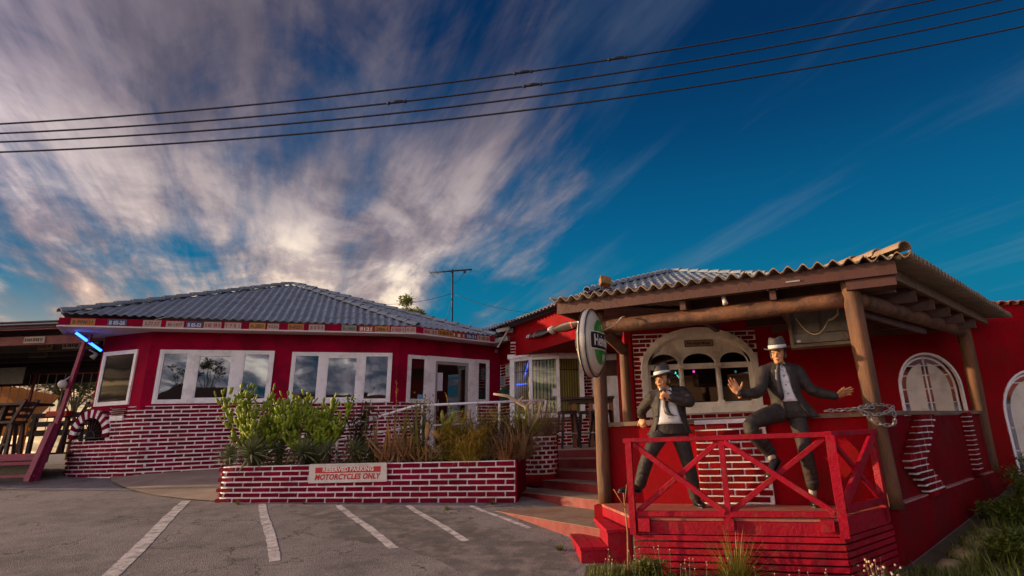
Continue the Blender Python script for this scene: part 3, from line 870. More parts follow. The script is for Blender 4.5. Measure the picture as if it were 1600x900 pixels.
def hip_caps(parent, a, b, n, r=.085, m=None):
    d = (b - a).normalized(); _, s, t = frame_from(d); L = (b - a).length / n
    pw = wl(parent)
    if t.z < 0: t = -t
    mb = MB(); rings = []
    for (x, q) in ((-.03, 1.08), (L, .92)):
        rings.append([d * x + (s * cos(pi * j / 8) * r + t * (sin(pi * j / 8) * r + (.02 if x < 0 else 0.0))) * q for j in range(9)] +
                     [d * x + (s * cos(pi * j / 8) * (r - .015) + t * (sin(pi * j / 8) * (r - .015) + (.02 if x < 0 else 0.0))) * q for j in range(8, -1, -1)])
    mb.rings(rings); me = mesh_of(mb, m or TILE, name='ridge_tile')
    for i in range(n):
        o = a + d * (L * i) + t * .03; link('ridge_tile', me, parent, o - pw, o)
left_building()

# licence plates hung under the eave
def plates():
    E0 = V((-10.80, 12.29)); E1 = V((-4.06, 14.92)); E2 = V((-2.40, 16.95))
    F1 = Wall(E0, E1); F2 = Wall(E1, E2)
    cols = {'yellow': (.62, .27, .01), 'white': (.55, .47, .38), 'blue': (.03, .07, .22), 'red': (.38, .07, .03), 'pale green': (.33, .33, .24), 'orange': (.60, .20, .01), 'tan': (.40, .22, .12), 'dark red': (.16, .015, .015)}
    ink = {'yellow': (.10, .03, .01), 'white': (.30, .06, .05), 'blue': (.45, .45, .5), 'red': (.6, .5, .4), 'pale green': (.06, .09, .06), 'orange': (.10, .03, .01), 'tan': (.12, .03, .02), 'dark red': (.4, .2, .15)}
    px = [(112, 149, 'orange', 'B-WW-11'), (168, 198, 'blue', 'B 85-26'), (223, 251, 'white', '3.77.57'), (259, 287, 'white', 'M-1407'), (291, 316, 'blue', 'B 85-53'), (318, 345, 'white', '18 81'), (350, 376, 'white', '1 7 8 1'),
          (389, 414, 'yellow', 'A-2851'), (417, 435, 'white', '4331'), (449, 474, 'orange', 'B-8221'), (482, 507, 'white', '8 3 0 8'), (533, 556, 'pale green', 'B-1861'), (560, 583, 'red', '8121'), (585, 609, 'yellow', '2861'), (611, 634, 'white', '1881'), (635, 652, 'white', 'A 21'), (661, 682, 'white', '86 31'), (683, 703, 'yellow', '1831'), (703, 723, 'red', '1 8 1'), (724, 741, 'blue', '18-31'), (742, 763, 'white', '1 8 8')]
    ords = 'first second third fourth fifth sixth seventh eighth ninth tenth eleventh twelfth thirteenth fourteenth fifteenth sixteenth seventeenth eighteenth nineteenth twentieth twenty-first'.split()
    u_at = [(110, .12), (652, F1.L - .03)]
    rng = random.Random(12)
    for i, (a, b, c, s) in enumerate(px):
        if b <= 652:
            # perspective-correct spacing along the long eave
            def uu(x): return plate_u(x)
            W = F1; ua, ub = uu(a), uu(b)
        else:
            W = F2; ua, ub = (max(a, 656) - 652) / 118 * F2.L * .985, (b - 652) / 118 * F2.L * .985
        w = ub - ua; h = min(.155, w * .5 + .02); zc = 3.672 + rng.uniform(-.008, .008)
        col = mat('plate_' + c.replace(' ', '_'), tuple(q * .62 for q in cols[c]), .45, .15, 12, col2=tuple(q * .6 for q in cols[c]), sc2=14, amt2=.4)
        mb = MB(); W.box(mb, ua, ub, zc - h / 2, zc + h / 2, .013, .019)
        W.box(mb, ua, ub, zc + h / 2 - .008, zc + h / 2, .019, .022); W.box(mb, ua, ub, zc - h / 2, zc - h / 2 + .008, .019, .022)
        where = 'long left eave' if W is F1 else 'short right eave'
        p = top('licence_plate', mb, col, '%s licence plate under the %s, %s from the left' % (c, where, ords[i if W is F1 else i - 16]), 'licence plate', 'licence plates hung along the eave')
        me = text_mesh(s, h * .72, mat('ink_' + c.replace(' ', '_'), ink[c], .5), .002, .004)
        ww = max(v.co.x for v in me.vertices) - min(v.co.x for v in me.vertices)
        me.transform(Matrix.Diagonal((w * .82 / ww, 1, 1, 1)))
        put_text(p, me, W, (ua + ub) / 2, zc, .0205)
PLATE_U = [(110, .18), (200, 1.20), (300, 2.39), (400, 3.66), (500, 5.01), (600, 6.46), (652, 7.22)]
def plate_u(x):
    for (a, ua), (b, ub) in zip(PLATE_U, PLATE_U[1:]):
        if x <= b: return ua + (ub - ua) * (x - a) / (b - a)
    return PLATE_U[-1][1]
plates()
# ================================================================== right wing: bay, band, back wall
PL = V((.26, 8.38)); PR = V((3.29, 7.06)); PB = V((7.01, 11.08))
FRONT = Wall(PL, PR); SIDE = Wall(PR, PB)
BACKW = Wall((.955, 11.6), (12.0, 11.6))
rbld = thing('main_building', 'red main building with white bow window, arched cream window and grey hip roof', 'building', (2.5, 13, .4))
LBRICK = dict(H=.0845, L=.30, joint=.022)

def right_building():
    # overhanging red band running from the corner towards the veranda
    band = Wall((-2.35, 17.9), (.45, 13.25))
    mb = MB(); band.box(mb, -.25, band.L, 3.19, 4.06, -.18, 0); obj('red_band', mb, RED, rbld)
    mb = MB()
    mb.add([band.p(.9, 3.20, -.18), band.p(band.L, 3.20, -.18), V((2.0, 15.5, 3.2)), V((1.0, 17.2, 3.2)), V((-1.6, 17.2, 3.2))], [(0, 1, 2, 3, 4)]); obj('soffit', mb, RED, rbld)
    # mailbox wall
    mw = Wall((-2.35, 17.9), (-1.90, 17.15)); z0 = .78
    mb = MB(); mb.quad(mw.p(0, z0, -.02), mw.p(mw.L, z0, -.02), mw.p(mw.L, 3.19, -.02), mw.p(0, 3.19, -.02))
    wa = obj('brick_wall', mb, MORT, rbld)
    mb = MB(); mw.box(mb, -.02, mw.L, 3.06, 3.22, -.02, -.004); obj('plain_lintel', mb, RED, rbld)
    lay = Layer(wa, BRICK2, 300, 5)
    courses(lay, Path([(-2.35, 17.9), (-1.90, 17.15)]), z0, 27, .0845, .30, .022, D=.02, offd=-.02)
    # bay wall behind the bow window
    bw = Wall((-1.95, 17.0), (1.75, 16.85))
    mb = MB(); mb.quad(bw.p(0, z0), bw.p(bw.L, z0), bw.p(bw.L, 3.6), bw.p(0, 3.6)); wb = obj('brick_wall', mb, MORT, rbld)
    lay2 = Layer(wb, BRICK2, 300, 6)
    courses(lay2, Path([(-1.95, 17.0), (1.75, 16.85)]), z0, 33, .0845, .30, .022, D=.02, offd=.004,
            holes=lambda u, z: (.12 < u < 1.95 and 1.5 < z < 3.08) or (2.25 < u < 3.1 and z < 3.12))
    lay.done(); lay2.done()
    # bow window
    bow = [(-1.90, 16.98), (-1.36, 16.66), (-.62, 16.60), (.02, 16.80)]
    t = obj('bow_window', MB_box_posts(bow), WHITE, rbld)
    for i in range(3):
        W = Wall(bow[i], bow[i + 1]); fm = MB()
        for (a, b, c, d, e0, e1) in ((0, W.L, 1.50, 1.62, -.04, .06), (0, W.L, 3.04, 3.12, -.04, .03), (0, W.L, 3.12, 3.19, -.06, .09)): W.box(fm, a, b, c, d, e0, e1)
        obj('sill', fm, WHITE, t)
        gm = MB(); W.box(gm, .05, W.L - .05, 1.62, 3.04, -.012, 0.0); obj('pane', gm, GLASS2, t)
        nb = 7
        for k in range(nb):
            u = .04 + (W.L - .08) * (k + .5) / nb; w_ = (W.L - .08) / nb * .40; b_ = MB()
            q = .03
            b_.quad(W.p(u - w_, 1.64, -.10 - q), W.p(u + w_, 1.64, -.10 + q), W.p(u + w_, 3.03, -.10 + q), W.p(u - w_, 3.03, -.10 - q))
            obj('blind_slat', b_, mat('blind_yellow', (.80, .72, .22), .7, .12, 8, rnd=.12, trans=.1), t)
        g2 = MB()
        for k in range(9):
            u = .05 + (W.L - .1) * k / 8; g2.tube([W.p(u, 1.62, -.05), W.p(u, 3.04, -.05)], .008, 5)
        for z in (1.98, 2.75): g2.tube([W.p(.04, z, -.05), W.p(W.L - .04, z, -.05)], .010, 5)
        obj('window_bars', g2, BLACK, t)
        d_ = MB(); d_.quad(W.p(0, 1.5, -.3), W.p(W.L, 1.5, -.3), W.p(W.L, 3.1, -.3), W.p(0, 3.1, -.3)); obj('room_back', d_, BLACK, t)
    W = Wall(bow[0], bow[1]); b_ = MB()
    b_.tube([W.p(.36, 2.6, -.07), W.p(.50, 3.0, -.07)], .012, 6); b_.tube([W.p(.08, 2.42, -.07), W.p(.45, 2.42, -.07)], .012, 6)
    obj('neon_strip', b_, mat('neon_dim', (.05, .1, .5), .4, emit=(.05, .12, .9), estr=2.0), t)
    W = Wall(bow[1], bow[2]); b_ = MB(); W.box(b_, .58, .70, 2.05, 2.25, .004, .010); obj('window_notice', b_, MATS['paper'], t)
    # white door behind the posts
    mb = MB()
    for a in ((2.28, 2.40, .78, 3.10), (2.96, 3.08, .78, 3.10), (2.40, 2.96, 2.98, 3.10)): bw.box(mb, *a, 0, .05)
    d = obj('white_door', mb, WHITE, rbld)
    mb = MB(); bw.box(mb, 2.40, 2.96, .80, 2.55, -.02, .02); obj('door_leaf', mb, WHITE, d)
    mb = MB(); bw.box(mb, 2.40, 2.96, 2.55, 2.98, -.02, .015); obj('transom', mb, WOOD, d)
    # long back wall with arched openings
    zb = -.35; zt = 3.16
    g1 = [(4.99, 1.0), (6.15, 1.0)] + arc(5.57, 1.66, .58, .64, 0, pi, 16)[0:]
    g2 = [(6.83, -.2), (8.19, -.2)] + arc(7.51, 1.12, .68, .80, 0, pi, 18)
    aw = [(.28, 1.44), (2.30, 1.44)] + [(2.30, 2.2)] + arc(1.29, 2.2, 1.01, .66, 0, pi, 20)[1:]
    mb = MB()
    face_with_holes(mb, BACKW, [(0, zb), (11.0, zb), (11.0, zt), (0, zt)], [aw, g1, g2], 0, .14)
    mb.quad(BACKW.p(0, zb), BACKW.p(0, zt), BACKW.p(0, zt, -4.5), BACKW.p(0, zb, -4.5))
    mb.quad(BACKW.p(0, zt), BACKW.p(11, zt), BACKW.p(11, zt, -.25), BACKW.p(0, zt, -.25))
    bwall = obj('wall', mb, RED, rbld)
    # bright red corner board
    mb = MB(); BACKW.box(mb, -.10, .03, .6, 3.16, -.1, .03); obj('corner_board', mb, RED, rbld)
    # bricks round the arched window
    mb = MB(); out = [(.06, .9), (2.42, .9), (2.42, 2.86), (.06, 2.86)]
    face_with_holes(mb, BACKW, out, [aw], .008, .0); bk = obj('brick_wall', mb, MORT, rbld)
    lay = Layer(bk, BRICK2, 300, 8)
    def hol(u, z):
        if .2 < u < 2.38 and 1.34 < z < 1.52: return True
        if z < 2.2: return .20 < u < 2.38 and z > 1.40
        return ((u - 1.29) / 1.10) ** 2 + ((z - 2.2) / .75) ** 2 < 1
    courses(lay, Path([BACKW.p(0, 0).xy, BACKW.p(4, 0).xy]), .93, 23, .0835, .245, .022, D=.02, offd=.006, holes=hol, u0=.06, u1=2.42)
    lay.done()
    # the arched window
    mb = MB(); n = 24
    inn = [(.28, 1.46)] + [(2.30 - .0, 1.46)]
    io = [(.31, 1.46), (.31, 2.2)] + arc(1.29, 2.2, .98, .63, pi, 0, 22)[1:] + [(2.27, 1.46)]
    oo = [(.19, 1.46), (.19, 2.2)] + arc(1.29, 2.2, 1.10, .75, pi, 0, 22)[1:] + [(2.39, 1.46)]
    strip(mb, BACKW, io, oo, -.04, .075)
    i2 = [(u * .96 + 1.29 * .04, z if z < 1.5 else z - .03) for u, z in io]
    strip(mb, BACKW, i2, io, -.04, .045)
    BACKW.box(mb, .12, 2.46, 1.36, 1.46, -.05, .11); BACKW.box(mb, .22, 2.36, 1.46, 1.52, -.04, .06)
    BACKW.box(mb, 2.20, 2.50, 1.32, 1.44, 0, .13); BACKW.box(mb, .08, .38, 1.32, 1.44, 0, .13)
    aw_ = obj('arched_window', mb, CREAM, rbld)
    # tympanum with three small arched lights
    cols = [(.36, .90), (.98, 1.60), (1.68, 2.22)]
    lights = []
    for a, b in cols:
        c = (a + b) / 2; w = (b - a) / 2
        lights.append([(a, 2.27), (b, 2.27)] + arc(c, 2.27, w, .19, 0, pi, 10)[1:-1])
    mb = MB(); outl = [(.30, 2.19), (2.28, 2.19)] + arc(1.29, 2.2, .985, .635, 0, pi, 22)[1:-1] + [(.30, 2.2)]
    face_with_holes(mb, BACKW, outl, lights, .02, .05)
    for a, b in cols:
        c = (a + b) / 2; w = (b - a) / 2
        strip(mb, BACKW, arc(c, 2.27, w, .19, 0, pi, 10), arc(c, 2.27, w + .05, .245, 0, pi, 10), .0, .045)
    obj('tympanum', mb, CREAM, aw_)
    for u in (.94, 1.64):
        mb = MB(); mb.tube([BACKW.p(u, 1.52, .02), BACKW.p(u, 2.24, .02)], .045, 10); BACKW.box(mb, u - .055, u + .055, 1.52, 1.58, -.03, .08); BACKW.box(mb, u - .055, u + .055, 2.19, 2.26, -.03, .08)
        obj('mullion', mb, CREAM, aw_)
    for i, (a, b) in enumerate(cols):
        a_, b_ = (a - .04, b + .04)
        mb = MB()
        BACKW.box(mb, a_, b_, 2.17, 2.23, -.03, .03); BACKW.box(mb, a_, a_ + .04, 1.52, 2.18, -.03, .02); BACKW.box(mb, b_ - .04, b_, 1.52, 2.18, -.03, .02); BACKW.box(mb, a_ + .04, b_ - .04, 1.52, 1.555, -.03, .02)
        obj('casement', mb, CREAM, aw_)
        mb = MB(); BACKW.box(mb, a_ + .03, b_ - .03, 1.53, 2.18, -.03, -.015); obj('pane', mb, GLASS3, aw_)
        mb = MB(); mb.add([BACKW.p(u, z, -.02) for u, z in lights[i]], [tuple(range(len(lights[i])))]); obj('pane', mb, GLASS3, aw_)
    # dim room behind with party lights
    mb = MB()
    R0 = [(-.1, .8), (3.2, 3.1)]
    def room(d0, d1, u0, u1, z0, z1):
        P = lambda u, z, d: BACKW.p(u, z, d)
        mb.quad(P(u0, z0, d1), P(u1, z0, d1), P(u1, z1, d1), P(u0, z1, d1))
        mb.quad(P(u0, z0, d0), P(u0, z0, d1), P(u0, z1, d1), P(u0, z1, d0)); mb.quad(P(u1, z0, d0), P(u1, z0, d1), P(u1, z1, d1), P(u1, z1, d0))
        mb.quad(P(u0, z0, d0), P(u1, z0, d0), P(u1, z0, d1), P(u0, z0, d1)); mb.quad(P(u0, z1, d0), P(u1, z1, d0), P(u1, z1, d1), P(u0, z1, d1))
    room(-.15, -3.5, .05, 3.0, .8, 3.1); obj('room', mb, mat('dark_interior', (.02, .014, .012), .9), rbld)
    for (u, z, c, nm) in ((.86, 2.13, (.02, .9, .75), 'teal'), (1.22, 2.14, (.9, .05, .6), 'magenta'), (2.02, 2.11, (.05, .5, .5), 'dim_teal'), (.38, 1.80, (.02, .55, .9), 'blue')):
        mb = MB(); mb.ell(BACKW.p(u, z, -.20), (.024, .024, .024), nu=8, nv=6)
        if nm == 'teal': mb.tube([BACKW.p(u + .03, z - .04, -.22), BACKW.p(u + .08, z - .09, -.28)], .008, 6)
        obj('party_light', mb, mat('glow_' + nm, c, .4, emit=c, estr=2.2 if 'dim' not in nm else .5), rbld)
    # name plate over the window
    pl = thing('name_plate', 'small weathered wooden name plate above the arched cream window', 'sign', BACKW.p(1.35, 2.61, .03))
    mb = MB(); BACKW.box(mb, 1.06, 1.58, 2.595, 2.70, .02, .036); obj('board', mb, mat('plate_wood', (.30, .2, .13), .7, .2, 14), pl)
    mb = MB()
    for a in ((1.05, 1.59, 2.585, 2.597), (1.05, 1.59, 2.698, 2.708), (1.05, 1.062, 2.597, 2.698), (1.578, 1.59, 2.597, 2.698)): BACKW.box(mb, *a, .02, .042)
    obj('rim', mb, DARKW, pl)
    me = text_mesh('Fers Bogei Mogur', .068, DARKW, .002, .002); ww = max(v.co.x for v in me.vertices) * 2; me.transform(Matrix.Diagonal((.46 / ww, 1, 1, 1)))
    put_text(pl, me, BACKW, 1.32, 2.647, .038)
    # arched gates
    for gi, (c, w, zs, h, zb_, lab) in enumerate(((5.57, .58, 1.66, .64, 1.0, 'small arched double gate of cream panels seen over the veranda wall'), (7.51, .68, 1.12, .80, -.2, 'tall arched gate with a pale panel at the right edge of the red wall'))):
        g = thing('arched_gate', lab, 'gate', BACKW.p(c, zb_, -.1))
        mb = MB()
        io = [(c - w + .02, zb_)] + arc(c, zs, w - .02, h - .02, pi, 0, 20) + [(c + w - .02, zb_)]
        o2 = [(c - w - .015, zb_)] + arc(c, zs, w + .015, h + .015, pi, 0, 20) + [(c + w + .015, zb_)]
        strip(mb, BACKW, io, o2, -.06, .02); obj('arch_frame', mb, WHITE, g)
        mb = MB()
        i3 = [(c - w + .09, zb_)] + arc(c, zs, w - .09, h - .09, pi, 0, 20) + [(c + w - .09, zb_)]
        i4 = [(c - w + .06, zb_)] + arc(c, zs, w - .06, h - .06, pi, 0, 20) + [(c + w - .06, zb_)]
        strip(mb, BACKW, i3, i4, -.10, -.07); mb.tube([BACKW.p(c, zb_, -.08), BACKW.p(c, zs + h - .05, -.08)], .018, 8)
        for z in ([1.15, 1.40, 1.65, 1.9, 2.08] if gi == 0 else [.1, .5, .9, 1.3, 1.7, 1.9]):
            ww = w - .08 if z < zs else (w - .08) * sqrt(max(0, 1 - ((z - zs) / (h - .06)) ** 2))
            mb.tube([BACKW.p(c - ww, z, -.085), BACKW.p(c + ww, z, -.085)], .012, 6)
        obj('bars', mb, WHITE, g)
        for s in (-1, 1):
            iw = w - .17
            pts = [(c + s * .07, zb_ + .18)] + [(c + s * iw, zb_ + .18)] + [(c + s * iw * cos(a), zs + (h - .17) * sin(a)) for a in [i * 1.42 / 10 for i in range(11)]]
            mb = MB(); mb.prism([BACKW.p(u, z, -.07) for u, z in pts], BACKW.p(0, 0, -.02) - BACKW.p(0, 0, 0))
            obj('panel', mb, mat('pale_panel', (.64, .58, .51), .7, .1, 4, col2=(.38, .33, .28), sc2=3, amt2=.5), g)
    # terracotta cap over the far wall
    for k in range(9):
        mb = MB(); u0 = 6.95 + k * .19
        rings = []
        for d in (.10, -.30):
            rings.append([BACKW.p(u0 + .095 + .10 * cos(pi * j / 8), zt + .0 + .085 * sin(pi * j / 8), d) for j in range(9)] + [BACKW.p(u0 + .095 + .082 * cos(pi * j / 8), zt + .0 + .067 * sin(pi * j / 8), d) for j in range(8, -1, -1)])
        mb.rings(rings); obj('cap_tile', mb, TERRA, rbld)
    # roof behind
    roof = MB(); A = V((2.75, 17.2, 5.50)); e0 = V((-2.85, 17.75, 4.02)); e1 = V((.22, 13.0, 4.04)); e2 = V((6.2, 12.6, 4.0)); e3 = V((7.5, 21, 4)); e4 = V((-2, 22, 4))
    for a, b in ((e2, e3), (e3, e4), (e4, e0)): roof.add([a, b, A], [(0, 1, 2)])
    rf = obj('roof', roof, TILE, rbld)
    tile_face(rf, e0, e1, A, .18, 8, 'tile', amp=.05); tile_face(rf, e1, e2, A, .2, 8, 'tile', amp=.05)
    for a in (e0, e1, e2): hip_caps(rf, a, A, 16)
    # gutter box at the inner corner
    mb = MB(); mb.beam((-2.55, 17.15, 3.62), (-2.0, 16.95, 3.70), .16, .13); mb.beam((-2.30, 16.9, 3.45), (-1.98, 16.85, 3.95), .04, .04); mb.beam((-2.35, 17.0, 3.92), (-1.95, 16.9, 3.98), .05, .10)
    obj('gutter', mb, GREYP, rbld)
def MB_box_posts(bow):
    mb = MB()
    for i, (x, y) in enumerate(bow):
        w = .10 if i in (0, 3) else .07
        mb.box((x, y - .01, (1.45 if i else .85) / 2 + 3.12 / 2), (w * 1.3, w, 3.12 - (1.45 if i else .85)))
    mb.box((bow[0][0] - .02, bow[0][1] - .02, 3.17), (.20, .2, .12))
    return mb
right_building()

def wall_things():
    mw = Wall((-2.35, 17.9), (-1.90, 17.15))
    t = thing('mailbox', 'green mailbox with a sloping lid on the brick wall left of the bow window', 'mailbox', mw.p(.42, 1.95, 0))
    mb = MB(); n = 0
    pr = [(0, 1.95), (.14, 1.95), (.17, 2.28), (0, 2.36)]
    mb.prism([mw.p(.26, z, d) for d, z in pr], mw.p(.60, 0) - mw.p(.26, 0)); G = mat('green_metal', (.03, .10, .06), .45, .15, 8)
    obj('body', mb, G, t)
    mb = MB(); mb.prism([mw.p(.23, z, d) for d, z in ((0, 2.36), (.19, 2.27), (.19, 2.30), (0, 2.41))], mw.p(.63, 0) - mw.p(.23, 0)); obj('lid', mb, G, t)
    for (u0, u1, z0, z1, nm, lab, c, dc) in ((.40, .66, 2.68, 3.02, 'notice', 'white notice with a teal dot beside the bow window', (.55, .56, .52), (.02, .35, .40)), (.08, .36, 2.42, 2.72, 'notice', 'grey lettered notice above the green mailbox', (.42, .40, .40), (.18, .16, .17))):
        p = thing(nm, lab, 'notice', mw.p((u0 + u1) / 2, z0, .0))
        mb = MB(); mw.box(mb, u0, u1, z0, z1, .002, .016); obj('sheet', mb, mat(nm + '%d' % int(c[0] * 100), c, .6, .1, 10), p)
        mb = MB()
        if 'dot' in lab: mb.prism([mw.p((u0 + u1) / 2 + .055 * cos(a), (z0 + z1) / 2 + .055 * sin(a), .017) for a in [2 * pi * i / 14 for i in range(14)]], mw.p(0, 0, .002) - mw.p(0, 0))
        else:
            for k in range(4): mw.box(mb, u0 + .03, u1 - .03 - .05 * (k % 2), z1 - .06 - k * .06, z1 - .035 - k * .06, .0165, .018)
        obj('print', mb, mat('print%d' % int(dc[1] * 100), dc, .6), p)
    # propeller on the red band
    band = Wall((-2.35, 17.9), (.45, 13.25))
    t = thing('propeller', 'dark wooden aeroplane propeller with red and white tips on the red band', 'propeller', band.p(3.40, 3.45, .02))
    ua, ub = 1.95, 4.85; z = 3.56; cu = (ua + ub) / 2
    def blade(s):
        rings = []
        for k in range(13):
            q = k / 12; u = cu + s * (.10 + q * (ub - cu - .10)); w = (.045 + .055 * sin(pi * min(1, q * 1.05) ** .8)) * (1 if q < .95 else .8); th = .035 * (1 - q) + .012
            tw = .6 - .4 * q; zz = z + .0 - (u - cu) * .035
            rings.append([band.p(u, zz + w * cos(a) * cos(tw * s * .4) - th * sin(a) * .3, .09 + th * sin(a) + w * cos(a) * .35 * s) for a in [2 * pi * i / 10 for i in range(10)]])
        return rings
    for s in (-1, 1):
        rg = blade(s); DK = mat('propeller_wood', (.045, .028, .022), .35, .2, 10, coat=.3)
        mb = MB(); mb.smooth = True; mb.rings(rg); b = obj('blade', mb, DK, t)
        for (i0, i1, c) in ((12, 12, WHITE), (11, 11, WHITE), (8, 8, mat('pink_band', (.55, .10, .09), .5))):
            mb = MB(); mb.smooth = True
            a = rg[i0]; cen = sum(a, V()) / 10
            prv = rg[i0 - 1]
            r0 = [cen + (p - cen) * 1.06 for p in a]; r1 = [(p.lerp(q, .45)) for p, q in zip(a, prv)]; c1 = sum(r1, V()) / 10
            mb.rings([r0, [c1 + (p - c1) * 1.06 for p in r1]]); obj('stripe', mb, c, b)
    mb = MB(); R = Matrix((V((band.e.x, band.e.y, 0)), V((0, 0, 1)), V((band.n.x, band.n.y, 0)))).transposed()
    mb.lathe(band.p(cu, z, .0), [(.02, 0), (.11, .01), (.11, .10), (.08, .15), (.05, .20), (.01, .22)], 14, R); obj('hub', mb, mat('hub_grey', (.5, .45, .40), .4, .2, 8), t)
    # small white alarm boxes
    for (u, zz, lab) in ((.95, 3.93, 'small white floodlight under the roof edge by the gutter'),):
        mb = MB(); mb.box(band.p(u, zz, .10), (.14, .14, .12)); mb.tube([band.p(u, zz, .02), band.p(u, zz, .2)], .06, 10)
        top('lamp', mb, GREYP, lab, 'lamp')
    mb = MB(); mb.tube([LW2.p(3.2, 3.42, .03), LW2.p(3.2, 3.5, .06)], .04, 8); top('alarm_bell', mb, GREYP, 'small grey bell on the red corner wall under the short eave', 'bell')
    # floodlight on the roof edge
    c = V((.515, 11.0, 3.62))
    t = thing('floodlight', 'square brass floodlight standing on the corrugated roof edge', 'floodlight', c)
    mb = MB(); mb.tube([c + V((-.12, 0, 0)), c + V((0, 0, .05)), c + V((.12, 0, .02))], .012, 6); mb.beam(c + V((-.07, 0, .03)), c + V((-.07, 0, .14)), .015, .02); mb.beam(c + V((.09, 0, .03)), c + V((.09, 0, .14)), .015, .02); obj('bracket', mb, DARKW, t)
    mb = MB(); R = Euler((radians(-25), radians(8), radians(20))).to_matrix()
    mb.box(c + V((0, 0, .16)), (.19, .11, .15), R); mb.box(c + V((0, 0, .16)) + R @ V((0, -.06, 0)), (.21, .02, .17), R); obj('housing', mb, mat('brass', (.30, .16, .05), .4, .3, 10, metal=.4), t)
wall_things()
# ================================================================== veranda
ver = thing('veranda', 'rustic veranda on log posts with a corrugated roof and a red half wall', 'veranda', (3.3, 8.5, .2))
rngV = random.Random(21)
def log(mb, a, b, r0, r1, n=14, seg=14, wob=.010):
    a = V(a); b = V(b); d, s, t = frame_from(b - a); k1, k2 = rngV.uniform(0, 6), rngV.uniform(0, 6); rings = []
    for i in range(seg + 1):
        q = i / seg; c = a.lerp(b, q) + s * wob * sin(q * 5 + k1) + t * wob * sin(q * 4 + k2); r = r0 + (r1 - r0) * q
        rings.append([c + (s * cos(2 * pi * j / n) + t * sin(2 * pi * j / n)) * (r * (1 + .05 * sin(3 * j + q * 9 + k1) + rngV.uniform(-.02, .02))) for j in range(n)])
    mb.smooth = True; mb.rings(rings); mb.smooth = False
def veranda():
    e, n = FRONT.e, FRONT.n; e2, n2 = SIDE.e, SIDE.n
    # half wall: front and side, upper part and the thicker foot
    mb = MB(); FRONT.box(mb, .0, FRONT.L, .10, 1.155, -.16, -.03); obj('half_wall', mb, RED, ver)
    mb = MB(); SIDE.box(mb, 0.0, SIDE.L, .20, 1.155, -.16, -.01); sw = obj('half_wall', mb, RED_SHADE, ver)
    mb = MB()
    j = lambda d: PR + (n + n2).normalized() * d / (1 + n.dot(n2)) * (n + n2).length
    q = j(.05); a = PB + n2 * .06 + e2 * .4; b = PB - n2 * .2 + e2 * .4; c = PR - n * .2; dd = PL + n * .05; 
    poly = [(PL.x, PL.y - .0), (PL + n * .04), (q.x, q.y), (a.x, a.y), (b.x, b.y)]
    poly = [(p[0], p[1], -.7) for p in poly] + [((PR - n * .3).x + .2, (PR - n * .3).y + .1, -.7)]
    mb.prism(poly, (0, 0, .225 + .7)); obj('plinth_wall', mb, RED_SHADE, ver)
    # weathered mortar ledge along the foot
    mb = MB()
    for (u0, u1) in ((.30, 1.25), (2.0, 3.7), (4.45, 5.2)): SIDE.box(mb, u0, u1, .222, .240, -.02, .055)
    obj('ledge', mb, mat('dusty_ledge', (.40, .20, .19), .85, .25, 7, col2=(.30, .05, .06), sc2=6, amt2=.7), ver)
    # caps
    mb = MB(); mb.beam(FRONT.p(-.02, 1.185, -.10), FRONT.p(FRONT.L + .02, 1.185, -.10), .26, .05); obj('wall_cap', mb, CAPW, ver)
    mb = MB(); mb.beam(SIDE.p(.02, 1.190, -.09), SIDE.p(SIDE.L, 1.190, -.09), .24, .05); obj('wall_cap', mb, CAPW, ver)
    # brick panel behind the statues
    mb = MB(); FRONT.box(mb, 1.25, 2.10, .232, 1.19, -.05, .032); pn = obj('brick_panel', mb, MORT, ver)
    lay = Layer(pn, BRICK2, 300, 11)
    fp = Path([FRONT.p(0, 0).xy, FRONT.p(FRONT.L, 0).xy])
    courses(lay, fp, .245, 12, .0755, .272, .019, D=.030, offd=.026, u0=1.252, u1=2.098)
    lay.done()
    # stepped brick decoration on the side wall: whole bricks with raised white joints
    rows = [(1.42, 2.06, 1.09), (1.27, 1.94, 1.03), (1.13, 1.83, .955), (1.01, 1.73, .88), (.90, 1.62, .805), (.78, 1.48, .73), (.66, 1.34, .66), (.68, 1.35, .58), (.80, 1.48, .50), (.93, 1.62, .42), (1.06, 1.75, .345), (1.18, 1.88, .27)]
    H = .0745; z = 1.09
    rows = [(a, b, 1.095 - .0745 * i) for i, (a, b, _) in enumerate(rows)]
    z1 = rows[0][2] + .0
    for i, (a, b, zz) in enumerate(rows):
        # row i lies above the white line at zz; bricks .27 long, half bond
        cut = a + (.31 if i % 2 else .18)
        xs = [a - .02, cut, min(cut + .27, b - .06), b]
        for k in range(len(xs) - 1):
            u0, u1 = xs[k], xs[k + 1]
            if u1 - u0 < .06: continue
            L_ = u1 - u0 - (.014 if k else .0); um = (u0 + u1) / 2; p = SIDE.p(um, zz + H / 2 + .004, .045)
            link('brick', brick_mesh(L_, .11, H - .014, BRICK2), sw, p - wl(sw), p, (0, 0, SIDE.ang))
        mb = MB(); SIDE.box(mb, a, b, zz - .012, zz + .006, 0, .096)
        for x in xs[1:-1]: SIDE.box(mb, x - .012, x + .002, zz + .006, zz + H - .012, 0, .0985)
        obj('mortar_joint', mb, MORT, sw)
    # lowest course
    for k, (u0, u1) in enumerate(((1.22, 1.56), (1.56, 1.92))):
        p = SIDE.p((u0 + u1) / 2, 1.095 - .0745 * 11 - .048, .045); link('brick', brick_mesh(u1 - u0 - .012, .11, .062, BRICK2), sw, p - wl(sw), p, (0, 0, SIDE.ang))
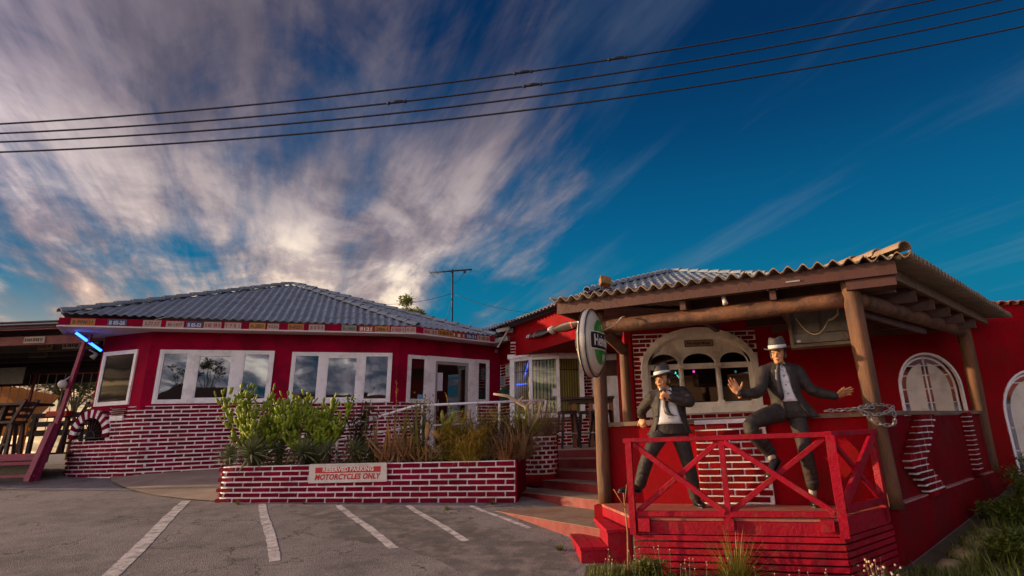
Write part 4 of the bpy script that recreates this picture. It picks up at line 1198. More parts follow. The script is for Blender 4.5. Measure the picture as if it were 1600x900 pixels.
    for i in range(13):
        zz = 1.12 - .0705 * i; a, b = 3.98, 4.28
        p = SIDE.p((a + b) / 2, zz + .037, .045); link('brick', brick_mesh(b - a, .11, .060, BRICK2), sw, p - wl(sw), p, (0, 0, SIDE.ang))
        if i < 12:
            mb = MB(); SIDE.box(mb, a, b, zz - .010, zz + .006, 0, .094); obj('mortar_joint', mb, MORT, sw)
    # log posts
    mb = MB(); log(mb, (PL.x, PL.y - .06, .22), (PL.x - .0, PL.y - .02, 2.78), .088, .088); obj('log_post', mb, LOG, ver)
    mb = MB(); log(mb, (PR.x + .02, PR.y - .04, .20), (PR.x - .05, PR.y - .02, 2.86), .088, .105); obj('log_post', mb, LOG, ver)
    mb = MB(); log(mb, (PB.x, PB.y, .22), (PB.x + .02, PB.y, 2.72), .10, .12); obj('log_post', mb, LOG, ver)
    mb = MB(); log(mb, (.82, 11.1, .75), (.80, 11.1, 2.62), .085, .085); obj('log_post', mb, LOG, ver)
    mb = MB(); mb.box((PL.x - .01, PL.y - .09, .08), (.22, .22, .28), Matrix.Rotation(FRONT.ang, 3, 'Z')); obj('post_plinth', mb, RED, ver)
    # log beams
    mb = MB(); log(mb, FRONT.p(-.12, 2.50, -.02), FRONT.p(FRONT.L - .06, 2.50, -.0), .105, .098, wob=.012); obj('log_beam', mb, LOGH, ver)
    mb = MB(); log(mb, SIDE.p(.06, 2.52, .0), SIDE.p(SIDE.L + .05, 2.62, .0), .095, .110, wob=.012); obj('log_beam', mb, LOGH, ver)
    mb = MB(); log(mb, (PL.x + .02, PL.y, 2.50), (.80, 11.2, 2.52), .09, .09); obj('log_beam', mb, LOGH, ver)
    mb = MB(); mb.beam(SIDE.p(.1, 2.40, -.12), SIDE.p(3.4, 2.44, -.12), .05, .08); obj('strut', mb, WOOD, ver)
    # roof frame
    OF, OS = .36, .72
    def edge(W, o): return W.A + W.n * o, W.e
    a0, d0 = edge(FRONT, OF); a1, d1 = edge(SIDE, OS)
    den = d0.x * d1.y - d0.y * d1.x; t = ((a1.x - a0.x) * d1.y - (a1.y - a0.y) * d1.x) / den
    T = a0 + d0 * t
    ze = 2.885
    f0 = a0 - d0 * .56
    # hip direction
    s0, s1 = -n, -n2; hipd = (s0 + s1).normalized(); k = 1 / hipd.dot(s0)
    tan_p = .115; Lh = 4.2
    A = T + hipd * (Lh * k); az = ze + Lh * tan_p
    # fascia boards
    ff = FRONT.n * (OF - .10)
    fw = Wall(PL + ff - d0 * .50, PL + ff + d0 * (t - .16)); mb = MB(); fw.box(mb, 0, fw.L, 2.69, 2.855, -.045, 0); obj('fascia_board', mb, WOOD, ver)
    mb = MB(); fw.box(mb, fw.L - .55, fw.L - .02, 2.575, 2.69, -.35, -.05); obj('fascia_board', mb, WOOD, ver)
    mb = MB(); fw.box(mb, 0.0, .05, 2.70, 2.85, -1.2, -.05); obj('fascia_board', mb, WOOD, ver)
    fs = Wall(PR + SIDE.n * (OS - .34) + SIDE.e * (-.02), PB + SIDE.n * (OS - .34) + SIDE.e * .35); mb = MB(); fs.box(mb, 0, fs.L, 2.73, 2.885, -.05, 0); obj('fascia_board', mb, CAPW, ver)
    # joists ending over the side beam, parallel with the front
    for i in range(6):
        u = .42 + i * .88; p = SIDE.p(u, 2.675, .34); q = p - V((FRONT.e.x, FRONT.e.y, 0)) * 2.6
        mb = MB(); mb.beam(p, q, .05, .20); obj('joist', mb, WOOD, ver)
        mb = MB(); mb.beam(p + V((FRONT.e.x, FRONT.e.y, 0)) * .003, p + V((FRONT.e.x, FRONT.e.y, 0)) * .012, .05, .20); obj('joist_end', mb, CAPW, ver)  # lit look of the joist ends put into a paler wood colour
    for u in (1.27, 2.40):
        p = FRONT.p(u, 2.645, .17); mb = MB(); mb.beam(p, p - V((n.x, n.y, 0)) * 2.2, .075, .15); obj('joist', mb, WOOD, ver)
    # corrugated sheets
    def sheets(E0, E1, left_free, name='sheet'):
        E0 = V((E0[0], E0[1], ze)); E1 = V((E1[0], E1[1], ze))
        u = (E1 - E0).normalized(); U = (E1 - E0).length
        ins = V((-u.y, u.x, 0)); v = (ins + V((0, 0, tan_p))).normalized(); w = u.cross(v)
        hl = (V((A.x, A.y, az)) - (E1 if left_free else E0)); hu = abs(hl.dot(u)); hv = hl.dot(v)
        VM = 4.6
        def lim(x):
            r = (U - x) if left_free else x
            return max(0, min(VM, r / hu * hv))
        p = .168; per = 4; ns = 10; x = 0.0; thick = .016
        while x < U - .01:
            x1 = min(U, x + p * per); N = max(2, int(round((x1 - x) / p * ns))); mb = MB(); vs = []
            for i in range(N + 1):
                xs = x + (x1 - x) * i / N; wv = .034 * cos(2 * pi * xs / p)
                L_ = lim(xs)
                for vv in (0.0, L_):
                    b = E0 + u * xs + v * vv + w * (wv + (.006 if int(x / (p * per) + .5) % 2 else 0))
                    vs += [b, b - w * thick]
            fs = []
            for i in range(N):
                q = 4 * i; r = q + 4
                fs += [(q, r, r + 2, q + 2), (q + 1, q + 3, r + 3, r + 1), (q, q + 1, r + 1, r)]
            fs += [(0, 2, 3, 1), (4 * N, 4 * N + 1, 4 * N + 3, 4 * N + 2)]
            mb.smooth = True; mb.add(vs, fs); obj(name, mb, SHEET, ver); x = x1
    E2 = T + SIDE.e * 6.35
    sheets(f0, T, True); sheets(T, E2, False)
    # barrel hip tiles with mortar at the corner
    hv = V((A.x - T.x, A.y - T.y, az - ze)).normalized()
    a = V((T.x, T.y, ze + .012)) + hv * .10
    hip_caps(ver, a, a + hv * 4.0, 9, r=.085, m=SHEET)
    mb = MB(); 
    for i in range(5): mb.ell(a + hv * (.05 + .03 * i) + V((.02 * (i % 3) - .03, -.01 * (i % 2), -.03 + .012 * (i % 2))), (.055, .05, .035), nu=7, nv=5)
    obj('corner_mortar', mb, mat('yellow_mortar', (.42, .34, .22), .85, .3, 14, .6, 40), ver)
    # backing so the attic is dark
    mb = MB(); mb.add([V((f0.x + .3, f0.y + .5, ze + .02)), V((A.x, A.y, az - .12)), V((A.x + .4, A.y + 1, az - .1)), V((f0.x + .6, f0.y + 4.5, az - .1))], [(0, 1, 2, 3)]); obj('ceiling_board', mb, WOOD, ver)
veranda()

def veranda_things():
    # grey cabinet (back of a screen) hung under the beam
    W = Wall((2.78, 8.05), (3.62, 7.75))
    t = thing('hanging_screen', 'back of a boxed screen in a wooden frame hung under the log beam, cables dangling', 'screen', W.p(.42, 2.08, -.1))
    T_ = lambda u, z, d=0: W.p(u, z, d)
    mb = MB(); W.box(mb, .06, .80, 2.12, 2.62, -.16, 0); obj('back_panel', mb, CARTON, t)
    mb = MB(); W.box(mb, .12, .40, 2.25, 2.46, 0, .035); obj('raised_panel', mb, CARTON, t)
    mb = MB(); W.box(mb, .46, .74, 2.24, 2.52, 0, .05); obj('raised_panel', mb, CARTON, t)
    for a in ((.02, .06, 2.06, 2.66), (.80, .84, 2.06, 2.66), (.06, .80, 2.06, 2.10)):
        mb = MB(); W.box(mb, *a, -.20, .07); obj('frame', mb, CAPW, t)
    mb = MB(); W.box(mb, .10, .15, 2.13, 2.16, .002, .02); obj('sticker', mb, MATS['paper'], t)
    def hang(a, b, s, n=14): return [W.p(a[0] + (b[0] - a[0]) * i / n, a[1] + (b[1] - a[1]) * i / n - s * 4 * (i / n) * (1 - i / n), .085) for i in range(n + 1)]
    mb = MB(); mb.tube(hang((.13, 2.44), (.52, 2.38), .20), .008, 6); mb.tube(hang((.52, 2.38), (.66, 2.46), .02), .016, 6); mb.tube(hang((.64, 2.44), (.68, 2.56), -.01), .008, 6); obj('cable', mb, CABLE, t)
    mb = MB(); mb.tube(hang((.62, 2.40), (.80, 2.18), .10), .006, 5); mb.tube(hang((.64, 2.34), (.72, 2.20), .16), .006, 5); obj('cable', mb, CAPW, t)
    # small spot lamp under the fascia
    c = FRONT.p(1.80, 2.66, .14); t = thing('spot_lamp', 'small white spot lamp hanging under the veranda fascia', 'lamp', c + V((0, 0, -.05)))
    mb = MB(); mb.box(c + V((0, 0, .05)), (.05, .05, .05)); mb.tube([c + V((0, 0, .05)), c + V((0, 0, -.01))], .012, 6); obj('mount', mb, GREYP, t)
    mb = MB(); mb.tube([c + V((0, 0, .01)), c + V((.004, -.02, -.05)), c + V((.008, -.03, -.075))], [.025, .03, .036], 10); obj('lamp_head', mb, mat('lamp_white', (.6, .58, .55), .4), t)
    mb = MB(); W2 = FRONT; W2.box(mb, 2.58, 2.74, 2.735, 2.752, .262, .275); top('bracket', mb, GREYP, 'short pale metal bracket screwed to the fascia board', 'bracket')
    # power cord along the left beam to the round sign
    pts = [(.30, 8.20, 2.40), (.36, 8.12, 2.42), (.44, 8.05, 2.44), (.52, 8.02, 2.50), (.58, 8.04, 2.56), (.62, 8.1, 2.58)]
    mb = MB(); mb.tube(pts, .010, 6); top('cord', mb, CABLE, 'cream cord looping from the green round sign to the log beam', 'cord')
    # chain heaped over the cap and round the post
    t = thing('chain', 'heavy steel chain heaped on the wall cap and slung round the right front post', 'chain', (3.2, 6.95, 1.0))
    rr = .019; wr = .0062
    lm = MB()
    pts = [V((x, y, 0)) for x, y in [(rr * 1.5 * (1 if abs(a) < pi / 2 else -1) * .6 + rr * cos(a), rr * .9 * sin(a)) for a in [2 * pi * i / 12 - pi + .001 for i in range(13)]]]
    lm.tube(pts, wr, 5, cap=False); lme = mesh_of(lm, CHAIN, name='link')
    def chain(path, k0=0):
        P = [V(p) for p in path]; L = [0]
        for a, b in zip(P, P[1:]): L.append(L[-1] + (b - a).length)
        s = 0; k = k0
        while s < L[-1]:
            i = max(j for j in range(len(L) - 1) if L[j] <= s); q = (s - L[i]) / (L[i + 1] - L[i]); p = P[i].lerp(P[i + 1], q); d = (P[i + 1] - P[i]).normalized()
            R = d.to_track_quat('X', 'Z').to_matrix() @ Matrix.Rotation((pi / 2 if k % 2 else 0) + .4, 3, 'X')
            link('link', lme, t, p - wl(t), p, R.to_euler()); s += .045; k += 1
    def cat(a, b, sag, n=12, out=0): 
        a = V(a); b = V(b); return [a.lerp(b, i / n) + V((0, 0, -sag * 4 * (i / n) * (1 - i / n))) + V((FRONT.n.x, FRONT.n.y, 0)) * out * sin(pi * i / n) for i in range(n + 1)]
    chain(cat((2.78, 7.12, 1.235), (3.18, 6.92, 1.24), 0)); chain(cat((3.0, 7.08, 1.24), (3.20, 6.88, 1.25), 0, out=.04), 1)
    chain(cat((3.06, 6.90, 1.23), (3.38, 6.86, 1.06), .06)); chain(cat((3.38, 6.86, 1.06), (3.47, 6.98, 1.23), .05)); chain(cat((3.12, 6.88, 1.20), (3.42, 6.90, 1.24), .05)); chain(cat((3.08, 6.90, 1.26), (3.46, 7.0, 1.25), -.02), 1); chain(cat((3.12, 6.88, 1.17), (3.40, 6.88, 1.22), .02))
    # lens shaped beer sign on the left post
    C = V((.150, 7.86, 2.205)); dv = V((.325, .9457, 0)).normalized(); nv = V((dv.y, -dv.x, 0))   # nv: towards +x
    t = thing('beer_sign', 'green and cream oval light box sign bulging on both faces, beside the left log post', 'sign', C + V((0, 0, -.42)))
    RX, RZ, BL = .37, .42, .165
    def pt(a, r, side, lift=0.0):     # a angle, r 0..1 over the face
        x = RX * r * cos(a); z = RZ * r * sin(a); h = BL * sqrt(max(0, 1 - (r * .97) ** 2)) - BL * .243 + .035
        return C + dv * x + V((0, 0, z)) + nv * side * (h + lift)
    GRN = mat('sign_green', (.01, .25, .045), .3, .12, 10, coat=.4); CRE = mat('sign_cream', (.52, .50, .40), .35, .1, 8, coat=.4); SIL = mat('sign_silver', (.40, .38, .37), .35, .1, 10, metal=.3)
    BLK = mat('sign_black', (.010, .010, .012), .35); WHT = mat('sign_white', (.75, .74, .70), .4)
    mb = MB(); NA = 40; mb.smooth = True
    ring = lambda r, d: [C + dv * (RX + r) * cos(2 * pi * i / NA) + V((0, 0, (RZ + r) * sin(2 * pi * i / NA))) + nv * d for i in range(NA)]
    mb.rings([ring(-.01, -.042), ring(.015, -.042), ring(.020, -.025), ring(.020, .025), ring(.015, .042), ring(-.01, .042)], cap=False); obj('rim', mb, SIL, t)
    mb = MB(); mb.smooth = True
    for s in (-.043, .043): mb.tube([C + dv * (RX + .018) * cos(2 * pi * i / NA) + V((0, 0, (RZ + .018) * sin(2 * pi * i / NA))) + nv * s for i in range(NA + 1)], .008, 6)
    obj('rubber_seal', mb, BLK, t)
    for s in (-1, 1):
        mb = MB(); mb.smooth = True
        mb.rings([[pt(2 * pi * i / NA, r, s) for i in range(NA)] for r in (1.0, .92, .8, .66, .5, .33, .16, .01)]); fo = obj('face', mb, CRE, t)
        # raised green field above and below a black banner
        def field(m, rings_, z0, z1, lift, nm):
            mb = MB(); mb.smooth = True; nx, nz = 22, 10; vs = []
            for j in range(nz + 1):
                z = z0 + (z1 - z0) * j / nz; xm = rings_ * RX * sqrt(max(0, 1 - (z / (rings_ * RZ)) ** 2))
                for i in range(nx + 1):
                    x = -xm + 2 * xm * i / nx; r = sqrt((x / RX) ** 2 + (z / RZ) ** 2); a = atan2(z / RZ, x / RX); vs.append(pt(a, r, s, lift))
            mb.add(vs, [(j * (nx + 1) + i, j * (nx + 1) + i + 1, (j + 1) * (nx + 1) + i + 1, (j + 1) * (nx + 1) + i) for j in range(nz) for i in range(nx)])
            return obj(nm, mb, m, fo)
        field(GRN, .70, .115, .294, .004, 'green_field'); field(GRN, .70, -.294, -.115, .004, 'green_field')
        field(WHT, .86, -.108, .118, .005, 'banner_border'); field(BLK, .84, -.096, .106, .008, 'banner')
        me = text_mesh('Heineken', .20, WHT, .0005, .004, .72); 
        # wrap the lettering on the bulge
        for v_ in me.vertices:
            x = v_.co.x * (.56 / .60); z = v_.co.y * 1.0
            xx = -x if s < 0 else x
            r = sqrt((xx / RX) ** 2 + (z / RZ) ** 2); a = atan2(z / RZ, xx / RX); q = pt(a, r, s, .011 + v_.co.z); v_.co = q - wl(fo)
        link('lettering', me, fo)
        mb = MB()
        hp = [(.05 * cos(a) * (1 if i % 2 else .62), -.195 + .055 * sin(a) * (1 if i % 2 else .62)) for i, a in enumerate([2 * pi * k / 12 for k in range(12)])]
        def on(x, z, l): return pt(atan2(z / RZ, x / RX), sqrt((x / RX) ** 2 + (z / RZ) ** 2), s, l)
        vs = [on(x + .0, z, .010) for x, z in hp] + [on(0, -.195, .012)]
        mb.add(vs, [(i, (i + 1) % 12, 12) for i in range(12)]); obj('hop_emblem', mb, mat('pale_green', (.35, .52, .25), .5), fo)
        st = [(.045 * cos(a) * (1 if i % 2 == 0 else .42), .195 + .045 * sin(a) * (1 if i % 2 == 0 else .42)) for i, a in enumerate([pi / 2 + 2 * pi * k / 10 for k in range(10)])]
        vs = [on(x, z, .010) for x, z in st] + [on(0, .195, .012)]; mb = MB(); mb.add(vs, [(i, (i + 1) % 10, 10) for i in range(10)]); obj('star', mb, MATS['pale_green'], fo)
    mb = MB()
    for z in (2.39, 1.99): mb.beam(C + dv * (RX * .80) + V((0, 0, z - C.z)), (PL.x + .02, PL.y - .12, z), .05, .055)
    obj('bracket', mb, mat('bracket_white', (.55, .5, .42), .5, .15, 10), t)
veranda_things()

# ================================================================== statue deck with railing
def deck():
    t = thing('wooden_deck', 'red painted wooden deck with crossed railings and slatted skirt holding the two figures', 'deck', (1.6, 7.2, -.35))
    FL, FR, BR = V((.50, 6.91)), V((2.42, 6.26)), V((3.20, 6.98))
    F = Wall(FL, FR); SD = Wall(FR, BR); zt = .23
    # boards parallel with the front
    poly = [tuple(FL), tuple(FR), tuple(BR), tuple(PR + FRONT.n * .05), tuple(FRONT.p(.12, 0, .05).xy), (.20, 8.22)]
    k = 0; w = .145
    for i in range(14):
        a = i * w; b = a + w - .008
        ni = -F.n
        c0 = ni.dot(FL) + a; c1 = ni.dot(FL) + b
        pg = clip_poly(clip_poly(poly, ni.x, ni.y, c1), -ni.x, -ni.y, -c0)
        if len(pg) < 3: continue
        mb = MB(); mb.prism([(x, y, zt - .03) for x, y in pg], (0, 0, .03)); obj('deck_board', mb, DECKTOP, t)
    mb = MB(); F.box(mb, 0.0, F.L, .075, .195, -.03, .012); obj('fascia', mb, DECKRED, t)
    mb = MB(); SD.box(mb, 0.0, SD.L, .075, .235, -.03, .012); obj('fascia', mb, DECKRED, t)
    mb = MB(); LW = Wall((.20, 8.22), FL); LW.box(mb, 0, LW.L, .10, .195, -.03, .0); obj('fascia', mb, DECKRED, t)
    for i in range(10):
        z = .065 - i * .0625
        mb = MB(); F.box(mb, .0, F.L + .005, z - .046, z, -.025, .02 + .004 * (i % 2)); obj('slat', mb, DECKRED, t)
        mb = MB(); SD.box(mb, .0, SD.L + .04, z - .046, z, -.025, .018 + .004 * (i % 2)); obj('slat', mb, DECKRED, t)
    mb = MB(); mb.prism([(p[0], p[1], -.7) for p in (FL - F.n * .10, FR - F.n * .10 - SD.n * .06, BR - SD.n * .08, (2.9, 7.2), (.5, 8.1), (.3, 8.1))], (0, 0, .86)); obj('deck_frame', mb, DARKW, t)
    # rail posts
    def post(p, z0, z1, w_, R, nm='post', par=t):
        mb = MB(); mb.box((p[0], p[1], (z0 + z1) / 2), (w_, w_, z1 - z0), R); return obj(nm, mb, DECKRED, par)
    RF = Matrix.Rotation(F.ang, 3, 'Z'); RS = Matrix.Rotation(SD.ang, 3, 'Z')
    cor = FR + (F.n + SD.n).normalized() * .02
    post(F.p(.0, 0, .03), .07, .99, .065, RF); post(F.p(F.L * .485, 0, -.0), .20, .99, .055, RF); post((cor.x, cor.y), .065, .985, .085, RF); post(SD.p(SD.L - .06, 0, .0), .10, .99, .07, RS)
    post(F.p(F.L * .485, 0, .01), .12, .225, .10, RF, 'post_block'); post(F.p(F.L - .13, 0, .01), .12, .225, .12, RF, 'post_block'); post(F.p(.12, 0, .0), .10, .225, .12, RF, 'post_block')
    def bar(W, a, b, w_, h, nm, d=0.0):
        mb = MB(); mb.beam(W.p(a[0], a[1], d), W.p(b[0], b[1], d), w_, h, ch=.006); obj(nm, mb, DECKRED, t)
    bar(F, (-.06, .995), (F.L + .03, .995), .085, .05, 'top_rail'); bar(SD, (-.02, .997), (SD.L + .02, .997), .085, .05, 'top_rail')
    bar(F, (.04, .265), (F.L - .04, .265), .05, .055, 'bottom_rail', .005); bar(SD, (.05, .30), (SD.L - .08, .30), .05, .07, 'bottom_rail')
    m = F.L * .485
    for (a, b) in ((.05, m - .03), (m + .03, F.L - .05)):
        bar(F, (a, .96), (b, .285), .04, .055, 'cross_brace', .022); bar(F, (a, .285), (b, .96), .04, .055, 'cross_brace', -.020)
    bar(SD, (.05, .96), (SD.L - .10, .33), .04, .05, 'cross_brace', -.02); bar(SD, (.05, .33), (SD.L - .10, .96), .045, .10, 'cross_brace', .022)
    # box steps up to the deck
    s = thing('box_steps', 'two red painted plank box steps at the left end of the deck', 'steps', (.1, 7.7, -.35))
    def boxstep(x0, x1, xo, y0, y1, z1, z0):
        P = lambda x, y, z: V((x + xo * (y1 - y) / (y1 - y0), y, z))
        mb = MB(); vs = [P(x, y, z) for z in (z0, z1 - .03) for y in (y0 + .02, y1) for x in (x0 + .015, x1)]
        mb.add(vs, [(0, 2, 3, 1), (4, 5, 7, 6), (0, 1, 5, 4), (2, 6, 7, 3), (0, 4, 6, 2), (1, 3, 7, 5)]); obj('riser_box', mb, DECKRED, s)
        xm = (x0 + x1) / 2
        for a, b in ((x0, xm - .004), (xm + .004, x1)):
            mb = MB(); vs = [P(x, y, z) for z in (z1 - .03, z1) for y in (y0, y1) for x in (a, b)]
            mb.add(vs, [(0, 2, 3, 1), (4, 5, 7, 6), (0, 1, 5, 4), (2, 6, 7, 3), (0, 4, 6, 2), (1, 3, 7, 5)]); obj('tread_board', mb, DECKRED, s)
    boxstep(.095, .37, .12, 7.17, 8.20, .08, -.5); boxstep(-.21, .09, .13, 7.20, 8.16, -.09, -.5)
deck()
# ================================================================== planters and plants
PX = lambda px, Y: (px - 912) * .001 * Y
def planter():
    t = thing('brick_planter', 'long raised planter of dark red painted bricks with white joints', 'planter', (-3.7, 11.2, 0))
    A = V((-6.194, 10.769)); B = V((-1.146, 10.60)); e = (B - A).normalized(); n = V((e.y, -e.x))
    r = .22; pts = []
    # rounded left corner, then the front, then a square right end
    c = A + e * r - n * r
    back = A - n * 1.1
    pts = [tuple(back)] + [tuple(c + V((-e.x * cos(a) + n.x * sin(a), -e.y * cos(a) + n.y * sin(a))) * r) for a in [pi / 2 * i / 6 for i in range(7)]] + [tuple(B)]
    path = Path(pts); Lf = path.L - path.c[7]
    zb = lambda u: .20 - .15 * max(0, min(1, (u - path.c[7]) / Lf)) - .015
    zt = lambda u: .752 - .055 * max(0, min(1, (u - path.c[7]) / Lf))
    mb = MB(); N = 60
    us = [path.L * i / N for i in range(N + 1)]
    for u0, u1 in zip(us, us[1:]):
        (p, a), (q, b) = path.at(u0 + 1e-4), path.at(u1 - 1e-4)
        mb.quad(V((p.x, p.y, zb(u0) - .1)), V((q.x, q.y, zb(u1) - .1)), V((q.x, q.y, zt(u1))), V((p.x, p.y, zt(u0))))
        n0 = V((sin(a), -cos(a))) * .2; n1 = V((sin(b), -cos(b))) * .2
        mb.quad(V((p.x, p.y, zt(u0))), V((q.x, q.y, zt(u1))), V((q.x - n1.x, q.y - n1.y, zt(u1))), V((p.x - n0.x, p.y - n0.y, zt(u0))))
    w = obj('planter_wall', mb, MORT, t)
    mb = MB(); Bk = B - n * 1.2 + e * .03; Be = B + e * .03
    mb.quad(V((Be.x, Be.y, -.1)), V((Bk.x, Bk.y, -.1)), V((Bk.x, Bk.y, .70)), V((Be.x, Be.y, .70))); mb.quad(V((B.x, B.y, -.1)), V((Be.x, Be.y, -.1)), V((Be.x, Be.y, .69)), V((B.x, B.y, .69)))
    mb.quad(V((B.x, B.y, .69)), V((Be.x, Be.y, .69)), V((Bk.x, Bk.y, .69)), V(((B - n * 1.2).x, (B - n * 1.2).y, .69)))
    obj('end_wall', mb, BRICK, t)
    lay = Layer(w, BRICK, 300, 31)
    H = .0785
    def sh(u):
        sc = (zt(u) - zb(u)) / (7 * H); return zb(u), sc, -math.atan(.10 / Lf * (1 if u > path.c[7] else 0))
    courses(lay, path, 0, 7, H, .315, .026, D=.02, offd=.004, shear=sh, u0=path.c[1] - .5)
    lay.done()
    mb = MB(); q = [A - n * .15 + e * .15, B - n * .15 - e * .1, B - n * 1.15 - e * .1, A - n * 1.1 + e * .15]
    G = 24; vs = []; rs = random.Random(3)
    for j in range(9):
        for i in range(G + 1):
            p = q[0].lerp(q[1], i / G).lerp(q[3].lerp(q[2], i / G), j / 8); vs.append((p.x, p.y, .70 + rs.uniform(-.02, .03)))
    mb.add(vs, [(j * (G + 1) + i, j * (G + 1) + i + 1, (j + 1) * (G + 1) + i + 1, (j + 1) * (G + 1) + i) for j in range(8) for i in range(G)])
    mb.quad(V((*(A - n * 1.1), 0)), V((*(B - n * 1.2), 0)), V((*(B - n * 1.2), .7)), V((*(A - n * 1.1), .7)))
    obj('soil', mb, SOIL, t)
    # sign on the planter front
    F = Wall(A, B); tl = -.010
    s = thing('parking_sign', 'white reserved motorcycle parking sign with red lettering on the planter front', 'sign', F.p(2.26, .44, .04))
    mb = MB(); ps = [F.p(u, z, d) for d in (.028, .045) for u, z in ((1.605, .452), (2.925, .438), (2.905, .735), (1.60, .752))]
    mb.add(ps, [(0, 1, 2, 3), (4, 7, 6, 5), (0, 4, 5, 1), (1, 5, 6, 2), (2, 6, 7, 3), (3, 7, 4, 0)])
    obj('board', mb, mat('sign_board', (.62, .58, .54), .5, .08, 6, col2=(.45, .40, .36), sc2=4, amt2=.5), s)
    SR = mat('sign_red', (.48, .012, .010), .5, .1, 8)
    mb = MB()
    ba = lambda u0, u1, z0, z1: mb.add([F.p(u, z - .0095 * (u - 1.6), .0465) for u, z in ((u0, z0), (u1, z0), (u1, z1), (u0, z1))], [(0, 1, 2, 3)])
    ba(1.705, 2.812, .604, .694)
    obj('red_bar', mb, SR, s)
    def lettered(tx, h, u, z, wid, m, d, bold, shear=0.0):
        me = text_mesh(tx, h, m, .0012, bold, shear=shear, spacing=1.06); ww = max(v.co.x for v in me.vertices) - min(v.co.x for v in me.vertices)
        hh = max(v.co.y for v in me.vertices) - min(v.co.y for v in me.vertices)
        me.transform(Matrix.Diagonal((wid / ww, h / hh, 1, 1))); put_text(s, me, F, u, z, d, -.0095)
    SLET = mat('sign_letter', (.70, .63, .59), .5)
    lettered('RESERVED', .070, 2.045, .651, .432, SLET, .0475, .0026); lettered('PARKING', .070, 2.490, .647, .400, SLET, .0475, .0026)
    lettered('MOTORCYCLES', .092, 2.090, .534, .775, SR, .048, .0034, .16); lettered('ONLY', .092, 2.655, .529, .300, SR, .048, .0034, .16)
    mb = MB(); rr = random.Random(5)
    for k in range(30):
        u = 1.96 + k * .022; ba(u, u + .012, .716 + rr.uniform(-.003, .003), .724)
    obj('small_print', mb, mat('faded_print', (.45, .28, .24), .6), s)
    # round brick planter by the steps
    R0 = .305; c = V((-.815, 12.2)); z0, z1 = .28, 1.055
    q = thing('round_planter', 'round brick planter of red bricks and white joints beside the steps', 'planter', (c.x, c.y, z0))
    arcp = [tuple(c + V((cos(a), sin(a))) * R0) for a in [radians(150) + radians(240) * i / 20 for i in range(21)]]
    mb = MB(); mb.smooth = True; mb.lathe((c.x, c.y, 0), [(R0 - .01, z0), (R0, z0 + .05), (R0, z1), (R0 - .07, z1), (R0 - .08, z1 - .06), (.01, z1 - .06)], 28)
    w = obj('planter_wall', mb, MORT, q)
    mb = MB(); mb.lathe((c.x, c.y, 0), [(R0 + .012, z0 - .1), (R0 + .012, .375), (R0, .38)], 28); obj('plain_foot', mb, BRICK2, q)
    lay = Layer(w, BRICK2, 300, 33)
    courses(lay, Path(arcp), .395, 8, .081, .150, .028, D=.02, offd=.004); lay.done()
    mb = MB(); mb.lathe((c.x, c.y, 0), [(R0 - .07, z1 - .04), (.08, z1 - .01), (.005, z1)], 18); obj('soil', mb, SOIL, q)
planter()

# ---- plants
def leafmat(name, c, c2=None, rough=.5, trans=.25, var=.3):
    return mat(name, c, rough, var, 5, col2=c2, sc2=9, amt2=.6 if c2 else 0, rnd=.15, trans=trans)
AG = leafmat('agave_leaf', (.13, .155, .065), (.22, .22, .10), trans=.05)
SUC = leafmat('succulent_leaf', (.27, .37, .02), (.38, .40, .04), trans=.2)
DKG = leafmat('dark_green_leaf', (.035, .050, .012), (.07, .08, .02))
YEL = leafmat('yellow_green_leaf', (.42, .31, .04), (.20, .19, .03))
ORG = leafmat('orange_aloe_leaf', (.34, .16, .06), (.22, .15, .05), trans=.1)
DRY = leafmat('dry_grass_blade', (.32, .22, .12), (.2, .16, .07))
WEED = leafmat('weed_leaf', (.17, .17, .03), (.24, .21, .04))
GRASS = leafmat('grass_blade', (.10, .125, .016), (.19, .17, .03))
STEM = mat('stem', (.10, .085, .035), .7, .3, 8, rnd=.2)
BUD = mat('flower_bud', (.55, .40, .28), .6, .3, 20)
def blade(mb, base, d, L, w, curve, n=4, fold=.25, rng=random, tip=.05):
    """a tapering leaf: base point, direction, length, half-width, bend"""
    d = V(d).normalized(); _, s, t = frame_from(d); p = V(base); vs = []; L_ = L / n
    dn = V((0, 0, -1))
    for i in range(n + 1):
        q = i / n; ww = w * (.75 + 1.0 * q - 1.75 * q * q + tip * (1 - q) * 0) if i < n else w * tip
        vs += [p - s * ww, p - t * (-ww * fold), p + s * ww]
        p = p + d * L_; d = (d + dn * curve / n).normalized(); _, s2, t = frame_from(d); s = s2 if s2.dot(s) > 0 else -s2
    fs = []
    for i in range(n):
        a = 3 * i; fs += [(a, a + 1, a + 4, a + 3), (a + 1, a + 2, a + 5, a + 4)]
    mb.add(vs, fs)
def agave(label, c, R, seed, group='agaves along the planter'):
    rng = random.Random(seed); t = thing('agave', label, 'agave', c, group)
    ms = []
    for k in range(3):
        mb = MB(); blade(mb, (0, 0, 0), (1, 0, 0), R, R * .055, .10 + .12 * k, 5, .5); ms.append(mesh_of(mb, AG, name='leaf', fix=False))
    tk = MB(); tk.tube([(c[0], c[1], .62), (c[0], c[1], c[2] + .08)], [.07, .05], 8); obj('stem', tk, SOIL, t)
    N = 58; ga = 2.39996
    for i in range(N):
        el = radians(-34 + 118 * (i / N) ** .95) ; az = i * ga + rng.uniform(-.15, .15)
        o = link('leaf', rng.choice(ms), t, V((0, 0, .05)) , rot=Euler((rng.uniform(-.3, .3), -el, az), 'XYZ')); o.scale = (rng.uniform(.82, 1.05) * (1 - .25 * (i / N)),) * 3
    return t
agave('large spiky agave rosette below the taller succulent bush, its leaves over the planter edge', (PX(388, 10.92), 10.92, .90), .54, 1)
agave('small agave at the far left corner of the planter', (PX(354, 11.3), 11.3, .86), .40, 2)
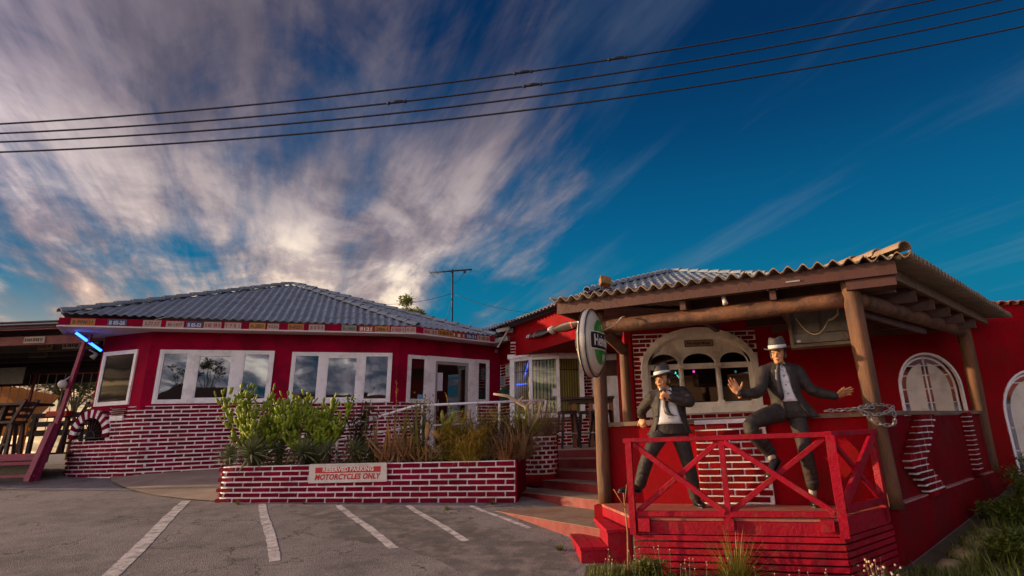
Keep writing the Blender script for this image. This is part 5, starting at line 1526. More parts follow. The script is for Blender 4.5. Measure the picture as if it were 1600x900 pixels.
agave('agave rosette in front of the shorter succulent bush', (PX(470, 11.0), 11.0, .88), .44, 3)
agave('small agave between the two largest rosettes', (PX(432, 11.4), 11.4, .88), .36, 4)
agave('small upright agave left above the parking sign', (PX(508, 11.05), 11.05, .90), .28, 5)
agave('greyish agave above the middle of the parking sign', (PX(548, 11.1), 11.1, .88), .34, 6)
agave('low agave right above the parking sign', (PX(577, 11.2), 11.2, .90), .30, 7)
def succulent(label, c, H, Wd, seed, lean=0):
    rng = random.Random(seed); t = thing('succulent_bush', label, 'succulent bush', c, 'bright green succulent bushes'); base = V(c)
    sm, lf = MB(), MB()
    def pad(p, d, L, r):
        d = V(d).normalized(); _, s, tt = frame_from(d); rings = []
        for q, k in ((0, .45), (.25, .80), (.6, 1.0), (.88, .85), (1.0, .25)):
            rings.append([p + d * (L * q) + (s * cos(2 * pi * j / 6) + tt * sin(2 * pi * j / 6) * .55) * r * k for j in range(6)])
        lf.smooth = True; lf.rings(rings)
    tips = []
    for k in range(17):
        az = 2 * pi * k / 17 + rng.uniform(-.2, .2); out = rng.uniform(.15, 1.7) * Wd; d = V((cos(az) * out, sin(az) * out * .7, 1.0)).normalized()
        p = base.copy(); pts = [p.copy()]; L = H * rng.uniform(.42, .82) / 5
        for i in range(5):
            p = p + d * L; d = (d + V((rng.uniform(-.16, .16), rng.uniform(-.16, .16), .16))).normalized(); pts.append(p.copy())
            if i > 0:
                for q in range(2):
                    dd = (d + V((rng.uniform(-.9, .9), rng.uniform(-.9, .9), .35))).normalized(); pad(p, dd, rng.uniform(.10, .17), rng.uniform(.028, .042)); tips.append((p + dd * H * .1, dd))
        sm.tube(pts, [.030, .027, .024, .020, .017, .014], 6)
        tips.append((p, d))
    for (p, d) in tips:
        for q in range(rng.choice((2, 3, 3, 4))):
            dd = (d + V((rng.uniform(-.85, .85), rng.uniform(-.85, .85), rng.uniform(.0, .8)))).normalized(); pad(p, dd, rng.uniform(.10, .17), rng.uniform(.028, .044))
            if rng.random() < .4: p2 = p + dd * H * .12; pad(p2, (dd + V((0, 0, .6))).normalized(), rng.uniform(.08, .14), .026)
    obj('branch', sm, mat('succulent_stem', (.10, .095, .035), .6, .3, 8), t, kind='stuff'); obj('foliage', lf, SUC, t, kind='stuff')
succulent('tall bright green succulent bush at the left of the planter', (PX(390, 11.4), 11.4, .70), 1.52, 1, 5)
succulent('shorter spreading green succulent bush right of the taller one', (PX(482, 11.55), 11.55, .72), 1.32, 1.2, 8)
def bush(name, label, cat, c, H, R, m, n, seed, lw, ll, curve=.6, up=.5, group=None, stems=7, dens=1.0):
    rng = random.Random(seed); t = thing(name, label, cat, c, group); base = V(c); sm, lf = MB(), MB()
    for k in range(stems):
        az = rng.uniform(0, 2 * pi); o = R * rng.uniform(.2, .9); topv = base + V((cos(az) * o, sin(az) * o * .7, H * rng.uniform(.55, 1.0))); mid = base.lerp(topv, .5) + V((rng.uniform(-.05, .05), 0, .05))
        sm.tube([base + V((cos(az), sin(az), 0)) * .04, mid, topv], [.012, .009, .004], 5)
        for i in range(int(n / stems)):
            q = rng.uniform(.15, 1) ; p = (base.lerp(mid, q * 2) if q < .5 else mid.lerp(topv, q * 2 - 1)) + V((rng.gauss(0, R * .16), rng.gauss(0, R * .13), rng.gauss(0, H * .06)))
            a2 = rng.uniform(0, 2 * pi); blade(lf, p, (cos(a2), sin(a2), rng.uniform(-.2, 1.0) + up - .3), ll * rng.uniform(.6, 1.2), lw * rng.uniform(.7, 1.2), curve, 3, .3)
    obj('stem', sm, STEM, t, kind='stuff'); obj('foliage', lf, m, t, kind='stuff'); return t
bush('leafy_shrub', 'dark green leafy shrub between the succulent bush and the orange aloes', 'shrub', (PX(557, 11.4), 11.4, .68), 1.28, .36, DKG, 1000, 11, .016, .085, stems=10)
bush('leafy_shrub', 'feathery yellow green shrub just right of the orange aloes', 'shrub', (PX(702, 11.1), 11.1, .68), .80, .42, YEL, 1300, 12, .008, .17, 1.3, stems=14)
bush('leafy_shrub', 'tall olive shrub below the glass door', 'shrub', (PX(745, 11.15), 11.15, .68), .88, .50, YEL, 1800, 13, .008, .17, 1.3, stems=16)
bush('leafy_shrub', 'golden feathery shrub spilling over the planter below the bow window', 'shrub', (PX(730, 10.9), 10.9, .66), .58, .48, leafmat('golden_leaf', (.42, .27, .04), (.24, .18, .03)), 1200, 14, .007, .18, 1.6, stems=14)
bush('leafy_shrub', 'brownish shrub at the right end of the planter', 'shrub', (PX(795, 11.1), 11.1, .68), .82, .46, leafmat('brown_leaf', (.14, .095, .04), (.09, .075, .022)), 1300, 15, .008, .17, 1.3, stems=14)
bush('leafy_shrub', 'low green shrub behind the brownish one', 'shrub', (PX(770, 11.5), 11.5, .7), .95, .5, DKG, 600, 16, .009, .13, .8)
bush('leafy_shrub', 'small green shrub by the prickly pear', 'shrub', (PX(660, 11.35), 11.35, .68), 1.15, .28, WEED, 600, 17, .013, .09, .6, stems=9)
def aloe(label, c, H, n, seed, m):
    rng = random.Random(seed); t = thing('aloe', label, 'aloe', c, 'aloes in the planter'); base = V(c)
    mb0 = MB(); blade(mb0, (0, 0, 0), (1, 0, 0), 1.0, .036, -.12, 5, .8); me = mesh_of(mb0, m, name='leaf', fix=False)
    for i in range(n):
        az = rng.uniform(0, 2 * pi); el = radians(rng.uniform(38, 88)); o = V((rng.uniform(-.16, .16), rng.uniform(-.1, .1), 0))
        L = link('leaf', me, t, o, rot=Euler((rng.uniform(-.4, .4), -el, az), 'XYZ')); q = H * rng.uniform(.65, 1.08); L.scale = (q, q * 1.1, q * 1.1)
aloe('clump of tall salmon orange aloe fingers above the right end of the parking sign', (PX(598, 10.95), 10.95, .68), .78, 30, 21, ORG)
aloe('smaller orange aloe clump right of the tall one', (PX(632, 11.0), 11.0, .68), .60, 24, 22, ORG)
aloe('low rusty aloe clump at the planter edge beside the feathery shrub', (PX(662, 10.9), 10.9, .67), .48, 20, 23, ORG)
aloe('yellow green aloe fingers standing behind the orange clumps', (PX(640, 11.3), 11.3, .70), 1.0, 14, 24, leafmat('yellow_aloe', (.22, .20, .03), (.15, .14, .03)))
aloe('brown aloe clump below the mailbox at the planter edge', (PX(800, 10.9), 10.9, .66), .72, 28, 25, leafmat('brown_aloe', (.17, .085, .045), (.10, .07, .03)))
aloe('dark brown aloe clump in the middle of the planter front', (PX(765, 10.85), 10.85, .66), .46, 24, 26, MATS['brown_aloe'])
def weed(label, c, H, seed, m=WEED, lw=.012, ll=.07):
    rng = random.Random(seed); t = thing('weed', label, 'weed', c, 'tall weeds standing in the planter'); base = V(c); sm, lf = MB(), MB(); d = V((rng.uniform(-.08, .08), rng.uniform(-.05, .05), 1)).normalized()
    pts = [base]; p = base
    for i in range(7): p = p + d * H / 7; d = (d + V((rng.uniform(-.06, .06), rng.uniform(-.05, .05), 0))).normalized(); pts.append(p)
    sm.tube(pts, [.010 - .001 * i for i in range(8)], 5)
    for i in range(70):
        q = rng.uniform(.12, 1.0); k = min(6, int(q * 7)); pp = pts[k].lerp(pts[k + 1], q * 7 - k); az = rng.uniform(0, 2 * pi); blade(lf, pp, (cos(az), sin(az), rng.uniform(.3, 1.6)), ll * rng.uniform(.5, 1.2) * (1.25 - .6 * q), lw * (1.2 - .5 * q), .5, 2, .3)
    obj('stem', sm, STEM, t); obj('foliage', lf, m, t, kind='stuff')
for i, (px, Y, H, lab) in enumerate(((567, 11.2, 1.02, 'thin tall weed in front of the middle window'), (603, 11.3, .90, 'tall weed just right of the middle window'), (612, 11.25, 1.42, 'thin yellow topped weed reaching up the crimson wall'), (648, 11.3, 1.12, 'dense leafy weed left of the glass door'), (690, 11.5, .86, 'weed in front of the door frame'), (710, 11.2, 1.20, 'tall yellow weed in front of the glass door'), (730, 11.3, .90, 'leaning weed below the door'), (753, 11.3, 1.02, 'weed standing right of the door'), (770, 11.2, .92, 'weed below the mailbox'), (587, 11.1, .85, 'short weed among the aloes'), (783, 11.5, .98, 'thin dark weed beneath the brick corner'))):
    weed(lab, (PX(px, Y), Y, .68), H, 40 + i, WEED if i not in (2, 5) else YEL)
# prickly pear with dry pads
def pear():
    c = V((PX(690, 11.25), 11.25, .70)); t = thing('prickly_pear', 'prickly pear with upright green pads and tan dried ones in front of the door', 'cactus', c)
    GP = mat('pear_green', (.16, .24, .035), .5, .2, 8, trans=.1); TP = mat('pear_tan', (.42, .24, .09), .6, .2, 8)
    for (dx, z, a, L, w, m) in ((-.02, .62, -.05, .26, .035, GP), (.05, .56, .50, .34, .048, GP), (-.03, .44, .3, .26, .045, GP), (-.05, .38, -.8, .20, .055, TP), (.04, .40, 1.05, .30, .055, TP), (-.30, .36, .05, .32, .045, TP)):
        mb = MB(); R = Matrix.Rotation(a, 3, 'Y'); mb.ell(c + V((dx, 0, z)) + R @ V((0, 0, L / 2)), (w, .022, L / 2), R, 12, 8); obj('pad', mb, m, t)
    mb = MB()
    for dx in (0, .06, -.30): mb.tube([c + V((dx * .3, 0, -.05)), c + V((dx * .7, .0, .2)), c + V((dx, 0, .50 if dx > -.3 else .3))], [.03, .028, .02], 6)
    obj('stem', mb, STEM, t)
pear()
def tuft(name, label, cat, c, H, R, n, m, seed, w=.006, curve=.9, group=None, buds=0):
    rng = random.Random(seed); t = thing(name, label, cat, c, group); base = V(c); mb = MB(); bd = MB()
    for i in range(n):
        az = rng.uniform(0, 2 * pi); o = R * .35 * rng.random(); el = rng.uniform(.5, 1.5)
        p = base + V((cos(az) * o, sin(az) * o, 0)); d = V((cos(az) * cos(el), sin(az) * cos(el), sin(el))); L = H * rng.uniform(.5, 1.15)
        blade(mb, p, d, L, w, curve * rng.uniform(.3, 1.3), 5, .3)
        if i < buds: bd.ell(p + d * L * .9, (.012, .012, .012), nu=6, nv=4)
    obj('blades', mb, m, t, kind='stuff')
    if bd.v: obj('seed_heads', bd, BUD, t, kind='stuff')
tuft('grass_tuft', 'dry grey brown grass filling the round brick planter', 'grass tuft', (-.815, 12.2, 1.0), .80, .50, 420, DRY, 51, .007, .5)
tuft('grass_tuft', 'dry grass clump beside the round planter, at the right end of the long one', 'grass tuft', (PX(815, 11.0), 11.0, .70), .72, .4, 220, DRY, 52, .007, .5)
tuft('grass_tuft', 'golden dry grass hanging over the planter edge', 'grass tuft', (PX(735, 10.8), 10.8, .69), .45, .4, 220, YEL, 53, .006, 1.6)
tuft('grass_tuft', 'reddish dry grass by the planter edge below the mailbox', 'grass tuft', (PX(790, 10.8), 10.8, .68), .42, .4, 200, ORG, 54, .006, 1.2)
def branch():
    mb = MB(); c = V((-1.15, 11.2, .9))
    mb.tube([c + V((-.45, 0, .92)), c + V((-.2, .02, .88)), c + V((0, 0, .76)), c + V((.14, 0, .68)), c + V((.22, 0, .3)), c + V((.2, 0, -.1))], [.018, .028, .035, .04, .04, .045], 7)
    mb.tube([c + V((.14, 0, .68)), c + V((.24, 0, .76)), c + V((.34, 0, .70))], [.035, .03, .02], 6); mb.tube([c + V((.0, 0, .76)), c + V((.10, 0, .86))], [.03, .015], 6); mb.tube([c + V((.22, 0, .3)), c + V((.36, 0, .5)), c + V((.42, 0, .76))], [.03, .03, .02], 6)
    top('driftwood', mb, mat('pale_driftwood', (.42, .31, .24), .8, .25, 8, .4, 30), 'bleached bare branch standing at the right end of the planter', 'branch')
branch()
tuft('small_plant', 'bright green leafy sprig in front of the bow window', 'plant', (-1.05, 11.3, 1.0), .75, .30, 40, SUC, 56, .022, .3)

# white railing on the ramp behind the planter
def railing():
    t = thing('ramp_railing', 'white metal handrail climbing the ramp behind the planter', 'railing', (-3.0, 13.2, .6))
    Y = 12.9
    P = lambda px, z, y=Y: V((PX(px, y), y, z))
    mb = MB(); topl = [P(395, 1.05), P(500, 1.29), P(575, 1.52), P(640, 1.74), P(700, 1.755), P(853, 1.765)]
    mb.tube(topl[:1] + [topl[1], topl[2], topl[3], topl[3] + V((.1, 0, .01)), topl[4], topl[5]], .026, 8); obj('top_rail', mb, WHITE, t)
    mb = MB(); mb.tube([P(398, .92), P(520, 1.12), P(640, 1.34), P(760, 1.36)], .017, 7); obj('mid_rail', mb, WHITE, t)
    for px, z in ((522, 1.35), (655, 1.745), (779, 1.76), (854, 1.765)):
        mb = MB(); mb.tube([P(px, .62), P(px, z)], .026, 8); obj('post', mb, WHITE, t)
railing()

def ground_cover():
    rng = random.Random(77); t = thing('ground_cover', 'dense low green and rusty undergrowth along the front of the long planter', 'plants', (-3.6, 11.0, .7))
    for m, n, k in ((DKG, 1500, 0), (YEL, 900, 1), (MATS['brown_leaf'], 700, 2)):
        mb = MB()
        for i in range(n):
            x = rng.uniform(-5.95, -1.30); y = rng.uniform(10.85, 11.35) - (x + 3.6) * .033
            if k == 1 and rng.random() < .7: x = rng.uniform(-2.9, -1.3)
            if k == 0 and x > -2.6 and rng.random() < .6: continue
            a = rng.uniform(0, 2 * pi); L = rng.uniform(.07, .20) * (1.0 + .35 * sin(x * 5 + k)); z = .70 + rng.random() ** 2 * .26
            blade(mb, (x, y, z), (cos(a), sin(a), rng.uniform(.0, 1.1)), L, rng.uniform(.007, .014), rng.uniform(.2, 1.4), 3, .3)
        obj('undergrowth', mb, m, t, kind='stuff')
ground_cover()
# ================================================================== the two painted figures
def remesh(mb, vox, smooth=4, name='body', m=None, off=V((0, 0, 0))):
    me = mesh_of(mb, m, off, name)
    o = bpy.data.objects.new('tmp', me); COL.objects.link(o)
    r = o.modifiers.new('r', 'REMESH'); r.mode = 'VOXEL'; r.voxel_size = vox; r.use_smooth_shade = True
    s = o.modifiers.new('s', 'SMOOTH'); s.factor = .5; s.iterations = smooth
    dg = bpy.context.evaluated_depsgraph_get(); dg.update()
    out = bpy.data.meshes.new_from_object(o.evaluated_get(dg)); out.name = name
    bpy.data.objects.remove(o); bpy.data.meshes.remove(me)
    out.materials.clear(); out.materials.append(m)
    out.polygons.foreach_set('use_smooth', [True] * len(out.polygons))
    return out
def spline(pts, n=6):
    P = [V(p) for p in pts]; out = []
    for i in range(len(P) - 1):
        p0 = P[max(i - 1, 0)]; p1 = P[i]; p2 = P[i + 1]; p3 = P[min(i + 2, len(P) - 1)]
        for k in range(n):
            t = k / n; out.append(.5 * ((2 * p1) + (p2 - p0) * t + (2 * p0 - 5 * p1 + 4 * p2 - p3) * t * t + (-p0 + 3 * p1 - 3 * p2 + p3) * t ** 3))
    return out + [P[-1]]
def limb(mb, pts, rs, n=14, k=6):
    P = spline(pts, k); R = []
    for i in range(len(rs) - 1):
        for j in range(k): q = j / k; q = q * q * (3 - 2 * q); R.append(rs[i] + (rs[i + 1] - rs[i]) * q)
    R.append(rs[-1]); mb.tube(P, R, n); mb.ell(P[0], (rs[0],) * 3); mb.ell(P[-1], (rs[-1],) * 3)
def hand(mb, wrist, d, nrm, curl, spread, right=1, thumb=.7, S_=1.0, grip=None):
    """palm with five separate fingers; d: wrist to knuckles, nrm: out of the palm"""
    d = V(d).normalized(); nrm = (V(nrm) - d * V(nrm).dot(d)).normalized(); s = d.cross(nrm).normalized() * right
    w = V(wrist); k = w + d * .088 * S_
    R = Matrix((s, d, nrm)).transposed()
    mb.tube([w - d * .05, w, w + d * .03], [.027, .025, .026], 10)
    mb.ell(w + d * .052 * S_, (.041 * S_, .052 * S_, .017 * S_), R, 14, 10); mb.ell(w + d * .030 * S_ + s * .018, (.020, .030, .017), R)
    for i, (x, L) in enumerate(((.033, .072), (.011, .080), (-.011, .075), (-.031, .058))):
        c = curl[i] if isinstance(curl, (list, tuple)) else curl
        p = w + d * (.080 - abs(x - .005) * .25) * S_ + s * x * S_; dd = (d + s * x * spread * 12).normalized(); pts = [p - dd * .02, p]; q = p.copy(); a = 0
        for seg, f in ((.45, .8), (.32, 1.1), (.23, .9)):
            ax = dd.cross(nrm).normalized(); a = c * f
            dd = (Matrix.Rotation(-a, 3, ax) @ dd) if (Matrix.Rotation(-a, 3, ax) @ dd).dot(nrm) > dd.dot(nrm) else (Matrix.Rotation(a, 3, ax) @ dd)
            q = q + dd * L * S_ * seg; pts.append(q.copy())
        mb.tube(pts, [.0095 * S_, .0098 * S_, .0092 * S_, .0086 * S_, .0068 * S_], 8); mb.ell(pts[-1], (.0075 * S_,) * 3, nu=8, nv=6)
    p = w + d * .028 * S_ + s * .030 * S_; td = (d * .75 + s * thumb + nrm * .25).normalized()
    p2 = p + td * .040 * S_; td2 = (td + d * .5 + nrm * .25 * (1 if grip else .2) - s * (.5 if grip else .0)).normalized()
    p3 = p2 + td2 * .030 * S_; mb.tube([p - td * .015, p, p2, p3], [.014 * S_, .0135 * S_, .0115 * S_, .009 * S_], 8); mb.ell(p3, (.0092 * S_,) * 3, nu=8, nv=6)
def head(mb, c, yaw, pitch, hh=.118):
    """c: centre of the skull; returns the rotation used; the face looks along -Y rotated by yaw (to the viewer's left)"""
    R = Matrix.Rotation(-yaw, 3, 'Z') @ Matrix.Rotation(pitch, 3, 'X')
    E = lambda p, r: mb.ell(V(c) + R @ V(p), r, R, 16, 12)
    E((0, .012, .025), (.077, .095, .092)); E((0, -.028, -.030), (.062, .068, .075)); E((0, -.052, -.086), (.036, .036, .028)); E((0, -.030, -.078), (.052, .052, .030))
    E((0, -.086, .018), (.052, .020, .016)); E((.0, -.108, -.026), (.016, .022, .014)); mb.tube([V(c) + R @ V((0, -.090, .012)), V(c) + R @ V((0, -.104, -.010)), V(c) + R @ V((0, -.114, -.026))], [.010, .012, .012], 8)
    for s in (-1, 1):
        E((s * .040, -.070, -.030), (.022, .022, .020)); E((s * .079, .010, -.012), (.010, .020, .032)); E((s * .012, -.102, -.032), (.009, .011, .008))
        E((s * .030, -.083, .000), (.015, .010, .009))
    E((0, -.092, -.058), (.024, .012, .007)); E((0, -.089, -.070), (.021, .013, .008))
    return R
def head_details(par, c, R, mouth_open=False):
    P = lambda p: V(c) + R @ V(p)
    for s in (-1, 1):
        mb = MB(); mb.ell(P((s * .031, -.089, .001)), (.012, .006, .0055), R, 10, 6); obj('eye', mb, mat('eye_white', (.45, .40, .32), .3), par)
        mb = MB(); mb.ell(P((s * .031, -.0945, .001)), (.005, .003, .005), R, 8, 6); obj('pupil', mb, SHOE, par)
        mb = MB(); mb.tube([P((s * .014, -.104, .018)), P((s * .033, -.103, .023)), P((s * .053, -.090, .016))], [.003, .005, .003], 6); obj('eyebrow', mb, HAIR, par)
        mb = MB(); mb.tube([P((s * .076, -.016, .045)), P((s * .079, -.014, .0)), P((s * .075, -.020, -.045)), P((s * .068, -.028, -.060))], [.014, .013, .011, .004], 7); obj('sideburn', mb, HAIR, par)
    mb = MB(); mb.ell(P((0, -.099, -.064)), (.020, .006, .008 if mouth_open else .0035), R, 10, 6); obj('mouth', mb, mat('dark_lip', (.12, .02, .015), .5), par)
    mb = MB(); mb.smooth = True; rings = []
    for (z, k) in ((.075, .98), (.03, 1.03), (-.02, 1.03), (-.06, .95)):
        rings.append([P((sin(a) * .080 * k, .012 + cos(a) * .099 * k, z)) for a in [-1.75 + 3.5 * i / 14 for i in range(15)]] + [P((sin(a) * .072 * k, .012 + cos(a) * .09 * k, z)) for a in [1.75 - 3.5 * i / 14 for i in range(15)]])
    mb.rings(rings); obj('hair', mb, HAIR, par)
def hat(par, c, R, w=1.0):
    P = lambda p: V(c) + R @ V(p)
    mb = MB(); mb.smooth = True; rings = []; N = 28
    def rg(rx, ry, z, sag=0.0, pinch=0.0):
        out = []
        for i in range(N):
            a = 2 * pi * i / N; zz = z + sag * (cos(2 * a)) ; px_ = rx * cos(a) * (1 - pinch * max(0, -sin(a)) ** 2); out.append(P((px_, ry * sin(a), zz)))
        return out
    crown = [rg(.098, .116, .0), rg(.100, .118, .012), rg(.097, .115, .050), rg(.090, .108, .095, .004, .18), rg(.078, .098, .125, .010, .28), rg(.060, .080, .130, .010, .25), rg(.030, .050, .112), rg(.006, .02, .108)]
    mb.rings(crown); obj_h = obj('hat', mb, mat('charcoal_felt', (.055, .050, .047), .75, .3, 20, .3, 80), par)
    mb = MB(); mb.smooth = True
    mb.rings([rg(.095, .113, .004), rg(.125, .145, .000, .004), rg(.150, .172, .004, .010), rg(.157, .180, .010, .012), rg(.150, .172, -.002, .010), rg(.125, .145, -.008, .004), rg(.095, .113, -.006)], cap=False); obj('brim', mb, MATS['charcoal_felt'], obj_h)
    mb = MB(); mb.smooth = True; mb.rings([rg(.101, .119, .006), rg(.104, .122, .010), rg(.1025, .1205, .040), rg(.099, .117, .044)], cap=False); obj('hat_band', mb, mat('hat_band_white', (.62, .60, .56), .6, .1, 14), obj_h)
def shoe(par, heel, toe, upv, ankle):
    heel, toe = V(heel), V(toe); d = (toe - heel).normalized(); L = (toe - heel).length; up = (V(upv) - d * V(upv).dot(d)).normalized(); s = d.cross(up)
    mb = MB(); rings = []
    for q, w, h in ((-.02, .020, .05), (.0, .034, .072), (.15, .040, .080), (.35, .040, .078), (.55, .046, .060), (.75, .048, .048), (.92, .040, .036), (1.0, .018, .022)):
        c = heel + d * L * q; rings.append([c + s * (w * cos(a)) + up * (h / 2 + h / 2 * sin(a)) for a in [2 * pi * i / 14 for i in range(14)]])
    mb.smooth = True; mb.rings(rings); mb.tube([heel + d * L * .2 + up * .05, V(ankle)], [.040, .038], 10); o = obj('shoe', mb, SHOE, par)
    mb = MB(); rings = []
    for q, w in ((-.03, .025), (.0, .038), (.3, .042), (.6, .048), (.85, .046), (1.02, .018)):
        c = heel + d * L * q; rings.append([c + s * w, c + s * w - up * .014, c - s * w - up * .014, c - s * w])
    mb.rings(rings); obj('sole', mb, BLACK, o)
def ringpt(c, r, f, a, b, th): return V(c) + r * (a * sin(th)) + f * (b * cos(th))
def torso_surface(spec, r, f):
    """interpolates the torso rings: q in 0..1 from neck to hem, th angle from the front"""
    def S_(q, th, lift=0.0):
        x = q * (len(spec) - 1); i = min(len(spec) - 2, int(x)); t = x - i; A_, B_ = spec[i], spec[i + 1]
        c = V(A_[0]).lerp(V(B_[0]), t); a = A_[1] + (B_[1] - A_[1]) * t + lift; b = A_[2] + (B_[2] - A_[2]) * t + lift
        return ringpt(c, r, f, a, b, th)
    return S_
def figure(lab, loc, J):
    yaw = J['yaw']; f = V((-sin(yaw), -cos(yaw), 0)); r = V((cos(yaw), -sin(yaw), 0))
    body = MB()
    R = head(body, J['head'], J['hyaw'], J['hpitch'])
    hc = V(J['head']); nk = V(J['neck'])
    body.tube([hc + R @ V((0, .012, -.06)), nk + V((0, 0, .02)), nk - V((0, 0, .08))], [.056, .056, .07], 12)
    sp = J['torso']; core = [[ringpt(c, r, f, a * .80, b * .80, 2 * pi * i / 20) for i in range(20)] for (c, a, b) in sp[1:4]] + [[ringpt(J['pelvis'], r, f, .13, .10, 2 * pi * i / 20) for i in range(20)]]
    body.rings(core)
    for k in ('L', 'R'):
        limb(body, [J['sh' + k], J['el' + k], J['wr' + k]], [.045, .038, .027]); limb(body, [J['hip' + k], J['kn' + k], J['an' + k]], [.075, .052, .038])
        body.tube([J['pelvis'], J['hip' + k]], .07, 10); body.tube([V(sp[1][0]), J['sh' + k]], .045, 10)
        hand(body, J['wr' + k], **J['hand' + k])
    me = remesh(body, .0058, 2, 'person', SKIN, V(loc))
    p = bpy.data.objects.new('person', me); COL.objects.link(p); p.location = loc; WL[p.name] = V(loc); tag(p, lab, 'person', 'painted figures dancing on the red deck')
    head_details(p, J['head'], R, J.get('open', False))
    hat(p, V(J['head']) + R @ V((0, .0, .068)), R @ Matrix.Rotation(J.get('hatroll', 0), 3, 'Y') @ Matrix.Rotation(radians(6), 3, 'X'))
    # jacket
    mb = MB(); n = 28; S_ = torso_surface(sp, r, f); rings = []
    for q in [i / 22 for i in range(23)]: rings.append([S_(q, 2 * pi * i / n) for i in range(n)])
    mb.rings(rings)
    for k in ('L', 'R'):
        mb.tube([S_(.12, 0).lerp(S_(.12, pi), .5), J['sh' + k]], [.085, .080], 12)
        w = V(J['wr' + k]); e = V(J['el' + k]); limb(mb, [J['sh' + k], J['el' + k], e.lerp(w, .93)], [.084, .066, .050])
        # folds at the elbow
        rg = random.Random(7 if k == 'L' else 9)
        for i in range(6):
            q = .72 + .1 * i; pt = V(J['sh' + k]).lerp(e, q) if q < 1 else e.lerp(w, q - 1); ax = (e - V(J['sh' + k])).normalized(); mb.ell(pt + V((rg.uniform(-.02, .02), -.03, rg.uniform(-.02, .02))), (.050, .045, .014), ax.to_track_quat('Z', 'Y').to_matrix() @ Matrix.Rotation(rg.uniform(-.5, .5), 3, 'X'), 10, 6)
    jm = remesh(mb, .0115, 2, 'jacket', SUIT, V(loc)); j = link('jacket', jm, p)
    # shirt front, tie, lapels, collar and buttons follow the torso
    tl = J['open_l']; tr = J['open_r']; qb = J['qbelt']
    def patch(nm, m, fn0, fn1, q0, q1, lift, par, nq=14, nt=8, th=.008):
        mb = MB(); mb.smooth = True; rows = []
        for i in range(nq + 1):
            q = q0 + (q1 - q0) * i / nq; a, b = fn0(q), fn1(q)
            rows.append([S_(q, a + (b - a) * k / nt, lift) for k in range(nt + 1)] + [S_(q, b - (b - a) * k / nt, lift - th) for k in range(nt + 1)])
        mb.rings(rows); return obj(nm, mb, m, par)
    ql = lambda q: max(0, min(1, (q - .02) / (qb - .02)))
    L_ = lambda q: -(.16 + (tl - .16) * ql(q) ** .8); R_ = lambda q: .16 + (tr - .16) * ql(q) ** .8
    sh = patch('shirt', SHIRT, L_, R_, .015, qb, .012, p)
    patch('lapel', SUIT, lambda q: L_(q) - .36 * (1 - abs(ql(q) * 2 - .9) * .75), lambda q: L_(q) + .03, .02, qb * .82, .024, j)
    patch('lapel', SUIT, lambda q: R_(q) - .03, lambda q: R_(q) + .36 * (1 - abs(ql(q) * 2 - .9) * .75), .02, qb * .82, .024, j)
    patch('jacket_edge', SUIT, lambda q: L_(min(q, qb)) - .10, lambda q: L_(min(q, qb)) + .02, qb * .75, .97, .022, j, th=.02); patch('jacket_edge', SUIT, lambda q: R_(min(q, qb)) - .02, lambda q: R_(min(q, qb)) + .10, qb * .75, .97, .022, j, th=.02)
    tie = J['tie']; mb = MB(); mb.smooth = True; rows = []
    for i, (q, th, w) in enumerate(tie):
        c = S_(q, th, .026); t_ = (S_(q, th + .05, .026) - S_(q, th - .05, .026)).normalized(); o_ = f * .008
        rows.append([c - t_ * w, c - t_ * w + o_, c + t_ * w + o_, c + t_ * w])
    mb.rings(rows); obj('tie', mb, mat('black_tie', (.020, .018, .018), .5), p)
    for s in (-1, 1):
        mb = MB(); b0 = nk + f * .045 + V((0, 0, -.005)); a_ = nk + r * s * .062 + V((0, 0, .04)); mb.add([b0 + f * .02, a_, a_ + V((0, 0, -.03)) + r * s * .012 + f * .02, b0 + r * s * .055 + V((0, 0, -.075)) + f * .045, b0 + f * .03 + V((0, 0, -.03))], [(0, 1, 2, 3, 4)]); mb.prism([q + f * .012 for q in mb.v[:5]], f * .006); obj('collar', mb, SHIRT, sh)
    for q in J['buttons']:
        mb = MB(); mb.ell(S_(q, .08, .016), (.008, .008, .008), nu=8, nv=5); obj('button', mb, SHOE, sh)
    for k in ('L', 'R'):
        w = V(J['wr' + k]); e = V(J['el' + k]); d = (w - e).normalized(); mb = MB(); mb.tube([w - d * .05, w - d * .008], [.036, .034], 12); obj('cuff', mb, SHIRT, p)
    # trousers
    mb = MB(); pv = V(J['pelvis'])
    mb.rings([[ringpt(pv + V((0, 0, z)), r, f, a, b, 2 * pi * i / 20) for i in range(20)] for z, a, b in ((.11, .160, .125), (.04, .165, .13), (-.03, .165, .13))])
    for k in ('L', 'R'):
        h, kn, an = V(J['hip' + k]), V(J['kn' + k]), V(J['an' + k]); mb.ell(h, (.105, .11, .12)); mb.tube([pv, h], [.11, .10], 12); limb(mb, [h, kn, an], [.112, .082, .072])
        rg = random.Random(3)
        for i in range(9):
            q = rg.uniform(.55, 1.0) if i < 4 else rg.uniform(1.5, 1.98); pt = h.lerp(kn, q) if q < 1 else kn.lerp(an, q - 1); ax = (an - kn if q > 1 else kn - h).normalized(); mb.ell(pt + V((rg.uniform(-.02, .02), -.025, 0)), (.072, .065, .013), ax.to_track_quat('Z', 'Y').to_matrix() @ Matrix.Rotation(rg.uniform(-.6, .6), 3, 'Y'), 10, 6)
    tm = remesh(mb, .0115, 2, 'trousers', SUIT, V(loc)); link('trousers', tm, p)
    mb = MB(); mb.rings([[ringpt(pv + V((0, 0, z)), r, f, a, b, 2 * pi * i / 20) for i in range(20)] for z, a, b in ((.10, .168, .133), (.125, .168, .133))]); obj('belt', mb, BLACK, p)
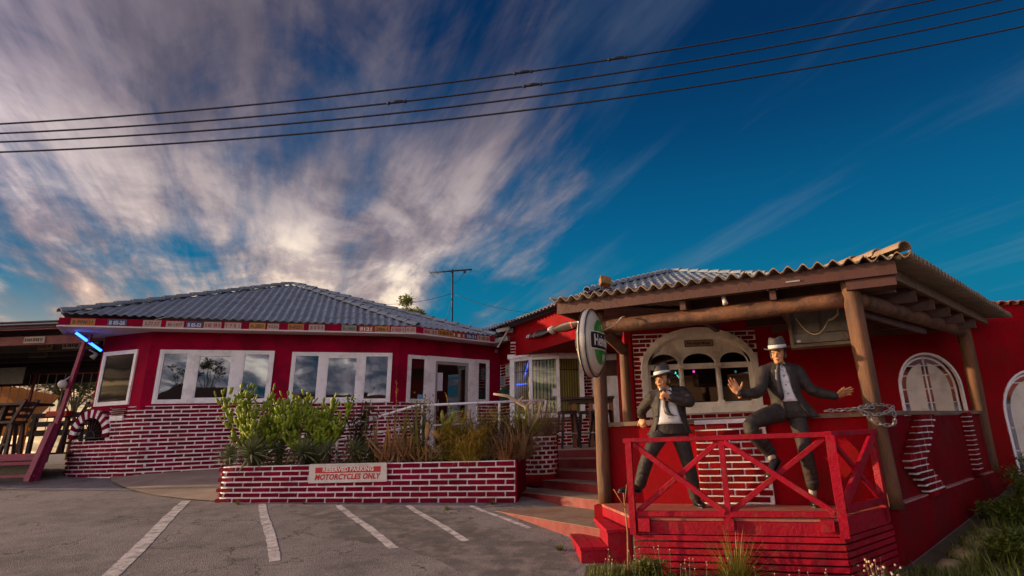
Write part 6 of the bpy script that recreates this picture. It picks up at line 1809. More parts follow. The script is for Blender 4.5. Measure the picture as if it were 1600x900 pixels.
    for k in ('L', 'R'):
        an, kn = V(J['an' + k]), V(J['kn' + k]); hl, to = J['shoe' + k]; d = (an - kn).normalized(); up = -d if J.get('lift' + k) else V((0, 0, 1))
        ak = V(hl) + (V(to) - V(hl)) * .2 + up * .07
        mb = MB(); mb.tube([an - d * .02, ak], [.042, .044], 12); obj('sock', mb, mat('grey_sock', (.42, .38, .34), .8, .2, 40) if J.get('sock', True) else SUIT, p)
        shoe(p, hl, to, up, ak)
    return p
def people():
    A = dict(yaw=.30, hyaw=.62, hpitch=-.06, head=(.998, 7.53, 1.668), neck=(1.035, 7.56, 1.545), hatroll=-.10, open=True, sock=False,
        torso=[((1.035, 7.58, 1.560), .085, .080), ((1.05, 7.60, 1.525), .200, .105), ((1.055, 7.60, 1.42), .208, .138), ((1.055, 7.59, 1.30), .205, .150), ((1.055, 7.58, 1.20), .205, .150), ((1.05, 7.60, 1.10), .245, .150), ((1.045, 7.62, 1.04), .285, .155)],
        pelvis=(1.05, 7.60, 1.075), shL=(.875, 7.64, 1.478), elL=(.755, 7.82, 1.345), wrL=(.765, 7.95, 1.262), shR=(1.225, 7.60, 1.520), elR=(1.285, 7.42, 1.400), wrR=(1.05, 7.37, 1.455),
        hipL=(.93, 7.60, 1.05), knL=(.745, 7.50, .775), anL=(.645, 7.53, .510), hipR=(1.155, 7.60, 1.05), knR=(1.228, 7.55, .70), anR=(1.288, 7.62, .345),
        shoeL=((.640, 7.55, .415), (.385, 7.42, .440)), shoeR=((1.285, 7.66, .245), (1.335, 7.42, .245)),
        handL=dict(d=(-.10, -.30, -.65), nrm=(.3, .2, -.6), curl=.75, spread=.03, right=-1, S_=1.15), handR=dict(d=(-.85, -.15, .28), nrm=(-.1, .75, .5), curl=1.15, spread=.0, right=1, grip=1, thumb=.4, S_=1.15),
        open_l=.62, open_r=.85, qbelt=.735, tie=[(.015, -.02, .016), (.05, -.03, .022), (.12, -.05, .020), (.28, -.06, .026), (.42, -.04, .032), (.53, .05, .036), (.575, .20, .036), (.585, .40, .032), (.58, .52, .006)], buttons=(.35, .62))
    a = figure('stout painted figure in dark suit and hat singing into a microphone', (1.05, 7.6, .235), A)
    t = thing('microphone', 'small microphone held at the mouth of the singing figure', 'microphone', (.965, 7.36, 1.45))
    mb = MB(); mb.tube([(.985, 7.345, 1.43), (.955, 7.38, 1.535)], [.012, .015], 10); obj('handle', mb, BLACK, t)
    mb = MB(); mb.ell((.950, 7.388, 1.556), (.024, .024, .026)); obj('grille', mb, METAL, t)
    B = dict(yaw=.22, hyaw=.55, hpitch=.02, head=(2.335, 7.18, 1.895), neck=(2.335, 7.21, 1.765), hatroll=.0,
        torso=[((2.335, 7.23, 1.785), .085, .080), ((2.35, 7.25, 1.745), .205, .105), ((2.36, 7.25, 1.63), .205, .130), ((2.365, 7.24, 1.50), .185, .125), ((2.385, 7.23, 1.38), .185, .125), ((2.43, 7.24, 1.25), .245, .145), ((2.46, 7.26, 1.17), .275, .150)],
        pelvis=(2.37, 7.25, 1.265), shL=(2.165, 7.25, 1.70), elL=(2.035, 7.12, 1.475), wrL=(1.765, 6.99, 1.455), shR=(2.555, 7.25, 1.690), elR=(2.670, 7.20, 1.480), wrR=(2.925, 7.15, 1.392),
        hipL=(2.255, 7.22, 1.235), knL=(1.858, 7.0, 1.105), anL=(2.080, 7.13, .815), hipR=(2.47, 7.24, 1.235), knR=(2.480, 7.15, .850), anR=(2.545, 7.25, .455),
        shoeL=((2.165, 7.14, .720), (1.985, 7.02, .545)), shoeR=((2.550, 7.34, .245), (2.500, 7.09, .245)), liftL=True,
        handL=dict(d=(-.45, -.10, .85), nrm=(-.3, -.9, .1), curl=[.30, .12, .16, .35], spread=.10, right=1, thumb=1.3, S_=1.22), handR=dict(d=(.95, -.1, .36), nrm=(.1, -.6, -.6), curl=[.05, .08, .12, .2], spread=.10, right=-1, thumb=.9, S_=1.3),
        open_l=.36, open_r=.50, qbelt=.70, tie=[(.015, -.04, .016), (.05, -.06, .024), (.12, -.10, .020), (.25, -.20, .026), (.40, -.28, .032), (.55, -.32, .036), (.64, -.33, .030), (.68, -.34, .004)], buttons=(.17, .32, .45, .58))
    figure('tall painted figure in dark suit and hat dancing, arms spread, one knee raised', (2.45, 7.25, .235), B)
people()
# ================================================================== bar furniture on the terrace
def stool_at():
    t = thing('bar_stool', 'black bar stool at the left side of the high table', 'bar stool', (0, 0, 0), 'black bar stools on the terrace')
    mb = MB(); mb.box((0, 0, .735), (.36, .36, .05)); mb.box((0, 0, .765), (.33, .33, .02)); obj('seat', mb, BLACK, t)
    for sx in (-1, 1):
        for sy in (-1, 1):
            mb = MB(); mb.beam((sx * .21, sy * .21, 0), (sx * .14, sy * .14, .71), .045, .045); obj('leg', mb, BLACK, t)
    mb = MB(); h = .30; w = .18
    for a, b in (((-w, -w), (w, -w)), ((w, -w), (w, w)), ((w, w), (-w, w)), ((-w, w), (-w, -w))): mb.beam((*a, h), (*b, h), .03, .03)
    obj('footrest', mb, mat('worn_rail', (.35, .30, .26), .6, .3, 10), t); return t
st = stool_at(); st.location = (-.33, 13.75, .786); st.rotation_euler = (0, 0, .35)
copy_tree(st, (.10, 14.25, .786), .1, 1.0, 'black bar stool standing behind the leg of the high table'); copy_tree(st, (.42, 13.9, .786), .5, 1.0, 'black bar stool half hidden behind the log post')
def bar_table():
    t = thing('bar_table', 'high dark plank bar table on the terrace left of the log post', 'table', (.1, 14.3, .78))
    for i in range(4):
        mb = MB(); mb.box((.13, 13.95 + i * .19, 1.83), (1.2, .18, .045)); obj('table_plank', mb, DARKW, t)
    for x in (-.18, .20, .66):
        for y in (14.0, 14.45):
            mb = MB(); mb.box((x, y, 1.30), (.085, .085, 1.02)); obj('leg', mb, mat('orange_wood', (.24, .09, .03), .6, .25, 6), t)
    mb = MB(); mb.box((.2, 14.2, 1.76), (1.0, .5, .08)); obj('apron', mb, DARKW, t)
bar_table()

# ================================================================== pavilion on the left
def pavilion():
    t = thing('pavilion', 'open timber pavilion with magenta boards and dark plank roof left of the building', 'pavilion', (-14, 15, .5))
    D = DARKW
    def bd(a, b, w, h, nm, m): mb = MB(); mb.beam(a, b, w, h); return obj(nm, mb, m, t)
    # deck edge boards and floor
    bd((-21, 13.0, 1.02), (-11.20, 13.0, 1.02), .04, .13, 'deck_edge', MAGE); bd((-21, 12.93, .90), (-11.15, 12.93, .90), .05, .06, 'deck_edge', MAGE); bd((-21, 12.8, .66), (-11.0, 12.8, .66), .12, .05, 'step_board', MAGE)
    for i in range(10):
        mb = MB(); mb.box((-16.2, 13.15 + i * .33, 1.065), (9.9, .315, .03)); obj('floor_board', mb, D, t)
    mb = MB(); mb.box((-16.2, 13.3, .65), (9.6, .05, .6)); obj('skirt', mb, BLACK, t)
    # posts
    mb = MB(); mb.beam((-11.05, 12.85, .56), (-10.93, 12.98, 1.9), .085, .085); mb.beam((-10.93, 12.98, 1.88), (-10.78, 13.02, 3.36), .07, .07); obj('post', mb, MAGE, t)
    mb = MB(); mb.beam((-11.10, 12.74, .55), (-10.98, 12.92, 1.66), .12, .11); obj('post_foot', mb, MAGE, t)
    mb = MB(); mb.beam((-11.30, 14.6, .6), (-11.1, 14.6, 3.5), .11, .11); obj('post', mb, mat('rust_wood', (.16, .03, .02), .6, .2, 6), t)
    for x in (-15.5, -20): bd((x, 13.02, .6), (x, 13.02, 3.7), .10, .10, 'post', MAGE)
    # roof
    bd((-21, 12.95, 3.73), (-11.1, 12.95, 3.73), .05, .15, 'fascia_board', MAGE); bd((-21, 12.9, 3.815), (-11.15, 12.9, 3.815), .14, .025, 'roof_edge', WOOD)
    bd((-21, 13.2, 3.46), (-10.8, 13.2, 3.46), .06, .19, 'roof_beam', mat('dark_red_beam', (.13, .012, .015), .6, .2, 5))
    for i, y in enumerate((13.9, 14.6, 15.4, 16.2)): bd((-21, y, 3.42 - .01 * i), (-11.1, y, 3.42 - .01 * i), .08, .20, 'roof_beam', D)
    for i in range(16):
        mb = MB(); mb.box((-16, 13.0 + i * .24, 3.70 + .006 * (i % 2)), (10, .23, .03)); obj('roof_plank', mb, D, t)
    mb = MB(); mb.box((-16, 14.9, 3.76), (10.2, 4.2, .03)); obj('roof_sheet', mb, TILE, t)
    mb = MB(); mb.box((-14.8, 16.6, 3.12), (9, .05, .5)); obj('back_valance', mb, D, t); mb = MB(); mb.box((-15.2, 15.2, 2.95), (2.6, .08, .40)); obj('dark_panel', mb, BLACK, t)
    mb = MB(); mb.box((-17.2, 15.0, 2.1), (.08, 4.0, 3.0)); obj('end_wall', mb, D, t)  # unseen wall added to keep the low sun off the left brickwork
    # railing behind
    r = thing('pavilion_railing', 'thin metal railing at the back of the pavilion against the yellow sky', 'railing', (-14, 15.6, 1.1))
    RU = MATS['rust_wood']
    mb = MB(); mb.tube([(-14.05, 15.6, 3.02), (-10.9, 15.6, 2.98)], .02, 6); mb.tube([(-14.05, 15.6, 1.5), (-10.9, 15.6, 1.5)], .02, 6); obj('rail', mb, RU, r)
    mb = MB(); mb.beam((-14.05, 15.6, 1.1), (-14.0, 15.6, 3.05), .05, .05); obj('post', mb, RU, r)
    mb = MB(); mb.tube([(-17, 15.6, 2.75), (-14.05, 15.6, 2.75)], .02, 6); obj('rail', mb, RU, r)
    b0 = MB(); b0.tube([(0, 0, 1.5), (0, 0, 3.0)], .010, 5); me = mesh_of(b0, MATS['worn_rail'], name='baluster')
    for i in range(26):
        x = -16.6 + i * .225; link('baluster', me, r, V((x + 14, 0, -1.1)))
    # plates on the beams
    for (x, y, z, w, h, c, lab) in ((-12.02, 13.16, 3.47, .46, .14, (.36, .29, .22), 'pale name board on the front beam of the pavilion'), (-11.75, 13.84, 3.43, .40, .15, (.42, .36, .26), 'white lettered board on the second beam of the pavilion'), (-11.30, 13.84, 3.42, .32, .14, (.30, .20, .13), 'tan lettered board beside the white one in the pavilion'), (-12.35, 13.84, 3.43, .34, .14, (.25, .12, .03), 'dull orange board on the second pavilion beam'), (-13.1, 14.54, 3.36, .45, .16, (.10, .07, .05), 'dark lettered board deep inside the pavilion roof')):
        s = thing('name_board', lab, 'sign', (x, y, z - h / 2)); mb = MB(); mb.box((x, y, z), (w, .015, h)); obj('board', mb, mat('board_%d' % int(c[0] * 100), c, .7, .2, 9), s)
        mb = MB(); rr = random.Random(int(w * 100)); u = x - w * .42
        while u < x + w * .40:
            q = rr.uniform(.015, .035); mb.box((u, y - .009, z), (q, .004, h * .5)); u += q + .014
        obj('print', mb, DARKW, s)
    mb = MB(); mb.ell((-10.95, 12.88, 2.46), (.085, .085, .085)); mb.tube([(-10.95, 12.88, 2.5), (-10.9, 12.97, 2.62)], .015, 6); top('globe_lamp', mb, mat('frosted_globe', (.55, .52, .5), .4), 'round white globe lamp on the magenta pavilion post', 'lamp')
    mb = MB(); mb.tube([(-10.66, 13.15, 3.02), (-10.60, 13.2, 3.12)], [.06, .035], 10); mb.tube([(-10.60, 13.2, 3.12), (-10.72, 13.1, 3.2)], .015, 6); top('horn_lamp', mb, GREYP, 'white spot lamp near the top of the magenta pavilion post', 'lamp')
pavilion()
def pavilion_furniture():
    t = thing('high_table', 'dark wooden high table at the left edge inside the pavilion', 'table', (-13.4, 13.8, 1.08)); 
    for i in range(4):
        mb = MB(); mb.box((-13.1, 13.5 + i * .2, 2.13), (1.9, .19, .05)); obj('table_plank', mb, DARKW, t)
    for x in (-12.75, -13.8):
        mb = MB(); mb.beam((x - .1, 13.55, 1.08), (x + .05, 13.6, 2.1), .10, .08); obj('leg', mb, DARKW, t)
    mb = MB(); mb.beam((-14.0, 13.55, 1.55), (-12.8, 13.55, 1.55), .06, .09); obj('crossbar', mb, DARKW, t)
    CH = mat('chair_wood', (.05, .026, .019), .6, .25, 7)
    c = thing('bar_chair', 'dark wooden high chair with a slanted back inside the pavilion', 'chair', (-12.35, 13.4, 1.08), 'high chairs in the pavilion')
    for x, y, xt in ((-.24, -.15, -.13), (.20, -.15, .16), (-.24, .18, -.13), (.20, .18, .16)):
        mb = MB(); mb.beam((-12.35 + x, 13.4 + y, 1.08), (-12.35 + xt, 13.4 + y * .8, 1.72), .06, .06); obj('leg', mb, CH, c)
    mb = MB(); mb.box((-12.33, 13.4, 1.74), (.40, .38, .05)); obj('seat', mb, CH, c)
    mb = MB(); mb.beam((-12.58, 13.26, 1.28), (-12.15, 13.26, 1.28), .04, .05); obj('stretcher', mb, CH, c)
    mb = MB()
    for y in (-.15, .15): mb.beam((-12.20, 13.4 + y, 1.70), (-11.98, 13.4 + y, 2.20), .05, .06)
    for k in range(3): mb.beam((-12.13 + .05 * k, 13.25, 1.86 + .13 * k), (-12.13 + .05 * k, 13.55, 1.86 + .13 * k), .03, .08)
    obj('backrest', mb, CH, c)
    copy_tree(c, (-11.75, 14.3, 1.08), 1.2, 1.0, 'dark high chair behind the slanted one, by the magenta post'); copy_tree(c, (-13.5, 14.6, 1.08), 2.6, 1.0, 'dark high chair deep in the pavilion behind the table')
    b = thing('bench_back', 'dark slatted bench back behind the chairs of the pavilion', 'bench', (-12.2, 15.2, 1.08))
    for k in range(3): mb = MB(); mb.box((-12.3, 15.2, 1.55 + .2 * k), (2.4, .05, .12)); obj('slat', mb, DARKW, b)
    for x in (-13.4, -12.6, -11.8, -11.2): mb = MB(); mb.box((x, 15.2, 1.5), (.08, .08, .9)); obj('post', mb, DARKW, b)
    mb = MB(); mb.box((-12.75, 15.1, 1.98), (.5, .2, .12)); top('red_cooler', mb, mat('bright_red', (.6, .02, .01), .4), 'small bright red box on the bench behind the pavilion table', 'box')
    mb = MB(); P = [(-19.4, 18.5, 2.1), (-16.3, 18.5, 2.05), (-17.0, 20, 2.8), (-19.4, 20, 3.3)]; mb.prism(P, (0, 0, .04)); mb.add([P[0], P[1], (-16.3, 18.5, 1.6), (-19.4, 18.5, 1.6)], [(0, 1, 2, 3)]); mb.tube([(-16.6, 18.6, .6), (-16.6, 18.6, 2.1)], .04, 6); mb.tube([(-19, 18.6, .6), (-19, 18.6, 2.3)], .04, 6)
    top('canopy', mb, mat('orange_canvas', (.62, .25, .03), .8, .1, 3, trans=.45), 'orange canvas canopy beyond the pavilion railing', 'canopy')
pavilion_furniture()

# ================================================================== antenna, cables, trees, surroundings
def antenna():
    t = thing('antenna', 'thin television antenna mast above the valley of the grey roof', 'antenna', (-4.47, 21, 4.2))
    mb = MB(); mb.tube([(-4.46, 21, 4.3), (-4.50, 21, 6.90)], .032, 6); obj('mast', mb, WIRE, t)
    mb = MB(); mb.tube([(-5.34, 21, 6.80), (-3.80, 21, 6.86)], .028, 6)
    for i in range(7): x = -5.3 + i * .24; mb.tube([(x, 20.75, 6.80 + .04 * i / 6), (x, 21.25, 6.80 + .04 * i / 6)], .008, 5)
    mb.box((-4.06, 21, 6.80), (.08, .07, .12)); obj('boom', mb, WIRE, t)
    mb = MB()
    for a, b in (((-4.5, 21, 6.0), (-7.2, 21.2, 5.75)), ((-4.48, 21, 6.0), (-1.6, 20, 5.0)), ((-4.48, 21, 5.95), (-4.75, 20.8, 4.7))): mb.tube([V(a).lerp(V(b), i / 8) + V((0, 0, -.12 * 4 * (i / 8) * (1 - i / 8))) for i in range(9)], .008, 5)
    obj('guy_wire', mb, WIRE, t)
    mb = MB(); mb.tube([(-4.48, 21, 6.35), (-4.3, 21, 6.45), (-4.08, 21, 6.72)], .008, 5); obj('lead', mb, WIRE, t)
antenna()
def wires():
    Z = [[(-15.06, 9.383), (-8.35, 9.714), (-1.29, 10.313), (4.21, 11.164), (10.19, 12.199)], [(-15.0, 9.136), (-4.94, 9.495), (-1.04, 9.93), (5.41, 10.989), (12.22, 12.109)],
         [(-14.93, 8.892), (-8.25, 8.952), (-1.55, 9.584), (5.35, 10.507), (12.58, 11.796)], [(-14.85, 8.575), (-8.22, 8.691), (-1.55, 9.164), (5.29, 10.054), (12.43, 11.218)]]
    nm = ('topmost', 'second', 'third', 'lowest')
    for i, z in enumerate(Z):
        # smooth parabola through the measured sag
        n = len(z); sx = [p[0] for p in z]; 
        def fit():
            import itertools
            s = [sum(x ** k for x, _ in z) for k in range(5)]; b = [sum(y * x ** k for x, y in z) for k in range(3)]
            M = Matrix(((s[0], s[1], s[2]), (s[1], s[2], s[3]), (s[2], s[3], s[4]))); return M.inverted() @ V(b)
        c = fit(); mb = MB(); rr = random.Random(i)
        mb.tube([(x, 14, c[0] + c[1] * x + c[2] * x * x) for x in [-40 + 80 * k / 80 for k in range(81)]], .024, 6)
        for k in ({0: (-1.25, 1.3), 1: (-1.0, -4.6), 2: (), 3: ()}[i]):
            q = lambda x: V((x, 14, c[0] + c[1] * x + c[2] * x * x))
            mb.tube([q(k - .22), q(k) + V((0, 0, .02)), q(k + .22)], [.03, .05, .03], 6); mb.ell(q(k - .22), (.05, .05, .05)); mb.ell(q(k + .22), (.05, .05, .05))
        top('power_cable', mb, WIRE, '%s of the four dark power cables crossing the sky' % nm[i], 'cable', 'power cables across the sky')
wires()
def tree(name, label, base, H, R, seed, m, n=2600, leaf=.16, group=None, trunk=.12, flat=.8):
    rng = random.Random(seed); t = thing(name, label, 'tree', base, group); b = V(base); tr, lf = MB(), MB()
    topp = b + V((rng.uniform(-.2, .2), 0, H * .62)); tr.tube([b, b.lerp(topp, .5) + V((.05, 0, 0)), topp], [trunk, trunk * .8, trunk * .5], 8)
    cl = []
    for k in range(11):
        az = 2 * pi * k / 11 + rng.uniform(-.3, .3); o = R * rng.uniform(.25, .85); e = topp + V((cos(az) * o, sin(az) * o, H * rng.uniform(.0, .34))); tr.tube([b.lerp(topp, rng.uniform(.6, 1)), topp.lerp(e, .5) + V((0, 0, .1)), e], [trunk * .35, trunk * .22, .01], 5); cl.append((e, R * rng.uniform(.24, .42)))
    for i in range(n):
        e, q = rng.choice(cl); d = V((rng.gauss(0, 1), rng.gauss(0, 1), rng.gauss(0, flat))).normalized() * q * rng.uniform(.3, 1.1) ; p = e + d; a = rng.uniform(0, 2 * pi); dd = V((cos(a), sin(a), rng.uniform(-.5, .8))).normalized(); _, s, u = frame_from(dd); L = leaf * rng.uniform(.6, 1.3)
        lf.add([p, p + dd * L * .5 + s * L * .25, p + dd * L, p + dd * L * .5 - s * L * .25], [(0, 1, 2, 3)])
    obj('trunk', tr, STEM, t); obj('crown', lf, m, t, kind='stuff')
TREEB = leafmat('bright_tree_leaf', (.20, .23, .03), (.28, .27, .05), trans=.4); TREE = leafmat('tree_leaf', (.075, .10, .022), (.14, .15, .03), trans=.4); TREED = leafmat('dark_tree_leaf', (.03, .042, .016), (.06, .07, .02), trans=.3)
tree('tree', 'bright leafy tree top showing behind the right slope of the grey hip roof', (-8.45, 30, .6), 7.6, 1.0, 61, TREEB, 5200, .17)
for i, (x, y, h, r_, lab) in enumerate(((-20.5, 24, 4.6, 2.0, 'leafy tree beyond the pavilion railing, at the left'), (-17.0, 25, 3.7, 1.9, 'leafy tree beyond the pavilion, next to the magenta post'), (-24.5, 30, 5.0, 2.4, 'distant tree behind the orange canopy'), (-15.4, 22, 3.4, 1.6, 'low sunlit tree beside the building seen through the pavilion'))): tree('tree', lab, (x, y, .5), h, r_, 70 + i, TREE, 1500, .26)
for i, (x, lab) in enumerate(((6.2, 'green bush glimpsed through the small arched gate'), (7.6, 'green bush behind the wall between the two gates'), (9.4, 'green bush glimpsed through the tall gate'))): bush('bush', lab, 'bush', (x, 15.2, .1), 2.25, .8, TREE, 900, 80 + i, .05, .22)
def garden_wall():
    mb = MB(); mb.box((7.6, 14.2, .7), (6, .2, 1.5)); t = top('garden_wall', mb, WHITE, 'white garden wall behind the arched gates', 'wall')
    mb = MB(); mb.box((7.6, 14.2, 1.50), (6.1, .3, .10)); obj('coping', mb, TERRA, t)
garden_wall()
def across_street():
    t = thing('tan_house', 'tan flat roofed house across the street, reflected in the middle window', 'house', (6.8, -21, -.4)); TAN = mat('tan_stucco', (.50, .27, .12), .8, .12, 1.5)
    mb = MB(); mb.box((8.2, -22, 2.0), (7.5, 5, 5.0)); obj('wall', mb, TAN, t); mb = MB(); mb.box((8.2, -22, 4.55), (7.9, 5.4, .16)); obj('roof', mb, TERRA, t)
    for x in (6.2, 8.4, 10.4): mb = MB(); mb.box((x, -19.49, 2.2), (.9, .06, 1.3)); obj('window', mb, GLASS, t)
    mb = MB(); mb.box((9.6, -19.6, 3.5), (.35, .3, 2.8)); obj('downpipe_box', mb, DARKW, t)
    t = thing('grey_house', 'low house with a hipped roof across the street, reflected in the left window', 'house', (-2, -24, -.4))
    mb = MB(); mb.box((-1.0, -24, 1.6), (9, 5, 4.2)); obj('wall', mb, mat('grey_stucco', (.22, .22, .24), .8, .1, 2), t); mb = MB(); mb.add([(-6, -27, 3.7), (4, -27, 3.7), (4, -21, 3.7), (-6, -21, 3.7), (-3, -24, 5.4), (1, -24, 5.4)], [(0, 1, 5, 4), (2, 3, 4, 5), (1, 2, 5), (3, 0, 4)]); obj('roof', mb, WOOD, t)
    for i, (x, y, h, r_) in enumerate(((-1.6, -29, 8.2, 1.2), (.3, -29, 8.6, 1.3), (-9, -26, 5.2, 2.4), (15, -26, 5, 2.4), (3.0, -24, 4.2, 1.5), (-14, -24, 5, 2.6))): tree('tree', ['slim bare tree behind the hipped house across the street', 'second slim tree behind the hipped house across the street', 'round tree left of the hipped house across the street', 'round tree right of the tan house', 'small tree between the two houses across the street', 'broad tree far left across the street'][i], (x, y, -.5), h, r_, 90 + i, TREED, 800, .3)
across_street()

# ================================================================== grass and undergrowth at the right
def grass_field(name, label, pts, n, H, m, seed, w=.006, curve=.8):
    rng = random.Random(seed); mb = MB()
    xs = [p[0] for p in pts]; ys = [p[1] for p in pts]; k = 0
    def inside(x, y):
        c = False
        for i in range(len(pts)):
            (x1, y1), (x2, y2) = pts[i], pts[i - 1]
            if (y1 > y) != (y2 > y) and x < (x2 - x1) * (y - y1) / (y2 - y1) + x1: c = not c
        return c
    while k < n:
        x, y = rng.uniform(min(xs), max(xs)), rng.uniform(min(ys), max(ys))
        if not inside(x, y): continue
        k += 1; az = rng.uniform(0, 2 * pi); el = rng.uniform(.7, 1.5); cl = .6 + .6 * (sin(x * 9 + 1) * sin(y * 8) * .5 + .5)
        blade(mb, (x, y, gz(x, y) - .005), (cos(az) * cos(el), sin(az) * cos(el), sin(el)), H * rng.uniform(.4, 1.15) * cl, w, curve * rng.uniform(.4, 1.2), 3, .3)
    o = obj(name, mb, m, None, loc=(sum(xs) / len(xs), sum(ys) / len(ys), -.4), label=label, cat='grass', kind='stuff'); return o
grass_field('grass', 'rough green grass along the foot of the slatted deck', [(.0, 7.05), (.25, 6.95), (.5, 6.85), (2.45, 6.15), (3.4, 6.9), (4.0, 6.8), (3.6, 5.4), (1.6, 5.4), (.3, 6.3), (.0, 6.6)], 5200, .15, GRASS, 5)
grass_field('grass', 'overgrown grass on the slope below the right wall', [(3.7, 6.2), (3.9, 7.3), (5.2, 8.7), (7.3, 11.0), (7.6, 11.4), (9, 11.4), (9, 6), (5, 5)], 9000, .26, leafmat('bright_grass', (.14, .17, .02), (.22, .21, .04)), 6, .008)
def soil_patch(pts, label):
    bm = bmesh.new(); vs = [bm.verts.new((x, y, gz(x, y) + .010)) for x, y in pts]; ed = [bm.edges.new((vs[i], vs[(i + 1) % len(vs)])) for i in range(len(vs))]; bmesh.ops.triangle_fill(bm, use_beauty=True, edges=ed); bm.verts.index_update(); mb = MB(); mb.add([v.co.copy() for v in bm.verts], [[v.index for v in f.verts] for f in bm.faces]); bm.free()
    tag(obj('earth', mb, mat('earth', (.075, .055, .03), .95, .4, 6, .6, 30, col2=(.06, .07, .02), sc2=4, amt2=.7), None), label, kind='structure')
soil_patch([(-.02, 7.1), (.2, 7.2), (.5, 7.0), (2.4, 6.4), (3.2, 7.1), (4.2, 7.0), (4.0, 5.0), (1.5, 5.0), (.25, 6.2), (-.05, 6.6)], 'bare earth under the grass by the deck')
soil_patch([(3.36, 7.02), (7.25, 11.2), (7.4, 11.56), (14, 11.56), (14, 4), (3.6, 5.0), (3.3, 6.0)], 'bare earth slope at the right')
tuft('grass_tuft', 'tall yellow grass tuft in front of the slatted deck', 'grass tuft', (1.40, 6.42, gz(1.4, 6.42)), .50, .25, 170, leafmat('gold_grass', (.17, .16, .02), (.22, .17, .03)), 101, .006, .8)
tuft('grass_tuft', 'wiry seeding grass at the right corner of the slatted deck', 'grass tuft', (2.62, 6.15, gz(2.6, 6.1)), .30, .16, 50, DRY, 102, .004, .5, buds=40)
tuft('grass_tuft', 'small grass tuft in the asphalt in front of the box steps', 'grass tuft', (-.32, 7.75, gz(-.3, 7.75)), .09, .10, 60, GRASS, 103, .004, .9)
tuft('grass_tuft', 'small weed in the asphalt near the foot of the planter', 'grass tuft', (-2.15, 10.1, gz(-2.15, 10.1)), .07, .12, 40, GRASS, 104, .005, .9)
bush('shrub', 'low dark green shrub with pale buds beside the box steps', 'shrub', (.62, 6.62, gz(.6, 6.6)), .20, .26, GRASS, 700, 105, .012, .05, .4)
for i, (x, y, H_) in enumerate(((-5.7, 10.62, .08), (-4.6, 10.6, .06), (-3.2, 10.58, .07), (-1.5, 10.45, .09))):
    tuft('grass_tuft', 'little weed at the foot of the brick planter, ' + ('under its left end', 'left of the sign', 'below the sign', 'near the red steps')[i], 'grass tuft', (x, y, gz(x, y)), H_, .07, 30, GRASS, 140 + i, .005, .9)
def stalks(label, c, n, H, seed):
    rng = random.Random(seed); t = thing('flower_stalks', label, 'wild flowers', c); sm, bd = MB(), MB()
    for i in range(n):
        p = V(c) + V((rng.uniform(-.35, .35), rng.uniform(-.12, .12), 0)); q = p + V((rng.uniform(-.05, .05), rng.uniform(-.03, .03), H * rng.uniform(.5, 1.1))); sm.tube([p, p.lerp(q, .5) + V((rng.uniform(-.02, .02), 0, 0)), q], .0022, 4); bd.ell(q, (.006, .006, .007), nu=6, nv=4)
    obj('stalk', sm, STEM, t, kind='stuff'); obj('flower_head', bd, BUD, t, kind='stuff')
stalks('thin stalks with pale flower heads in front of the left end of the deck skirt', (.45, 6.55, gz(.5, 6.5)), 18, .30, 1); stalks('scattered pale flower heads in front of the middle of the deck skirt', (1.0, 6.4, gz(1, 6.4)), 14, .24, 2); stalks('pale flower heads near the right end of the deck skirt', (1.9, 6.15, gz(1.9, 6.15)), 8, .22, 3)
def stem_by_post():
    mb = MB(); mb.tube([(.40, 6.78, -.36), (.42, 6.78, .1), (.40, 6.8, .48)], [.012, .009, .006], 5); mb.tube([(.41, 6.79, .33), (.30, 6.78, .52)], .005, 5); mb.tube([(.41, 6.79, .40), (.44, 6.8, .56)], .005, 5)
    top('dry_stem', mb, mat('dry_stem', (.35, .15, .05), .7, .2, 8), 'dry brown stem standing at the left rail post', 'plant')
stem_by_post()
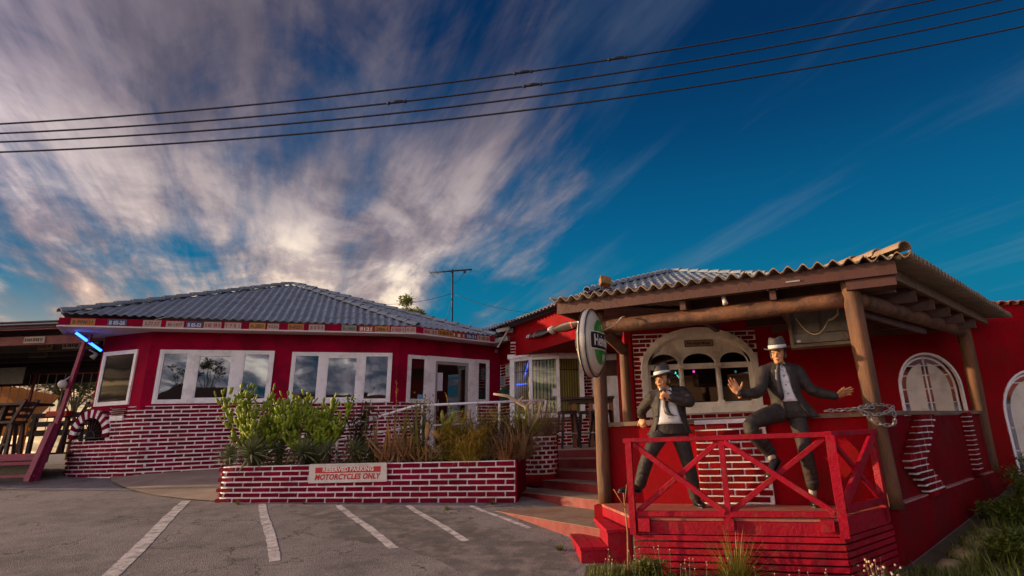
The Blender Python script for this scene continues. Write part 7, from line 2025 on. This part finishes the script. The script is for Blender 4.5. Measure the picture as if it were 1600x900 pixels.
for i, (x, y, h, r_, lab) in enumerate(((5.62, 8.55, .40, .42, 'leafy green shrub at the lower right in front of the wall'), (6.75, 9.75, .75, .5, 'tall leafy shrub below the tall gate'), (4.55, 7.05, .35, .40, 'low shrub at the bottom right corner'), (6.25, 9.1, .62, .45, 'dense green shrub at the right edge'), (7.55, 10.8, .62, .42, 'shrub at the foot of the tall gate'), (5.6, 9.1, .24, .22, 'small shrub against the dark red wall'), (5.2, 7.75, .33, .42, 'round green shrub at the right edge near the viewer'))): bush('shrub', lab, 'shrub', (x, y, gz(x, y) - .02), h, r_, leafmat('wild_shrub_leaf', (.12, .155, .022), (.20, .21, .04)), 1100, 110 + i, .020, .075, .5)
def stones():
    rng = random.Random(8)
    for i, (x, y, s, lab) in enumerate(((3.72, 6.95, .15, 'weathered yellow stone at the foot of the dark red wall'), (4.12, 7.35, .17, 'flat pale stone beside the wall, second from the deck'), (4.55, 7.80, .20, 'long mossy stone half hidden in the grass'), (4.95, 8.25, .15, 'pale stone farthest along the wall'))):
        bm = bmesh.new(); bmesh.ops.create_icosphere(bm, subdivisions=2, radius=1); 
        for v in bm.verts: v.co = V((v.co.x * s * 1.5, v.co.y * s * .8, v.co.z * s * .45)) * (1 + rng.uniform(-.10, .10))
        mb = MB(); R = Matrix.Rotation(.8, 3, 'Z'); mb.smooth = True; mb.add([R @ v.co + V((x, y, gz(x, y) + .02)) for v in bm.verts], [[v.index for v in f.verts] for f in bm.faces]); bm.free()
        top('stone', mb, mat('yellow_stone', (.30, .22, .10), .9, .3, 5, .5, 20, col2=(.12, .11, .05), sc2=4, amt2=.6), lab, 'stone', 'stones along the wall')
stones()

def neighbours():
    t = thing('brown_house', 'brown roofed house glimpsed through the arched gates', 'house', (11, 22, 0))
    mb = MB(); mb.box((11, 22, 1.4), (12, 4, 3.0)); obj('wall', mb, mat('brick_red_wall', (.30, .06, .03), .8, .3, 3), t)
    mb = MB(); mb.add([(4.5, 19.4, 2.7), (17.5, 19.4, 2.7), (17.5, 24.6, 2.7), (4.5, 24.6, 2.7), (6.5, 22, 4.6), (15.5, 22, 4.6)], [(0, 1, 5, 4), (2, 3, 4, 5), (1, 2, 5), (3, 0, 4)]); obj('roof', mb, WOOD, t)
    for i, (x, y, h) in enumerate(((-25, 15.4, 6.4), (-25.6, 17.8, 7.0), (-24.6, 20.2, 6.6))):  # unseen trees added to shade the left brick wall from the low sun
        tree('tree', ['broad tree beside the pavilion, out to the left', 'tall broad tree left of the pavilion, in the middle of three', 'broad tree left of the pavilion, farthest from the parking lot'][i], (x, y, .4), h, 2.2, 130 + i, TREED, 2600, .42)
neighbours()
